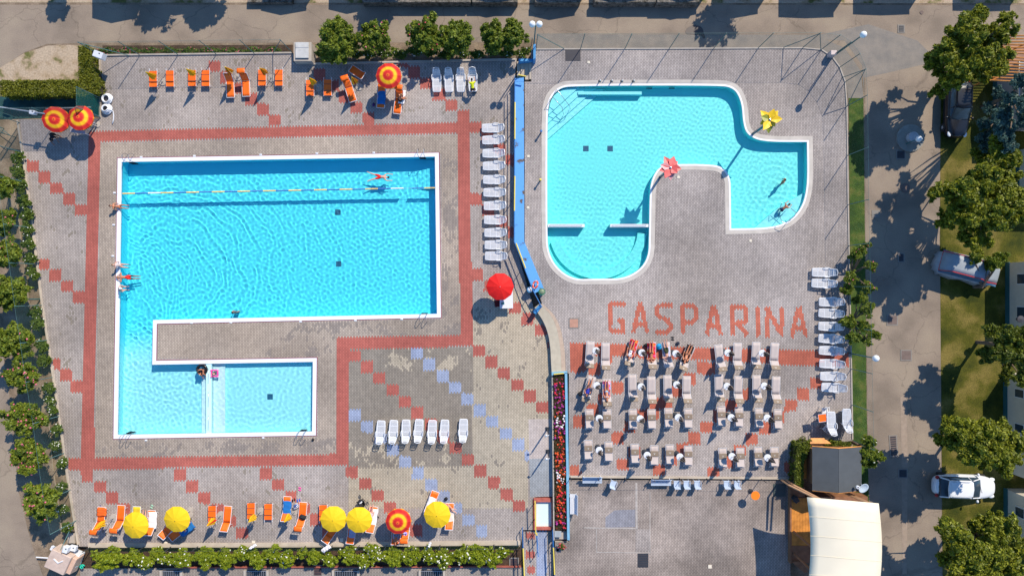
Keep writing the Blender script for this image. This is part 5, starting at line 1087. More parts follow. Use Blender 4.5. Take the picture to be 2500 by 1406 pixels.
# ================================================================ LOUNGERS
M_ORG = mat("orange_sling", (.92,.145,.002), .55, var=.07, scale=2.5); M_TAUPE = mat("taupe_sling", (.48,.41,.385), .7, var=.05); M_PIL = mat("brown_pillow", (.25,.185,.13), .75, var=.08)
M_TAUB = mat("aluminium_frame", (.66,.66,.68), .35, metal=.3, var=.04)
def orange_bed(lab, px, py, rz, L=1.9, back=30, folded=False, shade=None, z=LD, group="orange sling loungers", cloth=None):
    """head towards +y of the bed"""
    p = G(px, py, z+.35); t = empty("sling_lounger", lab, "lounger", (p.x, p.y, z), R(rz), group); W = .62; m = cloth or M_ORG
    if folded:
        L = 1.5; mb = MB()
        for s in (-1, 1): mb.tube([(s*W/2,-L/2,.33),(s*W/2,L/2,.36)], .022, 6, 0)
        for y in (-L/2, -.32, .18): mb.tube([(-W/2,y,.41 if y > -L/2+.01 else .33),(W/2,y,.41 if y > -L/2+.01 else .33)], .016, 5, 1)
        mb.build("frame", [M_WPL, M_DKM], t)
        mb = MB(); mb.sheet([[(x, y, .36-.02*(1-(2*x/W)**2)+(.02 if y > -.3 else 0)) for x in (-W/2,-W/4,0,W/4,W/2)] for y in (-L/2+.05,-.35,-.28,.15,.22,L/2-.2)]); mb.build("sling", m, t, solid=.012)
        mb = MB(); mb.sheet([[(x, y, .40) for x in (-W/2+.02,0,W/2-.02)] for y in (-.30,.16)]); mb.build("folded_back", m, t, solid=.012)
        for s in (-1, 1):
            for y in (-L/2+.12, L/2-.2):
                mb = MB(); mb.tube([(s*W/2,y,.34),(s*W/2,y,0)], .018, 6); mb.build("leg", M_WPL, t)
        return t
    yb = L*.14; ca, sa = math.cos(R(back)), math.sin(R(back)); lb = L*.36
    mb = MB()
    for s in (-1, 1): mb.tube([(s*W/2,-L/2,.33),(s*W/2,yb,.35),(s*W/2,yb+lb*ca,.35+lb*sa)], .022, 6)
    mb.tube([(-W/2,-L/2,.33),(W/2,-L/2,.33)], .022); mb.tube([(-W/2,yb+lb*ca,.35+lb*sa),(W/2,yb+lb*ca,.35+lb*sa)], .022); mb.build("frame", M_WPL, t)
    xs = [-W/2+.01,-W/4,0,W/4,W/2-.01]; sag = lambda x: -.025*(1-(2*x/W)**2)
    mb = MB(); mb.sheet([[(x, y, .345+sag(x)) for x in xs] for y in np.linspace(-L/2+.03, yb, 6)]); mb.build("sling", m, t, smooth=True, solid=.012)
    mb = MB(); mb.sheet([[(x, yb+d*ca, .355+d*sa+sag(x)) for x in xs] for d in np.linspace(.02, lb-.03, 5)]); mb.build("backrest", m, t, smooth=True, solid=.012)
    for s in (-1, 1):
        for y in (-L/2+.2, yb+.15):
            mb = MB(); mb.tube([(s*W/2,y,.34),(s*(W/2+.02),y+.06,0)], .018, 6); mb.build("leg", M_WPL, t)
    if shade is not None:
        y1, z1, l1 = yb+lb*ca+.05, .35+lb*sa+.32, .42; mb = MB(); mb.sheet([[(x*1.05, y1-l1/2+d, z1+.08*math.sin(math.pi*d/l1)) for x in xs] for d in np.linspace(0, l1, 6)]); mb.build("sunshade", m, t, smooth=True, solid=.012)
        mb = MB()
        for s in (-1, 1): mb.tube([(s*W/2,yb+lb*ca*.7,.35+lb*sa*.7),(s*W*.52,y1,z1)], .014, 5)
        mb.build("shade_arm", M_WPL, t)
    return t
for i, (x, y, rz, L, bk, fo, sh, lab) in enumerate((
    (374,191,0,1.5,0,1,None,"folded orange lounger at the far left of the top row, under a closed yellow parasol"),(415,190,0,1.5,0,1,None,"folded orange lounger, second of the top row, no parasol over it"),
    (469,189,0,1.5,0,1,None,"folded orange lounger, third of the top row, yellow parasol over its head"),(502,189,0,1.5,0,1,None,"folded orange lounger, fourth of the top row, on plain grey paving"),
    (562,208,2,2.0,45,0,None,"long orange lounger touching a red square, striped closed parasol at its head"),(600,206,2,1.95,50,0,1,"long orange lounger with its own sunshade beside the round table base"),
    (640,188,0,1.5,0,1,None,"folded orange lounger beside a closed red and yellow parasol"),(681,188,0,1.5,0,1,None,"folded orange lounger with long pole shadow across it, nearest the concrete cabinet"),
    (757,213,0,1.5,0,1,None,"folded orange lounger in tree shade with closed yellow parasol at its side"),(800,212,0,1.5,0,1,None,"folded orange lounger in tree shade, right of the yellow parasol base"),
    (854,222,17,1.8,35,0,1,"slanting orange lounger in tree shade with small sunshade"),(876,180,-123,1.6,50,0,None,"diagonal orange lounger close to the north kerb"),
    (931,235,-4,1.9,25,0,None,"orange lounger mostly covered by a blue towel under the striped umbrella"),(973,248,-8,2.0,35,0,1,"orange lounger carrying a seated person beside the striped umbrella"),
    (246,1266,176,1.9,45,0,1,"orange lounger at the far lower left with hooded towel and sunshade"),(294,1262,176,1.9,45,0,1,"orange lounger with sunshade left of the first yellow umbrella"),
    (369,1276,178,2.0,40,0,None,"orange lounger draped with a white towel right of the first yellow umbrella"),(408,1294,140,1.4,30,0,None,"orange lounger poking out left below the second yellow umbrella"),
    (438,1296,-52,2.0,45,0,None,"orange lounger with blue towel below the second yellow umbrella"),
    (518,1256,180,1.5,0,1,None,"folded orange lounger with striped closed parasol over its lower end"),(554,1266,175,2.05,40,0,None,"long reclined orange lounger with dark strap near its lower end"),
    (613,1249,180,1.5,0,1,None,"folded orange lounger under the third closed yellow parasol of the lower row"),(655,1251,180,1.5,0,1,None,"folded orange lounger between parasol table and blue towel lounger"),
    (700,1242,177,2.0,40,0,None,"orange lounger covered with a striped blue towel"),(738,1256,175,2.0,45,0,1,"orange lounger with black bag and sunshade"),
    (789,1254,180,1.5,0,1,None,"folded orange lounger partly under the left of the two neighbouring yellow umbrellas"),(806,1304,145,1.5,35,0,None,"orange lounger poking out below the left of two neighbouring yellow umbrellas"),
    (858,1302,174,1.6,30,0,None,"orange lounger with blue grey towel between the neighbouring yellow umbrellas"),(909,1268,172,2.1,40,0,None,"orange lounger with long white towel right of two neighbouring yellow umbrellas"),
    (966,1304,178,1.6,25,0,None,"orange lounger with a seated person under the lower striped umbrella"),(990,1284,180,2.1,45,0,1,"orange lounger with sunshade right of the lower striped umbrella"),
    (1053,1228,160,2.0,35,0,None,"orange lounger with white towel slanting above the rightmost yellow umbrella"),(1098,1260,178,2.1,35,0,None,"orange lounger with cream towel right of the rightmost yellow umbrella"))):
    orange_bed(lab, x, y, rz, L, bk, bool(fo), sh)
t = orange_bed("yellow lounger mostly hidden under the leftmost yellow umbrella", 333, 1262, 178, 1.7, 20, cloth=mat("yellow_sling", (.75,.50,.01), .6)); del t['group']
# white slatted plastic loungers
def white_proto():
    t = empty("plastic_lounger", "x", "lounger"); L, W = 1.92, .70; yb = .30
    mb = MB()
    for s in (-1, 1):
        mb.tube([(s*(W/2-.06),-L/2+.03,.30),(s*(W/2-.02),-L/4,.33),(s*(W/2-.02),.1,.34),(s*(W/2-.04),yb,.33)], .035, 6)
    mb.tube([(-W/2+.08,-L/2+.02,.30),(W/2-.08,-L/2+.02,.30)], .035, 6)
    for k in range(7): mb.box((-.255+.085*k, (yb-L/2)/2+.01, .335), (.056, yb+L/2-.04, .022))
    mb.box((0,-.5,.315), (.62,.05,.025)); mb.box((0,0,.315), (.62,.05,.025)); mb.build("seat", M_WPL, t)
    ca, sa = math.cos(R(46)), math.sin(R(46)); mb = MB()
    P = lambda x, d, h=0: (x, yb+d*ca-h*sa, .34+d*sa+h*ca)
    for k in range(6):
        x = -.205+.082*k; mb.add([P(x-.028,.06),P(x+.028,.06),P(x+.024,.62),P(x-.024,.62),P(x-.028,.06,-.02),P(x+.028,.06,-.02),P(x+.024,.62,-.02),P(x-.024,.62,-.02)], [(0,1,2,3),(7,6,5,4),(0,4,5,1),(1,5,6,2),(2,6,7,3),(3,7,4,0)])
    mb.tube([P(-.29,.0),P(-.28,.35),P(-.22,.68),P(0,.74),P(.22,.68),P(.28,.35),P(.29,0)], .032, 6); mb.tube([P(-.27,.06),P(.27,.06)], .03); mb.tube([P(-.27,.4),P(.27,.4)], .022); mb.build("backrest", M_WPL, t)
    for s in (-1, 1):
        mb = MB(); mb.tube([(s*(W/2-.02),-.12,.36),(s*(W/2+.02),-.02,.52),(s*(W/2+.02),.28,.55),(s*(W/2-.03),.44,.42)], .028, 6); mb.build("armrest", M_WPL, t)
        for y in (-L/2+.18, yb-.02): mb = MB(); mb.tube([(s*(W/2-.08),y,.32),(s*(W/2-.05),y+(.05 if y < 0 else -.05),0)], [.035,.025], 6); mb.build("leg", M_WPL, t)
    mb = MB(); mb.tube([(-.2,yb+.25,.42),(-.2,yb+.32,.12),(.2,yb+.32,.12),(.2,yb+.25,.42)], .02); mb.build("back_prop", M_WPL, t)
    return t
WP = white_proto(); used = [False]
def white_bed(lab, px, py, rz, lv, group, dz=0, zz=None):
    p = G(px, py, lv+.38+dz); loc = (p.x, p.y, lv+dz)
    if not used[0]:
        used[0] = True; WP.location = loc; WP.rotation_euler = (0,0,R(rz)); WP['label'] = lab; WP['group'] = group; return WP
    return dup(WP, loc, R(rz), lab, group)
rj = random.Random(8)
for i, y in enumerate((313,341.5,374.5,405,439,470,502,537,568,598,625)):
    white_bed(f"white slatted lounger beside the blue wall, {ORD[i]} from the top of the column", 1206+i*.75, y, -90+rj.uniform(-1.5,1.5), LD, "white loungers beside the blue wall")
for i, (x, y) in enumerate(((2013,665),(2012,692),(2030,737),(2029,765),(2029,797),(2029,827),(2030,856),(2031,888),(2033,918),(2036,946))):
    white_bed(f"white slatted lounger by the east fence, {ORD[i]} from the top of the column", x, y, -90+rj.uniform(-2,2)-1, RD, "white loungers by the east fence")
for i, (x, y) in enumerate(((929,1056),(960,1055),(991,1054),(1022,1053),(1055,1055),(1085,1054),(1131,1052))):
    white_bed(f"white slatted lounger on the dark paving, {ORD[i]} from the left of the row" if i < 6 else "white slatted lounger standing apart at the right end of the dark paving row", x, y, 180+rj.uniform(-1.5,1.5)-2, LD, "white loungers on the dark paving")
for i, (x, y) in enumerate(((1066,195),(1096,195),(1125,195),(1154,194))):
    white_bed(f"white slatted lounger in oleander shade, {ORD[i]} from the left of four", x, y, rj.uniform(-2,2)+1, LD, "white loungers in oleander shade")
for s, (x, y, n_) in enumerate(((2030,1034,6),(2068,1027,5))):
    for k in range(n_):
        white_bed(f"white lounger in the {'taller left' if s == 0 else 'lower right'} stack by the hut, {ORD[k]} from the ground", x-(n_-1-k)*.12*0, y+1, 180, RD, "white loungers stacked by the hut", dz=k*.17)
# taupe sling loungers with brown head pillow
def emblem(mb, M, mi):
    mb.add([M(x, y) for x, y in ((-.11,.045),(.11,.045),(.11,.06),(-.11,.06))], [(0,1,2,3)], mi); mb.add([M(.04*math.cos(a), -.02+.045*math.sin(a)) for a in [k*math.pi/5 for k in range(10)]], [tuple(range(10))], mi)
def taupe(lab, px, py, rz, style, group=None, pillow=True):
    p = G(px, py, RD+.35); t = empty("sun_lounger", lab, "lounger", (p.x, p.y, RD), R(rz), group); W = .64
    mb = MB()
    if style == 'open':                # head towards +y
        L = 2.0; yb = .38; lb = .72; ca, sa = math.cos(R(38)), math.sin(R(38))
        for s in (-1, 1): mb.tube([(s*W/2,-L/2,.34),(s*W/2,yb,.36)], .022, 6); mb.tube([(s*W/2,yb,.36),(s*(W/2+.03),yb+.3,.30),(s*(W/2+.03),yb+.55,.30)], .02, 6); mb.tube([(s*W/2,yb,.36),(s*W/2,yb+lb*ca,.36+lb*sa)], .02)
        mb.tube([(-W/2,-L/2,.34),(W/2,-L/2,.34)], .024); mb.build("frame", M_TAUB, t)
        mb = MB(); mb.sheet([[(x, y, .355-.02*(1-(2*x/W)**2)) for x in (-W/2+.01,-.15,0,.15,W/2-.01)] for y in np.linspace(-L/2+.02, yb, 6)]); mb.build("sling", M_TAUPE, t, smooth=True, solid=.012)
        mb = MB(); mb.sheet([[(x, yb+d*ca, .365+d*sa-.02*(1-(2*x/W)**2)) for x in (-W/2+.01,-.15,0,.15,W/2-.01)] for d in np.linspace(.01, lb, 5)]); mb.build("backrest", M_TAUPE, t, smooth=True, solid=.012)
        if pillow:
            mb = MB(); M = lambda x, y: (x, yb+(lb-.02+y)*ca-.05*sa, .365+(lb-.02+y)*sa+.05*ca)
            vs = [(x, y) for x, y in ((-W/2-.01,-.22),(W/2+.01,-.22),(W/2+.01,.16),(-W/2-.01,.16))]
            a = [Vector(M(x, y)) for x, y in vs]; d = Vector((0, -sa, ca))*.07; mb.add(a+[v-d for v in a], [(0,1,2,3),(7,6,5,4),(0,4,5,1),(1,5,6,2),(2,6,7,3),(3,7,4,0)]); N = lambda x, y: Vector(M(-x, -y))+Vector((0,-sa,ca))*.006
            emblem(mb, N, 1); mb.build("pillow", [M_PIL, mat("emblem_white", (.6,.57,.52), .7)], t)
        legs = (-L/2+.25, yb+.1)
    else:                              # folded: the back lies over the bed, foot towards -y
        L = 1.62
        for s in (-1, 1): mb.tube([(s*W/2,-L/2-.06,.12),(s*W/2,-L/2+.1,.33),(s*W/2,L/2,.36)], .022, 6)
        mb.tube([(-W/2,L/2,.36),(W/2,L/2,.36)], .026); mb.tube([(-W/2,-.02,.40),(W/2,-.02,.40)], .02); mb.build("frame", M_TAUB, t)
        mb = MB(); mb.sheet([[(x, y, .35-.02*(1-(2*x/W)**2)) for x in (-W/2+.01,-.15,0,.15,W/2-.01)] for y in np.linspace(-L/2+.02, L/2-.02, 7)]); mb.build("sling", M_TAUPE, t, smooth=True, solid=.012)
        mb = MB(); mb.sheet([[(x, y, .39+max(0,(-.1-y))*.35) for x in (-W/2+.03,0,W/2-.03)] for y in (-.62,-.1,0,.35)]); mb.build("backrest", M_TAUPE, t, solid=.012)
        if pillow:
            mb = MB(); mb.box((0,.18,.43), (W-.02,.40,.07)); emblem(mb, lambda x, y: (x, .18+y, .469), 1); mb.build("pillow", [M_PIL, mat("emblem_white", (.6,.57,.52), .7)], t, bevel=.0)
        legs = (-L/2+.25, L/2-.2)
    for s in (-1, 1):
        for y in legs: mb = MB(); mb.tube([(s*W/2,y,.34),(s*W/2,y,0)], .02, 6); mb.build("leg", M_TAUB, t)
    return t
TROW = [('first', [(1440,864,-3),(1478,868,-1),(1757,872,7),(1800,868,-2),(1845,866,-3),(1890,868,-4)], 'open'),
        ('second', [(1544,945,1),(1590,950,0),(1630,947,1),(1676,949,-1),(1755,945,1),(1802,949,-2),(1847,947,0),(1894,950,-2)], 'open'),
        ('third', [(1439,1024,1),(1482,1024,0),(1545,1024,0),(1591,1024,1),(1632,1021,1),(1680,1022,0),(1761,1017,0),(1804,1019,-1),(1853,1021,1),(1899,1024,0)], 'fold'),
        ('fourth', [(1436,1099,1),(1486,1103,0),(1550,1108,1),(1597,1112,0),(1635,1110,0),(1680,1113,0),(1764,1118,1),(1807,1118,0),(1851,1116,1),(1890,1116,0)], 'fold')]
PROTO = {}
for rn, lst, st in TROW:
    for i, (x, y, a) in enumerate(lst):
        lab = f"empty taupe sun lounger, {ORD[i]} from the left in the {rn} row below the lettering"; grp = "taupe sun loungers below the lettering"; rz = 180+a if st == 'open' else a
        if st not in PROTO: PROTO[st] = taupe(lab, x, y, rz, st, grp)
        else: q = G(x, y, RD+.35); dup(PROTO[st], (q.x, q.y, RD), R(rz), lab, grp)
taupe("taupe lounger under the sunbather on the red and orange towel", 1541, 860, 180-17, 'open'); taupe("taupe lounger under the sunbather on the red and yellow towel", 1591, 866, 180-1, 'open')
taupe("taupe lounger under the man in olive shorts", 1628, 866, 180+6, 'open', pillow=False); taupe("taupe lounger with black towel at the right end of the sunbathers", 1676, 872, 180-24, 'open')
taupe("slanting taupe lounger with a person in blue swimsuit", 1437, 948, 180-17, 'open'); taupe("taupe lounger with pink patterned towel in the second row", 1481, 956, 180, 'open')
# closed parasols with table discs
M_CLOSED = mat("dark_parasol_cloth", (.13,.085,.065), .8, var=.35, scale=9); M_CLW = mat("pale_parasol_cloth", (.55,.48,.40), .8, var=.15, scale=9)
def folded_canopy(mb, z0, z1, r, n=10, sw=.25, seed=0, two=False):
    rr = random.Random(seed); m = 9
    for k in range(n):
        a = 6.283*k/n+rr.uniform(-.15,.15); b = a+6.283/n*.55; ra = r*rr.uniform(.75,1.15); zb = z0+rr.uniform(-.06,.12)
        prof = [(.03,z1),(.35*ra,z1-(z1-z0)*.25),(.7*ra,z1-(z1-z0)*.6),(ra,zb)]
        A = [(p*math.cos(a), p*math.sin(a), z) for p, z in prof]; B = [(p*.45*math.cos(b), p*.45*math.sin(b), z) for p, z in prof]
        A2 = [(p*math.cos(b+.25), p*math.sin(b+.25), z) for p, z in prof]; mb.sheet([[A[i], B[i]] for i in range(4)], 0, (k % 2) if two else 0); mb.sheet([[B[i], A2[i]] for i in range(4)], 0, 0)
    mb.tube([(0,0,z1-.1),(0,0,z1+.06)], [.05,.012], 8)
def table_parasol(lab, px, py, i):
    p = G(px, py, RD+1.05); t = empty("table_parasol", lab, "parasol", (p.x, p.y, RD), R(i*37), "closed parasols with round table discs")
    mb = MB(); mb.tube([(0,0,0),(0,0,2.6)], .022, 8); mb.build("pole", M_ALU, t)
    mb = MB(); mb.lathe([(.27,0),(.285,.02),(.27,.04),(.03,.05)], 24, (0,0,1.03)); mb.build("table_disc", M_WPL, t)
    mb = MB(); folded_canopy(mb, 1.65, 2.55, .24, 11, seed=i, two=True); mb.build("folded_canopy", [M_CLOSED, M_CLW], t, solid=.006)
    mb = MB(); mb.lathe([(.22,0),(.22,.05),(.05,.08),(.03,.25)], 16); mb.build("foot", M_DKM, t)
    return t
TP = [('first', [(1455,856),(1567,861),(1650,863),(1777,861),(1861,862)]),('second', [(1457,941),(1565,944),(1652,939),(1775,943),(1866,942)]),('third', [(1463,1021),(1563,1022),(1656,1019),(1785,1019),(1873,1020)]),('fourth', [(1463,1099),(1580,1111),(1660,1115),(1787,1114),(1874,1117)])]
proto = None; k = 0
for rn, lst in TP:
    for i, (x, y) in enumerate(lst):
        lab = f"closed dark parasol through white table disc, {ORD[i]} from the left in the {rn} lounger row"
        if proto is None: proto = table_parasol(lab, x, y, 1)
        else: q = G(x, y, RD+1.05); dup(proto, (q.x, q.y, RD), R(k*61), lab)
        k += 1
# open beach umbrellas
def canopy_mat(name, rings):
    m = bpy.data.materials.new(name); m.use_nodes = True; n = m.node_tree; b = n.nodes['Principled BSDF']; o = n.nodes['Material Output']; b.inputs['Roughness'].default_value = .75
    tc = n.nodes.new('ShaderNodeTexCoord'); sp = n.nodes.new('ShaderNodeSeparateXYZ'); cb = n.nodes.new('ShaderNodeCombineXYZ'); ln = n.nodes.new('ShaderNodeVectorMath'); ln.operation = 'LENGTH'
    n.links.new(tc.outputs['Object'], sp.inputs[0]); n.links.new(sp.outputs[0], cb.inputs[0]); n.links.new(sp.outputs[1], cb.inputs[1]); n.links.new(cb.outputs[0], ln.inputs[0])
    r = n.nodes.new('ShaderNodeValToRGB'); el = r.color_ramp.elements; n.links.new(ln.outputs['Value'], r.inputs[0])
    while len(el) < len(rings): el.new(.5)
    for i, (p, c) in enumerate(rings): el[i].position = p; el[i].color = (*c, 1)
    n.links.new(r.outputs[0], b.inputs['Base Color']); t = n.nodes.new('ShaderNodeBsdfTranslucent'); n.links.new(r.outputs[0], t.inputs[0]); mx = n.nodes.new('ShaderNodeMixShader'); mx.inputs[0].default_value = .12
    n.links.new(b.outputs[0], mx.inputs[1]); n.links.new(t.outputs[0], mx.inputs[2]); n.links.new(mx.outputs[0], o.inputs[0]); return m
RD_, OR_, YE_ = (.62,.012,.01), (.80,.13,.01), (.90,.50,.005)
M_RING = canopy_mat("ringed_canopy", [(0,OR_),(.09,OR_),(.17,RD_),(.32,RD_),(.41,OR_),(.46,YE_),(.62,YE_),(.68,OR_),(.76,RD_),(.93,RD_),(.97,OR_),(1.0,YE_)])
M_YCAN = canopy_mat("yellow_canopy", [(0,(.86,.56,.004)),(1,(.88,.58,.005))]); M_RCAN = canopy_mat("red_canopy", [(0,(.75,.006,.004)),(1,(.75,.006,.004))])
def umbrella(lab, px, py, r, m, z=LD, ht=2.35, tilt=0, trz=0, n=10, val=True, group=None):
    p = G(px, py, z+ht); t = empty("beach_umbrella", lab, "umbrella", (p.x, p.y, z), 0, group)
    mb = MB(); mb.tube([(0,0,0),(0,0,ht-.02)], .022, 8); mb.build("pole", M_WPL, t)
    mb = MB(); vs = []; rows = []
    for i, f in enumerate((.02,.25,.5,.75,1.0)):
        row = []
        for k in range(n*4):
            a = 2*math.pi*k/(n*4); w_ = (k % 4)/4; sc_ = 1-.045*math.sin(math.pi*w_)*f; dz = -.30*r*f**1.6+.02*math.sin(math.pi*w_)*f*-1
            row.append((r*f*sc_*math.cos(a), r*f*sc_*math.sin(a), dz))
        rows.append(row+[row[0]])
    mb.sheet(rows)
    if val: mb.sheet([[rows[-1][k] for k in range(n*4+1)], [(rows[-1][k][0]*1.01, rows[-1][k][1]*1.01, rows[-1][k][2]-.10-.03*math.sin(math.pi*(k % 2))) for k in range(n*4+1)]])
    c = mb.build("canopy", m, t, solid=.004); c.location = (0, 0, ht); c.rotation_euler = (tilt*math.cos(trz), tilt*math.sin(trz), 0)
    mb = MB()
    for k in range(n): a = 2*math.pi*k/n; mb.tube([(.02*math.cos(a),.02*math.sin(a),-.03),(r*.5*math.cos(a),r*.5*math.sin(a),-.15*r),(r*.98*math.cos(a),r*.98*math.sin(a),-.34*r)], .006, 4)
    q = mb.build("ribs", M_ALU, t); q.location = c.location; q.rotation_euler = c.rotation_euler
    mb = MB(); mb.tube([(0,0,0),(0,0,.07)], [.022,.014], 8); f = mb.build("finial", M_WPL if m is M_RCAN else M_DKM, t); f.location = (0,0,ht)
    mb = MB(); mb.lathe([(.25,0),(.25,.06),(.05,.09),(.03,.3)], 20); mb.build("foot", M_CONC, t)
    return t
for x, y, r, lab, tl, tz in ((131,291,.99,"left one of two touching red and yellow ringed umbrellas at upper left",.22,1.0),(190,285,.99,"right one of two touching red and yellow ringed umbrellas at upper left",.10,2.5),(947,183,1.0,"red and yellow ringed umbrella over the blue towel in the top row",.03,0),(971,1276,1.0,"red and yellow ringed umbrella in the bottom row",.03,1)):
    umbrella(lab, x, y, r, M_RING, tilt=tl, trz=tz, group="red and yellow ringed umbrellas")
for x, y, r, lab in ((325,1285,1.05,"leftmost open yellow umbrella in the bottom row"),(427,1271,1.04,"second open yellow umbrella, over the blue towel in the bottom row"),(812,1270,1.03,"left one of two neighbouring open yellow umbrellas"),(875,1272,1.02,"right one of two neighbouring open yellow umbrellas"),(1066,1259,1.05,"rightmost open yellow umbrella in the bottom row")):
    umbrella(lab, x, y, r, M_YCAN, tilt=.05, trz=x, val=False, group="open yellow umbrellas in the bottom row")
umbrella("bright red umbrella over the white lifeguard table", 1221, 700, 1.06, M_RCAN, ht=2.5, tilt=.04, trz=1, val=True)
M_YC, M_RC = mat("yellow_cloth", (.80,.50,.01), .7, var=.1, scale=6), mat("red_cloth", (.55,.02,.01), .7, var=.1, scale=6)
def closed_umb(lab, px, py, two, seed, disc=True):
    p = G(px, py, LD); t = empty("closed_umbrella", lab, "umbrella", (p.x, p.y, LD), R(seed*50), "closed umbrellas beside the orange loungers"); mb = MB(); mb.tube([(0,0,0),(0,0,2.45)], .02, 8); mb.build("pole", M_ALU, t)
    mb = MB(); folded_canopy(mb, 1.25, 2.4, .27, 10, seed=seed, two=two); mb.build("folded_canopy", [M_YC, M_RC] if two else [M_YC, M_YC], t, solid=.006)
    if disc: mb = MB(); mb.lathe([(.30,0),(.31,.03),(.29,.06),(.05,.08),(.03,.25)], 24); mb.build("foot", M_CONC, t)
    return t
for i, (x, y, two, lab) in enumerate(((398,201,0,"closed yellow umbrella at the far left of the top row"),(492,194,0,"closed yellow umbrella over the third lounger of the top row"),(581,189,1,"closed red and yellow umbrella between the two long top row loungers"),(663,192,1,"closed red and yellow umbrella between folded loungers near the cabinet"),(779,215,0,"closed yellow umbrella in tree shade of the top row"),(877,213,1,"closed red umbrella next to the diagonal lounger"),
        (278,1263,0,"closed yellow umbrella beside the far lower left lounger"),(540,1256,1,"closed striped umbrella in the left part of the bottom row"),(637,1247,0,"closed yellow umbrella between two folded bottom row loungers"),(720,1247,0,"closed yellow umbrella next to the blue towel in the bottom row"))):
    closed_umb(lab, x, y, bool(two), 20+i)
for x, y, lab in ((463,1256,"round beige umbrella foot right of the second yellow umbrella"),(227,303,"round beige umbrella foot right of the striped pair")):
    p = G(x, y, LD); mb = MB(); mb.lathe([(.27,0),(.28,.04),(.25,.07),(.05,.09),(.04,.2)], 20); tag(mb.build("umbrella_foot", M_CONC, loc=(p.x, p.y, LD)), lab, "umbrella foot")
# towels lying on loungers
def cloth(name, lab, px, py, z, L, W, rz, m, cat="towel", seed=0, amp=.015, slope=0, group=None):
    rr = random.Random(seed); p = G(px, py, z); mb = MB(); ph = rr.uniform(0, 6); nx, ny = 9, 13
    rows = [[(-W/2+W*j/(nx-1)+.02*math.sin(ph+i*1.1)*(1 if j in (0, nx-1) else .3), -L/2+L*i/(ny-1)+.015*math.sin(ph+j), amp*math.sin(i*1.7+ph+j*.4)+slope*max(0, -L/2+L*i/(ny-1)-0) - (.06 if j in (0, nx-1) else 0)) for j in range(nx)] for i in range(ny)]
    mb.sheet(rows); o = mb.build(name, m, smooth=True, loc=(p.x, p.y, z), solid=.012); o.rotation_euler.z = R(rz); return tag(o, lab, cat, group)
def twoton(name, a, b, c, sc_=5):
    m = bpy.data.materials.new(name); m.use_nodes = True; n = m.node_tree; bb = n.nodes['Principled BSDF']; bb.inputs['Roughness'].default_value = .9; tc = n.nodes.new('ShaderNodeTexCoord'); no = n.nodes.new('ShaderNodeTexVoronoi'); no.inputs['Scale'].default_value = sc_
    n.links.new(tc.outputs['Object'], no.inputs['Vector']); r = n.nodes.new('ShaderNodeValToRGB'); r.color_ramp.interpolation = 'CONSTANT'; sp = n.nodes.new('ShaderNodeSeparateColor'); n.links.new(no.outputs['Color'], sp.inputs[0]); el = r.color_ramp.elements; el.new(.5)
    for i, (q, cc) in enumerate(((0,a),(.45,b),(.75,c))): el[i].position = q; el[i].color = (*cc, 1)
    n.links.new(sp.outputs[0], r.inputs[0]); n.links.new(r.outputs[0], bb.inputs['Base Color']); return m
def stripes(name, a, b, sc_=6):
    m = bpy.data.materials.new(name); m.use_nodes = True; n = m.node_tree; bb = n.nodes['Principled BSDF']; bb.inputs['Roughness'].default_value = .9; tc = n.nodes.new('ShaderNodeTexCoord'); no = n.nodes.new('ShaderNodeTexWave'); no.inputs['Scale'].default_value = sc_
    n.links.new(tc.outputs['Object'], no.inputs['Vector']); mx = n.nodes.new('ShaderNodeMix'); mx.data_type = 'RGBA'; mx.inputs['A'].default_value = (*a,1); mx.inputs['B'].default_value = (*b,1); n.links.new(no.outputs['Fac'], mx.inputs['Factor']); n.links.new(mx.outputs['Result'], bb.inputs['Base Color']); return m
T_RED = twoton("red_orange_towel", (.62,.02,.02), (.80,.22,.02), (.72,.08,.25)); T_PINK = twoton("pink_patterned_towel", (.75,.12,.25), (.70,.55,.75), (.25,.30,.70)); T_BLUE = mat("blue_towel", (.01,.15,.42), .9, var=.12); T_SBL = stripes("striped_blue_towel", (.005,.20,.55), (.01,.10,.35), 4)
T_WH = mat("white_towel", (.80,.77,.78), .9, var=.04); T_CR = mat("cream_towel", (.78,.66,.58), .9, var=.05); T_BK = mat("black_towel", (.012,.008,.01), .9); T_GB = mat("grey_blue_towel", (.30,.36,.52), .9, var=.1); T_LIL = stripes("lilac_striped_towel", (.70,.70,.80), (.25,.28,.55), 9)
zt = .40
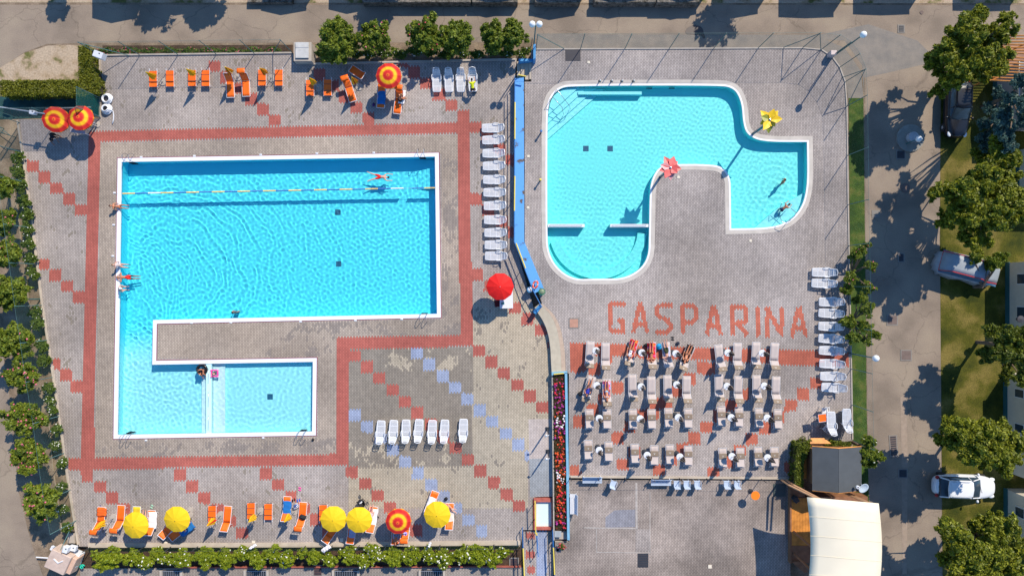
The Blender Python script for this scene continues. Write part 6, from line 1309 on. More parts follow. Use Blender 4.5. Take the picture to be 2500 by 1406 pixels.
for nm, lab, x, y, z, L, W, rz, m in (("towel","red and orange towel under the leftmost sunbather",1543,852,RD+zt,1.5,.66,-17,T_RED),("towel","red and yellow towel under the second sunbather",1591,862,RD+zt,1.6,.68,0,T_RED),("towel","lilac striped towel under the man in olive shorts",1629,868,RD+zt,1.4,.5,6,T_LIL),
        ("towel","black towel under the woman in black bikini",1677,868,RD+zt,1.75,.62,-24,T_BK),("towel","pink patterned towel with blue flowers in the second lounger row",1481,954,RD+zt,1.5,.66,0,T_PINK),("towel","plain blue towel under the upper ringed umbrella",932,231,LD+zt,1.55,.64,-4,T_BLUE),
        ("towel","white towel hanging over the seated person's lounger",981,237,LD+zt,1.1,.5,-8,T_WH),("towel","white towel on the lounger right of the first yellow umbrella",371,1270,LD+zt,1.35,.70,178,T_WH),("towel","blue towel on the lounger below the second yellow umbrella",455,1290,LD+zt,1.3,.75,-52,T_BLUE),
        ("towel","striped blue towel on the lounger left of the black bag",700,1243,LD+zt,1.35,.68,177,T_SBL),("towel","blue grey towel below the gap of the neighbouring umbrellas",859,1304,LD+zt,.75,.52,174,T_GB),("towel","long white towel on the lounger right of the neighbouring umbrellas",911,1264,LD+zt,1.45,.62,172,T_WH),
        ("towel","white towel on the slanting lounger above the rightmost yellow umbrella",1051,1231,LD+zt,1.2,.62,160,T_WH),("towel","cream towel right of the rightmost yellow umbrella",1099,1262,LD+zt,1.35,.62,178,T_CR),("towel","orange hooded towel on the far lower left lounger",247,1250,LD+zt+.06,.62,.78,178,mat("deep_orange_towel",(.78,.12,.01),.9,var=.15)),
        ("towel","lilac towel under the person below the ringed umbrella",968,1312,LD+zt,.7,.62,178,T_LIL)):
    cloth(nm, lab, x, y, z, L, W, rz, m, seed=int(x))
cloth("cloth", "pale cloth bundle hanging over the low fence above the bushes", 796, 1339, LD+.9, .75, .35, -55, T_WH, "cloth", 3, .05)
cloth("cloth", "long thin grey cloth hanging on the low fence, left one", 617, 1334, LD+1.0, .62, .2, -58, T_WH, "cloth", 4, .03)
cloth("cloth", "small pale cloth hanging on the low fence below the right umbrella", 1049, 1329, LD+1.0, .45, .18, -20, T_WH, "cloth", 5, .03)
# ================================================================ POOL FITTINGS
def ladder(lab, px, py, rz, lv, group="steel pool ladders"):
    """stands on the coping, steps towards -y (the water)"""
    p = G(px, py, lv); t = empty("pool_ladder", lab, "ladder", (p.x, p.y, lv), R(rz), group)
    for s in (-1, 1):
        mb = MB(); mb.tube([(s*.25,.45,.03),(s*.25,.42,.55),(s*.25,.25,.78),(s*.25,.02,.80),(s*.25,-.16,.6),(s*.25,-.18,-.1),(s*.25,-.18,-.9)], .022, 8); recv(mb.build("rail", M_STEEL, t))
    for k in range(3): mb = MB(); mb.box((0,-.19,-.18-.26*k), (.48,.12,.03)); recv(mb.build("tread", mat("dark_tread", (.02,.04,.06), .5), t))
    return t
lp = ladder("steel ladder at the upper left corner of the big pool", 320, 391, 0, LD)
for x, y, rz, lab in ((1030,378,0,"steel ladder at the upper right corner of the big pool"),(1035,772,180,"steel ladder at the lower right corner of the big pool"),(313,1064,180,"steel ladder at the lower left corner of the big pool"),(739,1058,180,"steel ladder on the lower side of the shallow bay")):
    q = G(x, y, LD); dup(lp, (q.x, q.y, LD), R(rz), lab)
def pipe(name, lab, cat, pts, z, m=M_STEEL, r=.022, closed=False, off=None):
    ps = [G(x, y, z) + Vector((0,0,dz)) if False else Vector((*G(x, y, z+dz).xy, z+dz)) for x, y, dz in pts]; c = ps[0]; mb = MB(); mb.tube([p-c for p in ps], r, 8, closed=closed); return recv(tag(mb.build(name, m, loc=tuple(c), smooth=True), lab, cat))
pipe("handrail", "long steel handrail over the corner steps of the curved pool", "handrail", [(1357,222,0),(1358,220,.8),(1362,222,.85),(1391,260,.55),(1392,267,.2),(1391,267,-.4)], RD)
pipe("handrail", "second steel handrail over the corner steps of the curved pool", "handrail", [(1341,250,0),(1342,244,.7),(1350,238,.8),(1372,262,.5),(1376,280,.1),(1376,281,-.4)], RD)
pipe("handrail", "looped steel handrail above the child standing at the children's corner", "handrail", [(1900,527,-.4),(1901,516,.5),(1908,497,.7),(1914,494,.75),(1944,520,.75),(1941,525,.4),(1941,526,0)], RD)
pipe("handrail", "lower looped steel handrail at the children's corner", "handrail", [(1905,528,-.3),(1905,532,.4),(1910,542,.6),(1922,547,.6),(1930,537,.5),(1928,530,.1),(1928,530,0)], RD)
for i in range(3): pipe("grab_rail", f"{['upper','middle','lower'][i]} small grab rail on the shallow divider wall", "grab rail", [(512,900+i*57,0),(509,900+i*57,.12),(508,935+i*57,.12),(511,936+i*57,0)], LD-.1, r=.018)
for i, x in enumerate((1464,1493,1518,1546)):
    p = G(x, 199, RD); t = empty("starting_post", f"small chrome stand behind the bench side of the curved pool, {ORD[i]} from the left", "stand", (p.x, p.y, RD), 0, "chrome stands on the curved pool edge"); mb = MB(); mb.tube([(0,0,0),(0,0,.38),(0,-.12,.42)], .04, 8); mb.build("pole", M_ALU, t); mb = MB(); mb.box((0,0,.02), (.22,.16,.04)); mb.build("foot", M_DKM, t)
for x, lab in ((1585,"left dark inlet on the pool's upper wall"),(1640,"right dark inlet on the pool's upper wall")):
    p = G(x, 216, RD-.3); mb = MB(); mb.box((0,0,0), (.45,.05,.14)); mb.box((0,-.03,0), (.36,.02,.08)); recv(tag(mb.build("wall_inlet", DK, loc=(p.x, p.y, RD-.35)), lab, "inlet"))
# lane rope
def rope():
    a, b = G(299,473,LD-.03), G(985,460,LD-.03); c, d = G(1005,460,LD-.03), G(1062,459,LD-.03); t = empty("lane_rope", "lane rope of blue, yellow and white floats across the big pool", "lane rope", tuple(a)); fm = {'Y': mat("yellow_float", (.85,.55,.12), .4, var=.05), 'B': mat("blue_float", (.01,.13,.50), .4, var=.05), 'W': mat("white_float", (.8,.8,.8), .4, var=.02)}
    nm = {'Y':'yellow_float','B':'blue_float','W':'white_float'}
    seq = "YBWYBYBYBYBYBYBYBYBYBW"; n = len(seq); D = b-a
    for i, ch in enumerate(seq):
        s = a+D*(i/n); e = a+D*((i+1)/n); mb = MB(); L = (e-s).length; k = 10; pr = []
        for j in range(k):
            u = s.lerp(e, (j+.1)/k)-a; v = s.lerp(e, (j+.9)/k)-a; w_ = Vector((0,0,.0)); mb.tube([u, u.lerp(v,.5), v], [.05,.07,.05], 8)
        mb.build(nm[ch], fm[ch], t)
    for ch, s, e in (('B', c, c.lerp(d,.52)), ('Y', c.lerp(d,.54), d)):
        mb = MB()
        for j in range(9): u, v = s.lerp(e, (j+.1)/9)-a, s.lerp(e, (j+.9)/9)-a; mb.tube([u, u.lerp(v,.5), v], [.05,.07,.05], 8)
        mb.build(nm[ch], fm[ch], t)
    mb = MB(); mb.tube([G(281,473,LD+.06)-a, Vector((0,0,0)), b-a, c-a, d-a, G(1076,459,LD+.06)-a], .012, 5); mb.build("cable", M_ALU, t)
rope()
# flower fountains
def flower(lab, px, py, ht, m, m2, bx, by, seed):
    rr = random.Random(seed); b = G(bx, by, RD); tpt = G(px, py, RD+ht); t = empty("flower_fountain", lab, "fountain", (b.x, b.y, RD)); o = Vector((b.x, b.y, RD)); T = tpt-o
    mb = MB(); mb.tube([(0,0,0),(T.x*.05,T.y*.05,ht*.4),(T.x*.35,T.y*.35,ht*.8),tuple(T)], [.11,.10,.085,.07], 10); mb.build("stem", mat("teal_stem", (.03,.10,.14), .4), t, smooth=True)
    for k in range(9):
        a = 6.283*k/9+rr.uniform(-.15,.15); L = rr.uniform(.62,1.0); dr = rr.uniform(-.25,.35) if k % 2 else rr.uniform(.0,.5); mb = MB(); rows = []
        for f in (0,.15,.3,.5,.7,.85,1.0):
            w_ = .25*(math.sin(math.pi*min(f**.75,1))**1.1)*(1.22 if int(f*20) % 3 else .75)+.01; c = Vector((math.cos(a)*L*f, math.sin(a)*L*f, dr*f-.25*f*f)); s = Vector((-math.sin(a), math.cos(a), 0))*w_
            rows.append([tuple(T+c-s), tuple(T+c+Vector((0,0,-.06*math.sin(math.pi*f)))), tuple(T+c+s)])
        mb.sheet(rows); mb.build("petal", m2 if k in (4, 7) else m, t, solid=.02)
    mb = MB(); mb.ball(tuple(T+Vector((0,0,.05))), (.11,.11,.1), 10); mb.build("nozzle", M_STEEL, t)
flower("tall red petalled flower fountain leaning over the curved pool edge", 1637,410,3.2, mat("red_petal", (.72,.12,.11), .5, var=.2), mat("pink_petal", (.75,.32,.33), .5, var=.15), 1612,432,3)
flower("tall yellow petalled flower fountain on a curved green stem", 1879,293,3.2, mat("yellow_petal", (.88,.55,.01), .5, var=.08), mat("olive_petal", (.28,.30,.03), .5, var=.2), 1838,327,5)
# ================================================================ PEOPLE
SK1, SK2, SK3 = mat("tanned_skin", (.50,.19,.095), .5, var=.06), mat("fair_skin", (.66,.34,.24), .5, var=.06), mat("brown_skin", (.33,.13,.065), .5, var=.06)
HAIR, HAIRL, HAIRG = mat("dark_hair", (.02,.012,.01), .6), mat("light_brown_hair", (.22,.12,.06), .6), mat("grey_hair", (.35,.33,.32), .7)
def bent(p, piv, ang):           # rotate about the x axis through piv
    v = Vector(p)-Vector(piv); return tuple(Matrix.Rotation(ang, 3, 'X') @ v+Vector(piv))
def joints(pose):
    """body axis along y (head +y), front of the body +z"""
    J = dict(pel=(0,0,0), wai=(0,.17,.01), che=(0,.36,.02), nk=(0,.52,.01), hd=(0,.68,.02), shL=(-.17,.46,0), shR=(.17,.46,0), elL=(-.27,.20,0), elR=(.27,.20,0), wrL=(-.28,-.05,.04), wrR=(.28,-.05,.04),
             hiL=(-.09,-.04,0), hiR=(.09,-.04,0), knL=(-.11,-.46,.03), knR=(.11,-.46,.03), anL=(-.10,-.86,0), anR=(.10,-.86,0), toL=(-.12,-.93,.13), toR=(.12,-.93,.13))
    up = ('wai','che','nk','hd','shL','shR','elL','elR','wrL','wrR')
    def rot(keys, piv, a):
        for k in keys: J[k] = bent(J[k], piv, a)
    if pose == 'back': rot(up, J['pel'], R(20))
    elif pose == 'front': J.update(wrL=(-.16,.62,-.02), elL=(-.36,.44,0), wrR=(.16,.62,-.02), elR=(.36,.44,0), toL=(-.1,-.98,.0), toR=(.1,-.98,.0))
    elif pose == 'swim': J.update(elL=(-.30,.66,.02), wrL=(-.26,.95,0), elR=(.28,.66,.02), wrR=(.24,.96,0), knL=(-.20,-.42,-.05), knR=(.18,-.44,-.05), anL=(-.34,-.82,-.08), anR=(.30,-.84,-.08), toL=(-.42,-.94,-.1), toR=(.36,-.98,-.1), hd=(0,.68,.09))
    elif pose == 'stand': J.update(elL=(-.24,.19,.04), wrL=(-.24,-.04,.12), elR=(.24,.19,.04), wrR=(.24,-.04,.12), toL=(-.12,-.9,.14), toR=(.12,-.9,.14))
    elif pose == 'bend':           # standing, torso bent forward
        rot(up, J['pel'], R(62)); J.update(wrL=(-.22,.05,.78), elL=(-.24,.12,.5), wrR=(.22,.05,.78), elR=(.24,.12,.5), toL=(-.12,-.9,.14), toR=(.12,-.9,.14))
    elif pose == 'sit':            # hip bent 90, shank down, arms behind
        J.update(knL=(-.12,-.02,.42), knR=(.12,-.02,.42), anL=(-.12,-.42,.45), anR=(.12,-.42,.45), toL=(-.12,-.46,.58), toR=(.12,-.46,.58), elL=(-.27,.22,-.10), wrL=(-.28,.0,-.16), elR=(.27,.22,-.10), wrR=(.28,.0,-.16))
    elif pose == 'sitfwd':
        rot(up, J['pel'], R(28)); J.update(knL=(-.14,.05,.42), knR=(.14,.05,.42), anL=(-.14,-.36,.44), anR=(.14,-.36,.44), toL=(-.14,-.40,.57), toR=(.14,-.40,.57), wrL=(-.14,.06,.44), elL=(-.27,.20,.26), wrR=(.14,.06,.44), elR=(.27,.20,.26))
    elif pose == 'crouch':
        rot(up, J['pel'], R(35)); J.update(knL=(-.14,.25,.38), knR=(.14,.25,.38), anL=(-.12,-.10,.15), anR=(.12,-.10,.15), toL=(-.12,-.12,.28), toR=(.12,-.12,.28), wrL=(-.12,.25,.48), elL=(-.25,.25,.3), wrR=(.12,.25,.48), elR=(.25,.25,.3))
    elif pose == 'recline':        # on the lounger, back up, one knee raised
        rot(up, J['pel'], R(35)); J.update(knR=(.13,-.35,.32), anR=(.11,-.62,.0), toR=(.12,-.75,.03), wrR=(.10,-.02,.25), elR=(.27,.15,.12))
    return J
SIT_UP = Matrix.Rotation(math.pi/2, 4, 'X')      # turns the body axis upright, front towards -y
def person(lab, loc, rot, pose, skin, hair, clothes, s=1.0, hairlen=0, extra=None, group=None):
    """loc = pelvis; rot = matrix"""
    J = {k: Vector(v)*s for k, v in joints(pose).items()}; t = bpy.data.objects.new("person", None); COL.objects.link(t); tag(t, lab, "person", group)
    M = Matrix.Translation(loc) @ rot; t.matrix_world = M; mb = MB()
    def limb(mb, a, b, ra, rb, n=8):
        a, b = Vector(a), Vector(b); d = b-a; mb.tube([a, a+d*.3, a+d*.65, b], [ra*s, (ra*.72+rb*.28)*1.05*s, (ra*.35+rb*.65)*1.02*s, rb*s], n); mb.ball(tuple(a), ra*s, n); mb.ball(tuple(b), rb*s, n)
    mb.ball(tuple(J['pel']), (.155*s,.12*s,.105*s), 12); limb(mb, J['pel'], J['wai'], .115, .105, 12); limb(mb, J['wai'], J['che'], .108, .125, 12)
    mb.ball(tuple(J['che'].lerp(J['nk'],.25)), (.165*s,.13*s,.10*s), 12); mb.ball(tuple(J['wai']), (.135*s,.10*s,.09*s), 12)
    limb(mb, J['shL'], J['shR'], .062, .062); limb(mb, J['che'], J['nk'], .10, .055); limb(mb, J['nk'], J['hd'], .052, .05)
    ax = (J['hd']-J['nk']).normalized(); fr = Vector((0,0,1)) if pose not in ('x',) else Vector((0,0,1)); fr = (fr-ax*fr.dot(ax)).normalized(); sd = ax.cross(fr)
    hc = J['hd']+ax*.02*s; mb.ball(tuple(hc), (.078*s,.095*s,.095*s), 14, 0, 9); mb.ball(tuple(hc-ax*.07*s+fr*.03*s), .055*s, 10)
    mb.ball(tuple(hc+fr*.098*s-ax*.015*s), (.016*s,.024*s,.02*s), 8)
    for q in (-1, 1): mb.ball(tuple(hc+sd*q*.08*s), (.014*s,.028*s,.022*s), 6)
    for S in 'LR':
        limb(mb, J['sh'+S], J['el'+S], .050, .038); limb(mb, J['el'+S], J['wr'+S], .038, .026); limb(mb, J['hi'+S], J['kn'+S], .085, .055, 10); limb(mb, J['kn'+S], J['an'+S], .056, .036, 10); limb(mb, J['an'+S], J['to'+S], .036, .026)
        w_ = J['wr'+S]; d = (w_-J['el'+S]).normalized(); x = d.cross(Vector((0,0,1))); x = x.normalized() if x.length > .1 else Vector((1,0,0)); y = x.cross(d)
        mb.ball(tuple(w_+d*.05*s), (.036*s,.036*s,.022*s), 8)
        for k, (o_, ln) in enumerate(((-.027,.062),(-.009,.074),(.009,.070),(.027,.055))):
            a = w_+d*.07*s+x*o_*s; b = a+d*ln*.55*s-y*.006*s; c = b+d*ln*.45*s-y*.02*s; mb.tube([a, b, c], [.010*s,.0095*s,.008*s], 6)
        q = -1 if S == 'L' else 1; a = w_+d*.03*s+x*q*.03*s; mb.tube([a, a+d*.03*s+x*q*.028*s, a+d*.06*s+x*q*.035*s], [.012*s,.011*s,.009*s], 6)
    b = mb.build("body", skin, t); md = b.modifiers.new("remesh", 'REMESH'); md.mode = 'VOXEL'; md.voxel_size = .012; md.use_smooth_shade = True; sm = b.modifiers.new("smooth", 'SMOOTH'); sm.iterations = 2; recv(b)
    hb = MB(); hb.ball(tuple(hc-fr*.018*s+ax*.014*s), (.089*s,.096*s,.096*s), 14, 0, 8)
    if hairlen: hb.tube([hc-fr*.05*s, hc-fr*.075*s-ax*.12*s, hc-fr*.08*s-ax*hairlen*s], [.075*s,.06*s,.03*s], 8)
    if hair: recv(hb.build("hair", hair, t, smooth=True))
    for q in (-1, 1):
        e = MB(); e.ball(tuple(hc+fr*.088*s+ax*.012*s+sd*q*.03*s), .011*s, 6); e.build("eye", mat("eye_dark", (.02,.015,.01), .3, var=0), t)
    for c, m in clothes:
        mb = MB()
        if c == 'shorts':
            mb.ball(tuple(J['pel']), (.17*s,.135*s,.122*s), 12); limb(mb, J['pel'], J['pel'].lerp(J['wai'],.5), .128, .122, 12)
            for S in 'LR': limb(mb, J['hi'+S], J['hi'+S].lerp(J['kn'+S],.55), .100, .085, 10)
        elif c == 'briefs': mb.ball(tuple(J['pel']-Vector((0,.01,0))*s), (.165*s,.115*s,.118*s), 14)
        elif c == 'bikini_top': mb.tube([J['che']-Vector((.16,-.03,0))*s, J['che']+Vector((-.07,.03,.10))*s, J['che']+Vector((.07,.03,.10))*s, J['che']+Vector((.16,.03,0))*s, J['che']+Vector((0,.03,-.105))*s], .02*s, 6, closed=True); [mb.ball(tuple(J['che']+Vector((q*.07,.03,.085))*s), (.055*s,.05*s,.04*s), 8) for q in (-1, 1)]
        elif c in ('shirt', 'swimsuit'):
            limb(mb, J['pel'].lerp(J['wai'],.2), J['wai'], .128, .122, 12); limb(mb, J['wai'], J['che'], .122, .14, 12); mb.ball(tuple(J['che'].lerp(J['nk'],.25)), (.18*s,.14*s,.115*s), 12)
            if c == 'shirt':
                limb(mb, J['shL'], J['shR'], .075, .075)
                for S in 'LR': limb(mb, J['sh'+S], J['sh'+S].lerp(J['el'+S],.65), .068, .06)
            else: mb.ball(tuple(J['pel']), (.165*s,.125*s,.118*s), 12)
        elif c == 'cap': mb.ball(tuple(hc-fr*.01*s+ax*.025*s), (.1*s,.095*s,.105*s), 12); mb.ball(tuple(hc+fr*.1*s+ax*.03*s), (.06*s,.02*s,.05*s), 8)
        o = mb.build(c, m, t); md = o.modifiers.new("remesh", 'REMESH'); md.mode = 'VOXEL'; md.voxel_size = .014; md.use_smooth_shade = True; recv(o)
    return t
def rz(a): return Matrix.Rotation(R(a), 4, 'Z')
def V(px, py, z): return Vector(tuple(G(px, py, z)))
def cm(n, c): return mat(n, c, .8, var=.05)
BLK, RDS = cm("black_cloth", (.01,.01,.012)), cm("red_shorts_cloth", (.75,.015,.008))
FL = Matrix.Rotation(math.pi, 4, 'Y')         # face down
# swimmer, pool edge, bathers
person("swimmer in red shorts doing the breaststroke in the upper lane of the big pool", V(926,432,LD-.03), rz(-92) @ FL, 'swim', SK2, HAIR, [('shorts', RDS)])
def edge_sit(lab, px, py, face, pose, *a, lean=0, **k):   # seat on the coping, face = direction in degrees (0 = +x)
    return person(lab, V(px, py, LD+.14), rz(face+90) @ Matrix.Rotation(R(-lean), 4, 'X') @ SIT_UP, pose, *a, **k)
edge_sit("woman in black top and blue briefs leaning back at the pool edge", 291,505,0,'sit', SK1, HAIR, [('bikini_top', BLK),('briefs', cm("blue_briefs",(.02,.04,.35)))], lean=30, hairlen=.2)
edge_sit("person in pale swimsuit sitting at the pool edge, upper one of three", 293,648,-5,'sit', SK2, HAIRL, [('swimsuit', cm("pale_swimsuit",(.6,.45,.42)))], lean=14)
person("man in red shorts leaning over the pool edge between two sitting people", V(311,677,LD-.05), rz(90) @ Matrix.Rotation(R(18), 4, 'X') @ FL, 'front', SK1, HAIRL, [('shorts', RDS)])
edge_sit("person with white cap sitting at the pool edge, lowest one", 292,705,5,'sitfwd', SK2, HAIR, [('briefs', cm("dark_pink",(.35,.06,.10))),('cap', cm("white_cap",(.8,.8,.8)))], lean=-4)
person("bather standing in the big pool near the lower edge, only head and shoulders out", V(577,762,LD-.62), rz(180) @ SIT_UP, 'stand', SK2, HAIR, [('shorts', cm("navy_shorts",(.01,.02,.08)))])
person("person sitting in a black float ring in the shallow water", V(493,903,LD-.02), rz(20) @ Matrix.Rotation(R(55), 4, 'X'), 'sitfwd', SK1, HAIR, [('swimsuit', BLK)], s=.95)
mb = MB(); mb.tube([(.36*math.cos(a),.36*math.sin(a),0) for a in [k*math.pi/12 for k in range(24)]], .12, 10, closed=True); p = G(493,902,LD); tag(mb.build("float_ring", mat("black_vinyl",(.01,.01,.012),.25), loc=(p.x,p.y,LD-.02), smooth=True), "black float ring around the person by the shallow divider", "float ring")
t = empty("float_ring", "square pink float with a small child beside the divider wall", "float ring", tuple(G(524,911,LD)))
mb = MB(); mb.tube([(.25,.25,0),(-.25,.25,0),(-.25,-.25,0),(.25,-.25,0)], .085, 10, closed=True); mb.build("tube", mat("pink_vinyl",(.85,.06,.32),.3), t, smooth=True)
mb = MB(); [mb.ball((.27*a,.27*b,.03),.075,8) for a, b in ((1,1),(-1,1),(-1,-1),(1,-1))]; mb.build("corner_knobs", mat("pale_pink_vinyl",(.85,.30,.5),.3), t, smooth=True)
person("small child sitting in the square pink float", V(524,912,LD-.12), rz(160) @ SIT_UP, 'sit', SK2, HAIR, [('briefs', cm("pink_briefs",(.7,.05,.2)))], s=.52)
person("person wading in the children's corner, arms spread", V(1912,444,RD-.05), rz(250) @ Matrix.Rotation(R(10),4,'X') @ SIT_UP, 'stand', SK1, HAIR, [('shorts', cm("maroon_shorts",(.25,.02,.04)))], s=.92)
person("person in dark shorts bending by the looped handrail in the pool corner", V(1909,512,RD+.2), rz(130) @ SIT_UP, 'bend', SK1, HAIR, [('shorts', cm("dark_blue_shorts",(.01,.015,.06)))], s=.95)
person("man in yellow shirt and black shorts bending over the rightmost shaded white lounger", V(1154,217,LD+.88), rz(185) @ SIT_UP, 'bend', SK1, HAIR, [('shirt', cm("yellow_shirt",(.72,.75,.01))),('shorts', BLK)])
person("person in black shorts sitting sideways on the lounger under the upper ringed umbrella", V(975,244,LD+.55), rz(130) @ SIT_UP, 'sitfwd', SK1, HAIRL, [('shorts', BLK)])
# sunbathers
HB = Matrix.Rotation(math.pi, 4, 'Z')
zz = RD+.51
person("sunbather in white striped top lying on the red and orange towel", V(1540,856,zz), rz(180-17), 'back', SK1, HAIR, [('swimsuit', twoton("white_print",(.8,.8,.8),(.6,.6,.7),(.2,.2,.25),14)),('briefs', BLK)], hairlen=.15)
person("man in black briefs lying face down on the red and yellow towel", V(1590,862,zz), rz(180) @ FL, 'front', SK1, HAIR, [('briefs', BLK)])
person("pale man in olive shorts lying face down with legs over the lounger edges", V(1627,858,zz), rz(180+6) @ FL, 'front', SK2, HAIRG, [('shorts', cm("olive_shorts",(.03,.04,.01)))])
person("woman in black bikini lying on the black towel", V(1677,866,zz), rz(180-24), 'back', SK1, HAIR, [('bikini_top', BLK),('briefs', BLK)], hairlen=.15)
person("woman in white and blue bikini lying on the pink patterned towel", V(1481,956,zz), rz(180), 'back', SK1, HAIR, [('bikini_top', cm("white_blue",(.6,.7,.85))),('briefs', cm("light_blue",(.2,.5,.75)))])
person("person in dark blue swimsuit sitting with drawn up knee on the slanting lounger", V(1436,948,zz+.02), rz(180-17), 'recline', SK1, HAIR, [('swimsuit', cm("royal_blue",(.01,.02,.30)))], hairlen=.1)
person("person sitting under the lower ringed umbrella, bare shoulders showing below it", V(967,1306,LD+.54), rz(178), 'back', SK3, HAIR, [('shorts', cm("grey_shorts",(.15,.16,.2)))])
person("person lying under the second yellow umbrella on the blue towel", V(452,1277,LD+.53), rz(-52+0), 'back', SK2, HAIR, [('shorts', cm("dark_red",(.3,.03,.03)))])
person("person bending between the white towel and the orange lounger, upper body above the yellow umbrella", V(1094,1236,LD+.54), rz(60), 'recline', SK2, HAIR, [('swimsuit', cm("rose_suit",(.65,.25,.25)))], s=.9)
person("person in pink top reclining left of the rightmost umbrella group's white towel", V(905,1252,LD+.53), rz(172), 'recline', SK2, HAIR, [('shirt', cm("pink_top",(.75,.45,.47)))], s=.9)
person("person reclining half hidden beside the white towel under the leftmost yellow umbrella", V(352,1270,LD+.5), rz(178), 'back', SK2, HAIR, [('shorts', cm("purple_dark",(.05,.02,.08)))], s=.95)
person("dark dressed person standing beside the left ringed umbrella pair", V(125,328,LD+.9), rz(30) @ SIT_UP, 'bend', SK3, HAIR, [('shirt', cm("navy_shirt",(.005,.008,.02))),('shorts', BLK)])
# ================================================================ SMALL THINGS
def table(lab, px, py, z, L, W, rz_, m, name="table", ht=.74):
    p = G(px, py, z+ht); t = empty(name, lab, "table", (p.x, p.y, z), R(rz_)); mb = MB(); mb.box((0,0,ht), (L,W,.04)); mb.build("tabletop", m, t, bevel=.015)
    for a in (-1, 1):
        for b in (-1, 1): mb = MB(); mb.tube([(a*(L/2-.08),b*(W/2-.08),ht-.02),(a*(L/2-.05),b*(W/2-.05),0)], .025, 6); mb.build("leg", M_WPL, t)
    return t
table("white table below the red umbrella", 1236, 726, LD, 1.05, 1.75, 1, M_WPL)
p = G(1228,741,LD+.78); mb = MB(); mb.box((-.08,0,0), (.1,.18,.02)); mb.box((.06,.02,0), (.1,.18,.02)); mb.box((-.05,.3,.01), (.16,.04,.03)); tag(mb.build("notebook", mat("teal_card",(.02,.18,.18),.6), loc=tuple(p)), "open teal notebook on the white table", "notebook")
def chair(lab, px, py, z, rz_, m=M_WPL, fr=None, group=None):
    p = G(px, py, z+.45); t = empty("plastic_chair", lab, "chair", (p.x, p.y, z), R(rz_), group); fr = fr or m
    mb = MB(); mb.box((0,0,.44), (.46,.46,.04)); mb.build("seat", m, t, bevel=.015)
    mb = MB(); rows = [[(-.23+.46*j/4, .22+.10*f, .46+.42*f-.02*abs(j-2)*0) for j in range(5)] for f in (0,.5,1)]; mb.sheet(rows); mb.build("backrest", m, t, solid=.025)
    for s in (-1, 1):
        mb = MB(); mb.tube([(s*.24,-.2,.44),(s*.26,-.22,.64),(s*.26,.15,.66),(s*.23,.26,.62)], .02, 6); mb.build("armrest", fr, t)
        for y in (-.2, .2): mb = MB(); mb.tube([(s*.2,y,.43),(s*.23,y*1.15,0)], .02, 6); mb.build("leg", fr, t)
    return t
chair("dark chair half under the red umbrella", 1215, 742, LD, 10, cm("dark_red_cloth",(.12,.005,.01)), M_DKM)
for i, (x, r_) in enumerate(((1602,0),(1627,0))): pass
M_WSHADE = mat("shaded_white_plastic", (.46,.54,.66), .45, var=.05)  # white plastic with the bluish shade under the deck edge put into its colour
def bench(lab, px, py, z, rz_, L=1.5, group=None, m=None):
    m = m or M_WPL; p = G(px, py, z+.45); t = empty("white_bench", lab, "bench", (p.x, p.y, z), R(rz_), group)
    mb = MB()
    for k in range(5): mb.box((0,-.19+.095*k,.44), (L,.075,.025))
    mb.build("seat", m, t)
    mb = MB()
    for k in range(4): mb.box((0,.24+.03*k,.52+.09*k), (L,.025,.07))
    mb.build("backrest", m, t)
    for s in (-1, 1):
        mb = MB(); mb.tube([(s*(L/2-.1),-.2,.44),(s*(L/2-.1),-.22,0)], .03); mb.tube([(s*(L/2-.1),.2,.44),(s*(L/2-.1),.3,0)], .03); mb.tube([(s*(L/2-.1),.2,.4),(s*(L/2-.1),.34,.85)], .025); mb.build("leg", M_WPL, t)
    return t
bench("white slatted bench at the left under the upper deck edge", 1446, 1172, PZ, 0, 1.55, m=M_WSHADE); bench("long white bench left of the twin chairs under the deck edge", 1614, 1178, PZ, 0, 1.6, m=M_WSHADE)
bench("white slatted bench set upright beside the flower planter", 1399, 1230, PZ, -90, 1.6)
for x, lab in ((1652,"white plastic chair, left of the two next to the long bench"),(1676,"white plastic chair, right of the two next to the long bench"),(1702,"white plastic chair at the end of the bench group under the deck edge"),(1774,"left chair of the pair near the orange round table"),(1799,"right chair of the pair near the orange round table"),(1497,"single white chair beside the left bench")):
    chair(lab, x, 1180, PZ, 180 if x != 1497 else 160, m=M_WSHADE, group="white chairs under the deck edge")
chair("white chair tipped in front of the lounger stacks", 2018, 1046, RD, 140); chair("grey white chair above the lounger stacks", 2014, 1002, RD, 5)
p = G(2008,1020,RD+1.15); t = empty("folded_lounger", "orange folded lounger leaning against the white stacks", "lounger", (p.x, p.y, RD+.05), R(8)); mb = MB(); mb.sheet([[(x, y, 1.1-.03*(1-(x/.3)**2)) for x in (-.3,-.15,0,.15,.3)] for y in (-.28,0,.28)]); mb.build("sling", M_ORG, t, solid=.02); mb = MB(); mb.tube([(-.31,-.3,1.1),(-.31,.3,1.1),(.31,.3,1.1),(.31,-.3,1.1)], .02, 6, closed=True); mb.tube([(-.31,0,1.1),(-.31,0,0)], .02); mb.tube([(.31,0,1.1),(.31,0,0)], .02); mb.build("frame", M_WPL, t)
p = G(1994,1036,RD); mb = MB(); mb.lathe([(.26,0),(.27,.05),(.24,.08),(.05,.1),(.04,.3)], 20); tag(mb.build("umbrella_foot", M_CONC, loc=(p.x,p.y,RD)), "grey round umbrella foot left of the lounger stacks", "umbrella foot")
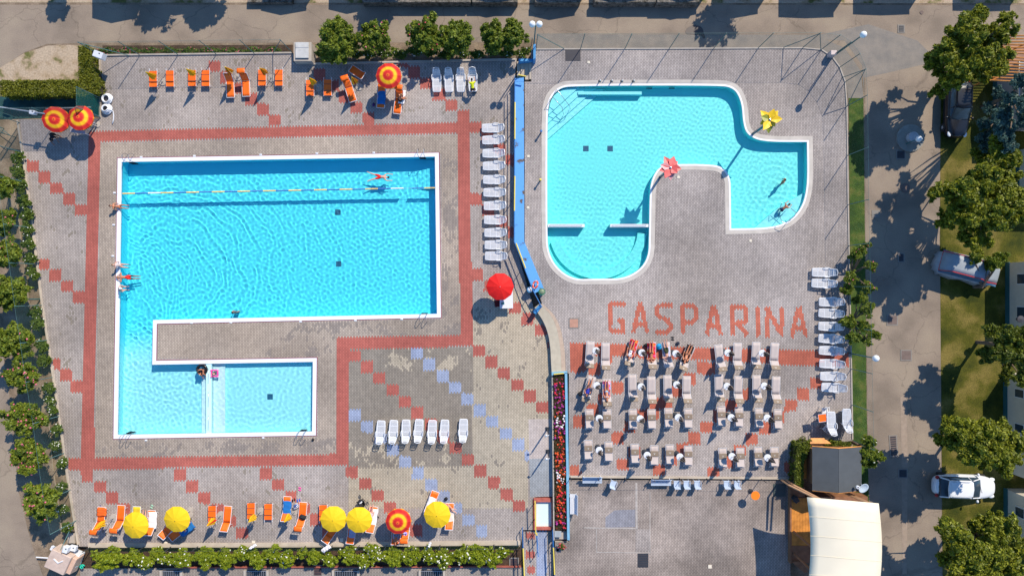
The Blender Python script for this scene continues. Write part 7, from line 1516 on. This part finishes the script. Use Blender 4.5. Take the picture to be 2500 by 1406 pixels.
p = G(1844,1209,PZ+1.05); t = empty("bar_table", "bright orange round table on one leg", "table", (p.x, p.y, PZ)); mb = MB(); mb.lathe([(.34,0),(.35,.02),(.34,.04),(.01,.04)], 28, (0,0,1.05)); mb.build("tabletop", mat("orange_laminate",(.95,.22,.01),.5,var=.02), t); mb = MB(); mb.tube([(0,0,0),(0,0,1.05)], .03, 8); mb.build("leg", M_DKM, t); mb = MB(); mb.lathe([(.2,0),(.2,.03),(.03,.05)], 18); mb.build("foot", M_DKM, t)
# hoses, toys, bins
for k, (x, y, lab) in enumerate(((264,243,"upper white hose coil beside the left deck kerb"),(263,268,"lower white hose coil with loose end, beside the left deck kerb"))):
    p = G(x, y, LD); mb = MB(); pts = []
    for i in range(110 if k == 0 else 150): a = i*.42; r = .40-.0011*i+(.03*math.sin(i*.21)); pts.append((r*math.cos(a), r*math.sin(a), .05+i*.0024+.03*math.sin(i*.13)))
    if k: pts += [(.45,-.1,.08),(.52,-.45,.06),(.5,-.8,.05),(.42,-1.15,.05)]
    mb.tube(pts, .045, 6); tag(mb.build("hose_coil", M_WPL, loc=tuple(p), smooth=True), lab, "hose")
def drum(name, lab, px, py, z, r, h, m, cat, lidm=None):
    p = G(px, py, z+h); t = empty(name, lab, cat, (p.x, p.y, z)); mb = MB(); mb.lathe([(r*.8,0),(r,h),(r*.93,h),(r*.75,.05)], 22); mb.build("shell", m, t, smooth=40)
    mb = MB(); mb.lathe([(r*.9,0),(r*.8,.04),(r*.3,.09),(.01,.1)], 22, (0,0,h-.06)); mb.build("lid", lidm or m, t, smooth=True); return t
drum("bin","blue round bin with white lid left of the blue rail end",1294,707,LD,.24,.75,mat("bin_blue",(.02,.30,.62),.4),"bin",M_WPL); drum("bin","green round bin right of the blue rail end",1323,712,RD,.27,.8,mat("bin_green",(.0,.32,.22),.4),"bin",mat("bin_lid_olive",(.18,.24,.14),.5))
def buoy(): 
    p = G(1307,695,RD+.5); t = empty("lifebuoy", "orange lifebuoy hanging on the blue rail", "lifebuoy", (p.x, p.y, RD+.45), R(-20)); mb = MB(); mb.tube([(.17*math.cos(a),.29*math.sin(a),.1*math.cos(a)) for a in [k*math.pi/12 for k in range(24)]], .065, 8, closed=True); mb.build("ring", mat("buoy_orange",(.85,.09,.01),.4), t, smooth=True); 
    for a in (0.2,1.77,3.34,4.9): mb = MB(); mb.ball((.17*math.cos(a),.29*math.sin(a),.1*math.cos(a)), .075, 8); mb.build("white_band", M_WPL, t)
buoy()
def shoes(lab, px, py, z, rz_, m):
    p = G(px, py, z); t = empty("sandals", lab, "sandals", tuple(p), R(rz_))
    for s in (-1, 1):
        mb = MB(); mb.ball((s*.09,.02*s,.03), (.055,.14,.03), 10); mb.build("sandal", m, t, smooth=True)
shoes("dark sandals at the head end above the man in olive shorts",1642,826,RD,80,BLK); shoes("dark sandals behind the white towel lounger, bottom row",921,1263,LD,40,BLK); shoes("dark blue sandals beside the towel lounger under the first yellow umbrella",354,1249,LD,10,cm("navy_rubber",(.03,.03,.12))); shoes("green slippers above the white towel lounger",371,1236,LD,60,cm("green_rubber",(.3,.55,.4)))
shoes("small striped sandals above the orange hooded towel",244,1236,LD,20,cm("grey_violet_rubber",(.15,.12,.2))); shoes("pink slippers above the blue towel lounger",732,1193,LD,75,cm("pink_rubber",(.85,.06,.35))); shoes("blue and pink slippers beside the white bag",729,1221,LD,0,cm("blue_rubber",(.03,.08,.55))); shoes("dark slippers left of the blue ones near the white bag",717,1220,LD,10,BLK)
def bag(lab, px, py, z, dim, m, rz_=0, name="bag"):
    p = G(px, py, z+dim[2]/2); t = empty(name, lab, "bag", (p.x, p.y, z), R(rz_)); mb = MB(); mb.ball((0,0,dim[2]/2), (dim[0]/2,dim[1]/2,dim[2]/2), 12, 0, 7); mb.box((0,0,dim[2]*.35), (dim[0]*.8,dim[1]*.75,dim[2]*.6)); mb.build("sack", m, t, bevel=.03, smooth=50); mb = MB(); mb.tube([(-dim[0]*.3,0,dim[2]*.8),(-dim[0]*.2,.06,dim[2]*1.3),(dim[0]*.2,.06,dim[2]*1.3),(dim[0]*.3,0,dim[2]*.8)], .015); mb.build("strap", M_DKM, t); return t
bag("white patterned bag beside the black bag lounger",722,1236,LD,(.55,.4,.35),twoton("white_bag",(.8,.8,.8),(.5,.5,.55),(.05,.1,.3),9),40); bag("black bag on the orange lounger with sunshade",739,1262,LD+.4,(.6,.42,.3),BLK,-20); bag("dark bag with stones beside the small olive bin at the wall end",1655,838,RD,(.28,.3,.2),cm("navy_bag",(.01,.02,.05)),30)
bag("bright blue bag standing between two sunbathers",1609,846,RD,(.48,.52,.4),cm("bright_blue",(.01,.32,.62)),20); bag("black bag behind the slanting lounger with the blue swimsuit person",1417,961,RD,(.4,.35,.4),BLK,30); bag("black bag in the shade left of the sunbathers",1577,842,RD,(.35,.25,.3),BLK,30); bag("dark bag by the white loungers in oleander shade",1160,222,LD,(.3,.35,.35),BLK,10)
bag("small black bag below the shallow bay ladder",764,1073,LD,(.22,.22,.16),BLK); bag("black bag above the rightmost yellow umbrella",1089,1217,LD,(.3,.28,.25),BLK,20); bag("purple bag in the shade of the upper ringed umbrella",912,256,LD,(.22,.34,.2),cm("dark_violet",(.06,.01,.12)),-10); bag("colourful beach ball bag on the lounger under the lower ringed umbrella",989,1303,LD+.5,(.38,.36,.2),twoton("blue_white",(.1,.12,.6),(.8,.8,.85),(.3,.3,.7),12),0)
def stroller():
    p = G(887,1222,LD); t = empty("stroller", "black pushchair with three wheels standing on the paving above the umbrellas", "stroller", tuple(p), R(30))
    mb = MB(); mb.lathe([(.16,0),(.27,.25),(.26,.35),(.22,.33),(.14,.1)], 16, (0,0,.35), sy=1.3); mb.build("seat", BLK, t, smooth=True); mb = MB(); rows = [[(.27*math.cos(a), .32+.02*b-.25*math.sin(b*.5), .68+.24*math.sin(a)) for a in [k*math.pi/8 for k in range(9)]] for b in (0,.6,1.2)]; mb.sheet(rows); mb.build("hood", BLK, t, solid=.01)
    mb = MB(); mb.tube([(-.25,.1,.5),(-.26,-.5,.95),(.26,-.5,.95),(.25,.1,.5)], .02); mb.tube([(-.24,-.3,.12),(-.22,.3,.5)], .02); mb.tube([(.24,-.3,.12),(.22,.3,.5)], .02); mb.tube([(0,.5,.1),(0,.2,.4)], .02); mb.build("frame", M_DKM, t)
    for x, y in ((-.28,-.3),(.28,-.3),(0,.5)): mb = MB(); mb.tube([(x,y+.1*math.cos(a),.12+.1*math.sin(a)) for a in [k*math.pi/6 for k in range(12)]], .025, 6, closed=True); mb.build("wheel", M_DKM, t)
    mb = MB(); mb.ball((0,.12,.72), (.16,.1,.04), 10); mb.build("cushion", M_WPL, t)
stroller()
def bollard(px, py, lab, m): p = G(px, py, RD+.45); t = empty("bollard", lab, "bollard", (p.x, p.y, RD)); mb = MB(); mb.tube([(0,0,0),(0,0,.62)], .06, 10); mb.build("post", M_DKM, t); mb = MB(); mb.lathe([(.09,0),(.1,.08),(.06,.14),(.01,.15)], 12, (0,0,.6)); mb.build("cap", m, t)
bollard(1321,322,"dark blue bollard left of the curved pool",M_BLUED); bollard(1319,440,"yellow topped bollard left of the curved pool",M_YEL)
def shower(lab, px, py): p = G(px, py, LD+2.2); t = empty("shower", lab, "shower", (p.x, p.y, LD), R(0)); mb = MB(); mb.tube([(0,0,0),(0,0,2.0)], .06, 8); mb.build("column", M_DKM, t); mb = MB(); mb.tube([(0,0,1.95),(0,0,2.2),(-.2,-.05,2.25)], .03); mb.lathe([(.02,.06),(.1,0),(.1,-.02)], 12, (-.22,-.05,2.2)); mb.build("shower_head", M_ALU, t); mb = MB(); mb.box((0,0,.03), (.3,.3,.06)); mb.build("foot", M_DKM, t); mb = MB(); mb.tube([(0,-.06,1.1),(0,-.12,1.1)], .03); mb.build("tap", M_ALU, t)
shower("upper dark outdoor shower beside the flower planter",1340,1062); shower("lower dark outdoor shower beside the flower planter",1341,1119)
p = G(1371,1330,PZ); t = empty("flower_pot", "pot of red and white flowers below the planter's end", "flower pot", (p.x, p.y, PZ)); mb = MB(); mb.lathe([(.14,0),(.2,.3),(.17,.3),(.02,.26)], 16); mb.build("pot", mat("terracotta_pot",(.4,.15,.08),.8), t); rr = random.Random(2); mb = MB(); [mb.ball((rr.gauss(0,.13),rr.gauss(0,.13),.38+rr.uniform(-.05,.1)),(.05,.05,.03),6,0,4) for _ in range(30)]; o = mb.build("blossoms", FLW['red'], t); o['kind'] = 'stuff'; leafobj("leaves", [(0,0,.33,.24,.24,.15)], 500, .06, L_ROSE, t, rr)
p = G(1360,1332,0); mb = MB(); mb.lathe([(.2,0),(.3,.2),(.26,.42),(.1,.5),(.01,.5)], 14, sx=1.2); tag(mb.build("rubbish_sack", mat("grey_sack",(.16,.19,.24),.35,var=.3,scale=8), loc=(p.x,p.y,.3), smooth=True), "grey plastic sack beside the pot of flowers", "sack")
table("low grey metal stand inside the planter's lower end", 1362, 1303, .5, .55, .5, 0, mat("grey_top",(.35,.38,.40),.5), "stand", .5)
table("grey rectangular table behind the right ringed umbrella", 190, 317, LD, 1.2, .55, -8, mat("lilac_grey",(.42,.40,.45),.6), ht=.7)
bag("black cool bag on the table between the ringed umbrellas",155,314,LD+.7,(.45,.38,.3),BLK,30)
pipe("clothes_rail", "thin white rails between hedge fence and ringed umbrellas", "rail", [(112,266,0),(112,266,1.0),(222,262,1.0),(222,266,0)], LD-.3, M_ALU, .03)
# junk corner at the lower left
def trailer():
    p = G(140,1372,1.6); t = empty("covered_trailer", "beige covered utility trailer at the lower left corner", "trailer", (p.x, p.y, 0), R(-25)); mb = MB(); mb.box((0,0,1.05), (1.75,1.6,1.1), taper=.04); mb.build("box", mat("beige_tarp",(.55,.42,.35),.6,var=.1), t, bevel=.05)
    mb = MB(); mb.box((.95,0,.9), (.5,1.5,.9), taper=.1); mb.build("side_flap", mat("peach_tarp",(.60,.40,.30),.6,var=.1), t, bevel=.06); mb = MB(); mb.tube([(-.35,.15,1.63),(.1,0,1.64),(.35,.3,1.63)], .05, 6); mb.build("folded_strap", M_WPL, t)
    for s in (-1, 1): mb = MB(); mb.lathe([(.1,-.08),(.28,-.08),(.3,0),(.28,.08),(.1,.08)], 16); w_ = mb.build("wheel", mat("tyre",(.02,.02,.02),.8), t); w_.rotation_euler = (math.pi/2,0,0); w_.location = (0,s*.85,.3)
    mb = MB(); mb.tube([(-.8,-.6,.4),(-2.3,-1.2,.35)], .05); mb.build("drawbar", M_WPL, t)
trailer()
whitebox(178,1367,1.0,(.75,1.1,.7),"white rounded tub beside the beige trailer",-.35,"storage_tub"); whitebox(158,1342,1.7,(.42,.5,.4),"grey white box on top of the beige trailer pile",-.3); whitebox(135,1343,1.3,(.9,.35,.2),"white panel piece leaning on the beige trailer",-.5,"panel"); whitebox(176,1339,1.3,(.55,.4,.3),"cream open crate behind the beige trailer",-.2,"crate")
p = G(196,1352,0); mb = MB(); mb.tube([(.22*math.cos(a),.22*math.sin(a),.2) for a in [k*math.pi/10 for k in range(20)]], .09, 8, closed=True); tag(mb.build("old_tyre", mat("tyre",(.02,.02,.02),.8), loc=tuple(p), smooth=True), "old black tyre lying by the bed's left end", "tyre")
for x, y, lab in ((192,1374,"upper turquoise hose reel near the leftmost bush"),(202,1381,"lower turquoise hose reel near the leftmost bush")):
    p = G(x, y, .3); mb = MB(); mb.tube([(.14*math.cos(a),.12*math.sin(a),.03*a) for a in [k*.5 for k in range(16)]], .045, 6); tag(mb.build("hose_reel", mat("turquoise_plastic",(.0,.55,.38),.4), loc=tuple(p), smooth=True), lab, "hose reel")
p = G(182,1268,0); q = G(148,1342,2.2); mb = MB(); mb.tube([(0,0,0), tuple(q-p)], .03, 6); tag(mb.build("leaning_pole", M_POSTL, loc=tuple(p)), "pale green pole leaning over the beige trailer", "pole")
p = G(177,1312,0); mb = MB(); mb.box((0,0,.08), (.6,.8,.16)); mb.box((0,0,.17), (.5,.7,.03)); tag(mb.build("access_cover", M_CONC, loc=tuple(p)), "square concrete cover outside the deck's lower left corner", "cover")
# swept cracks, driftwood edging of the west bed
for i, (a, b) in enumerate((((30,370),(36,480)),((40,490),(52,600)),((56,620),(70,740)),((118,1020),(130,1150)),((132,1160),(150,1290)))):
    P0, P1_ = G(*a, .05), G(*b, .05); mb = MB(); mb.tube([(0,0,0),((P1_-P0).x*.5+.05,(P1_-P0).y*.5,.02),tuple(P1_-P0)], .045, 6); tag(mb.build("edging_log", mat("pale_log",(.32,.26,.19),.9), loc=tuple(P0)), f"pale edging timber along the west bed, {ORD[i]} from the top", "edging", "edging timbers along the west bed")
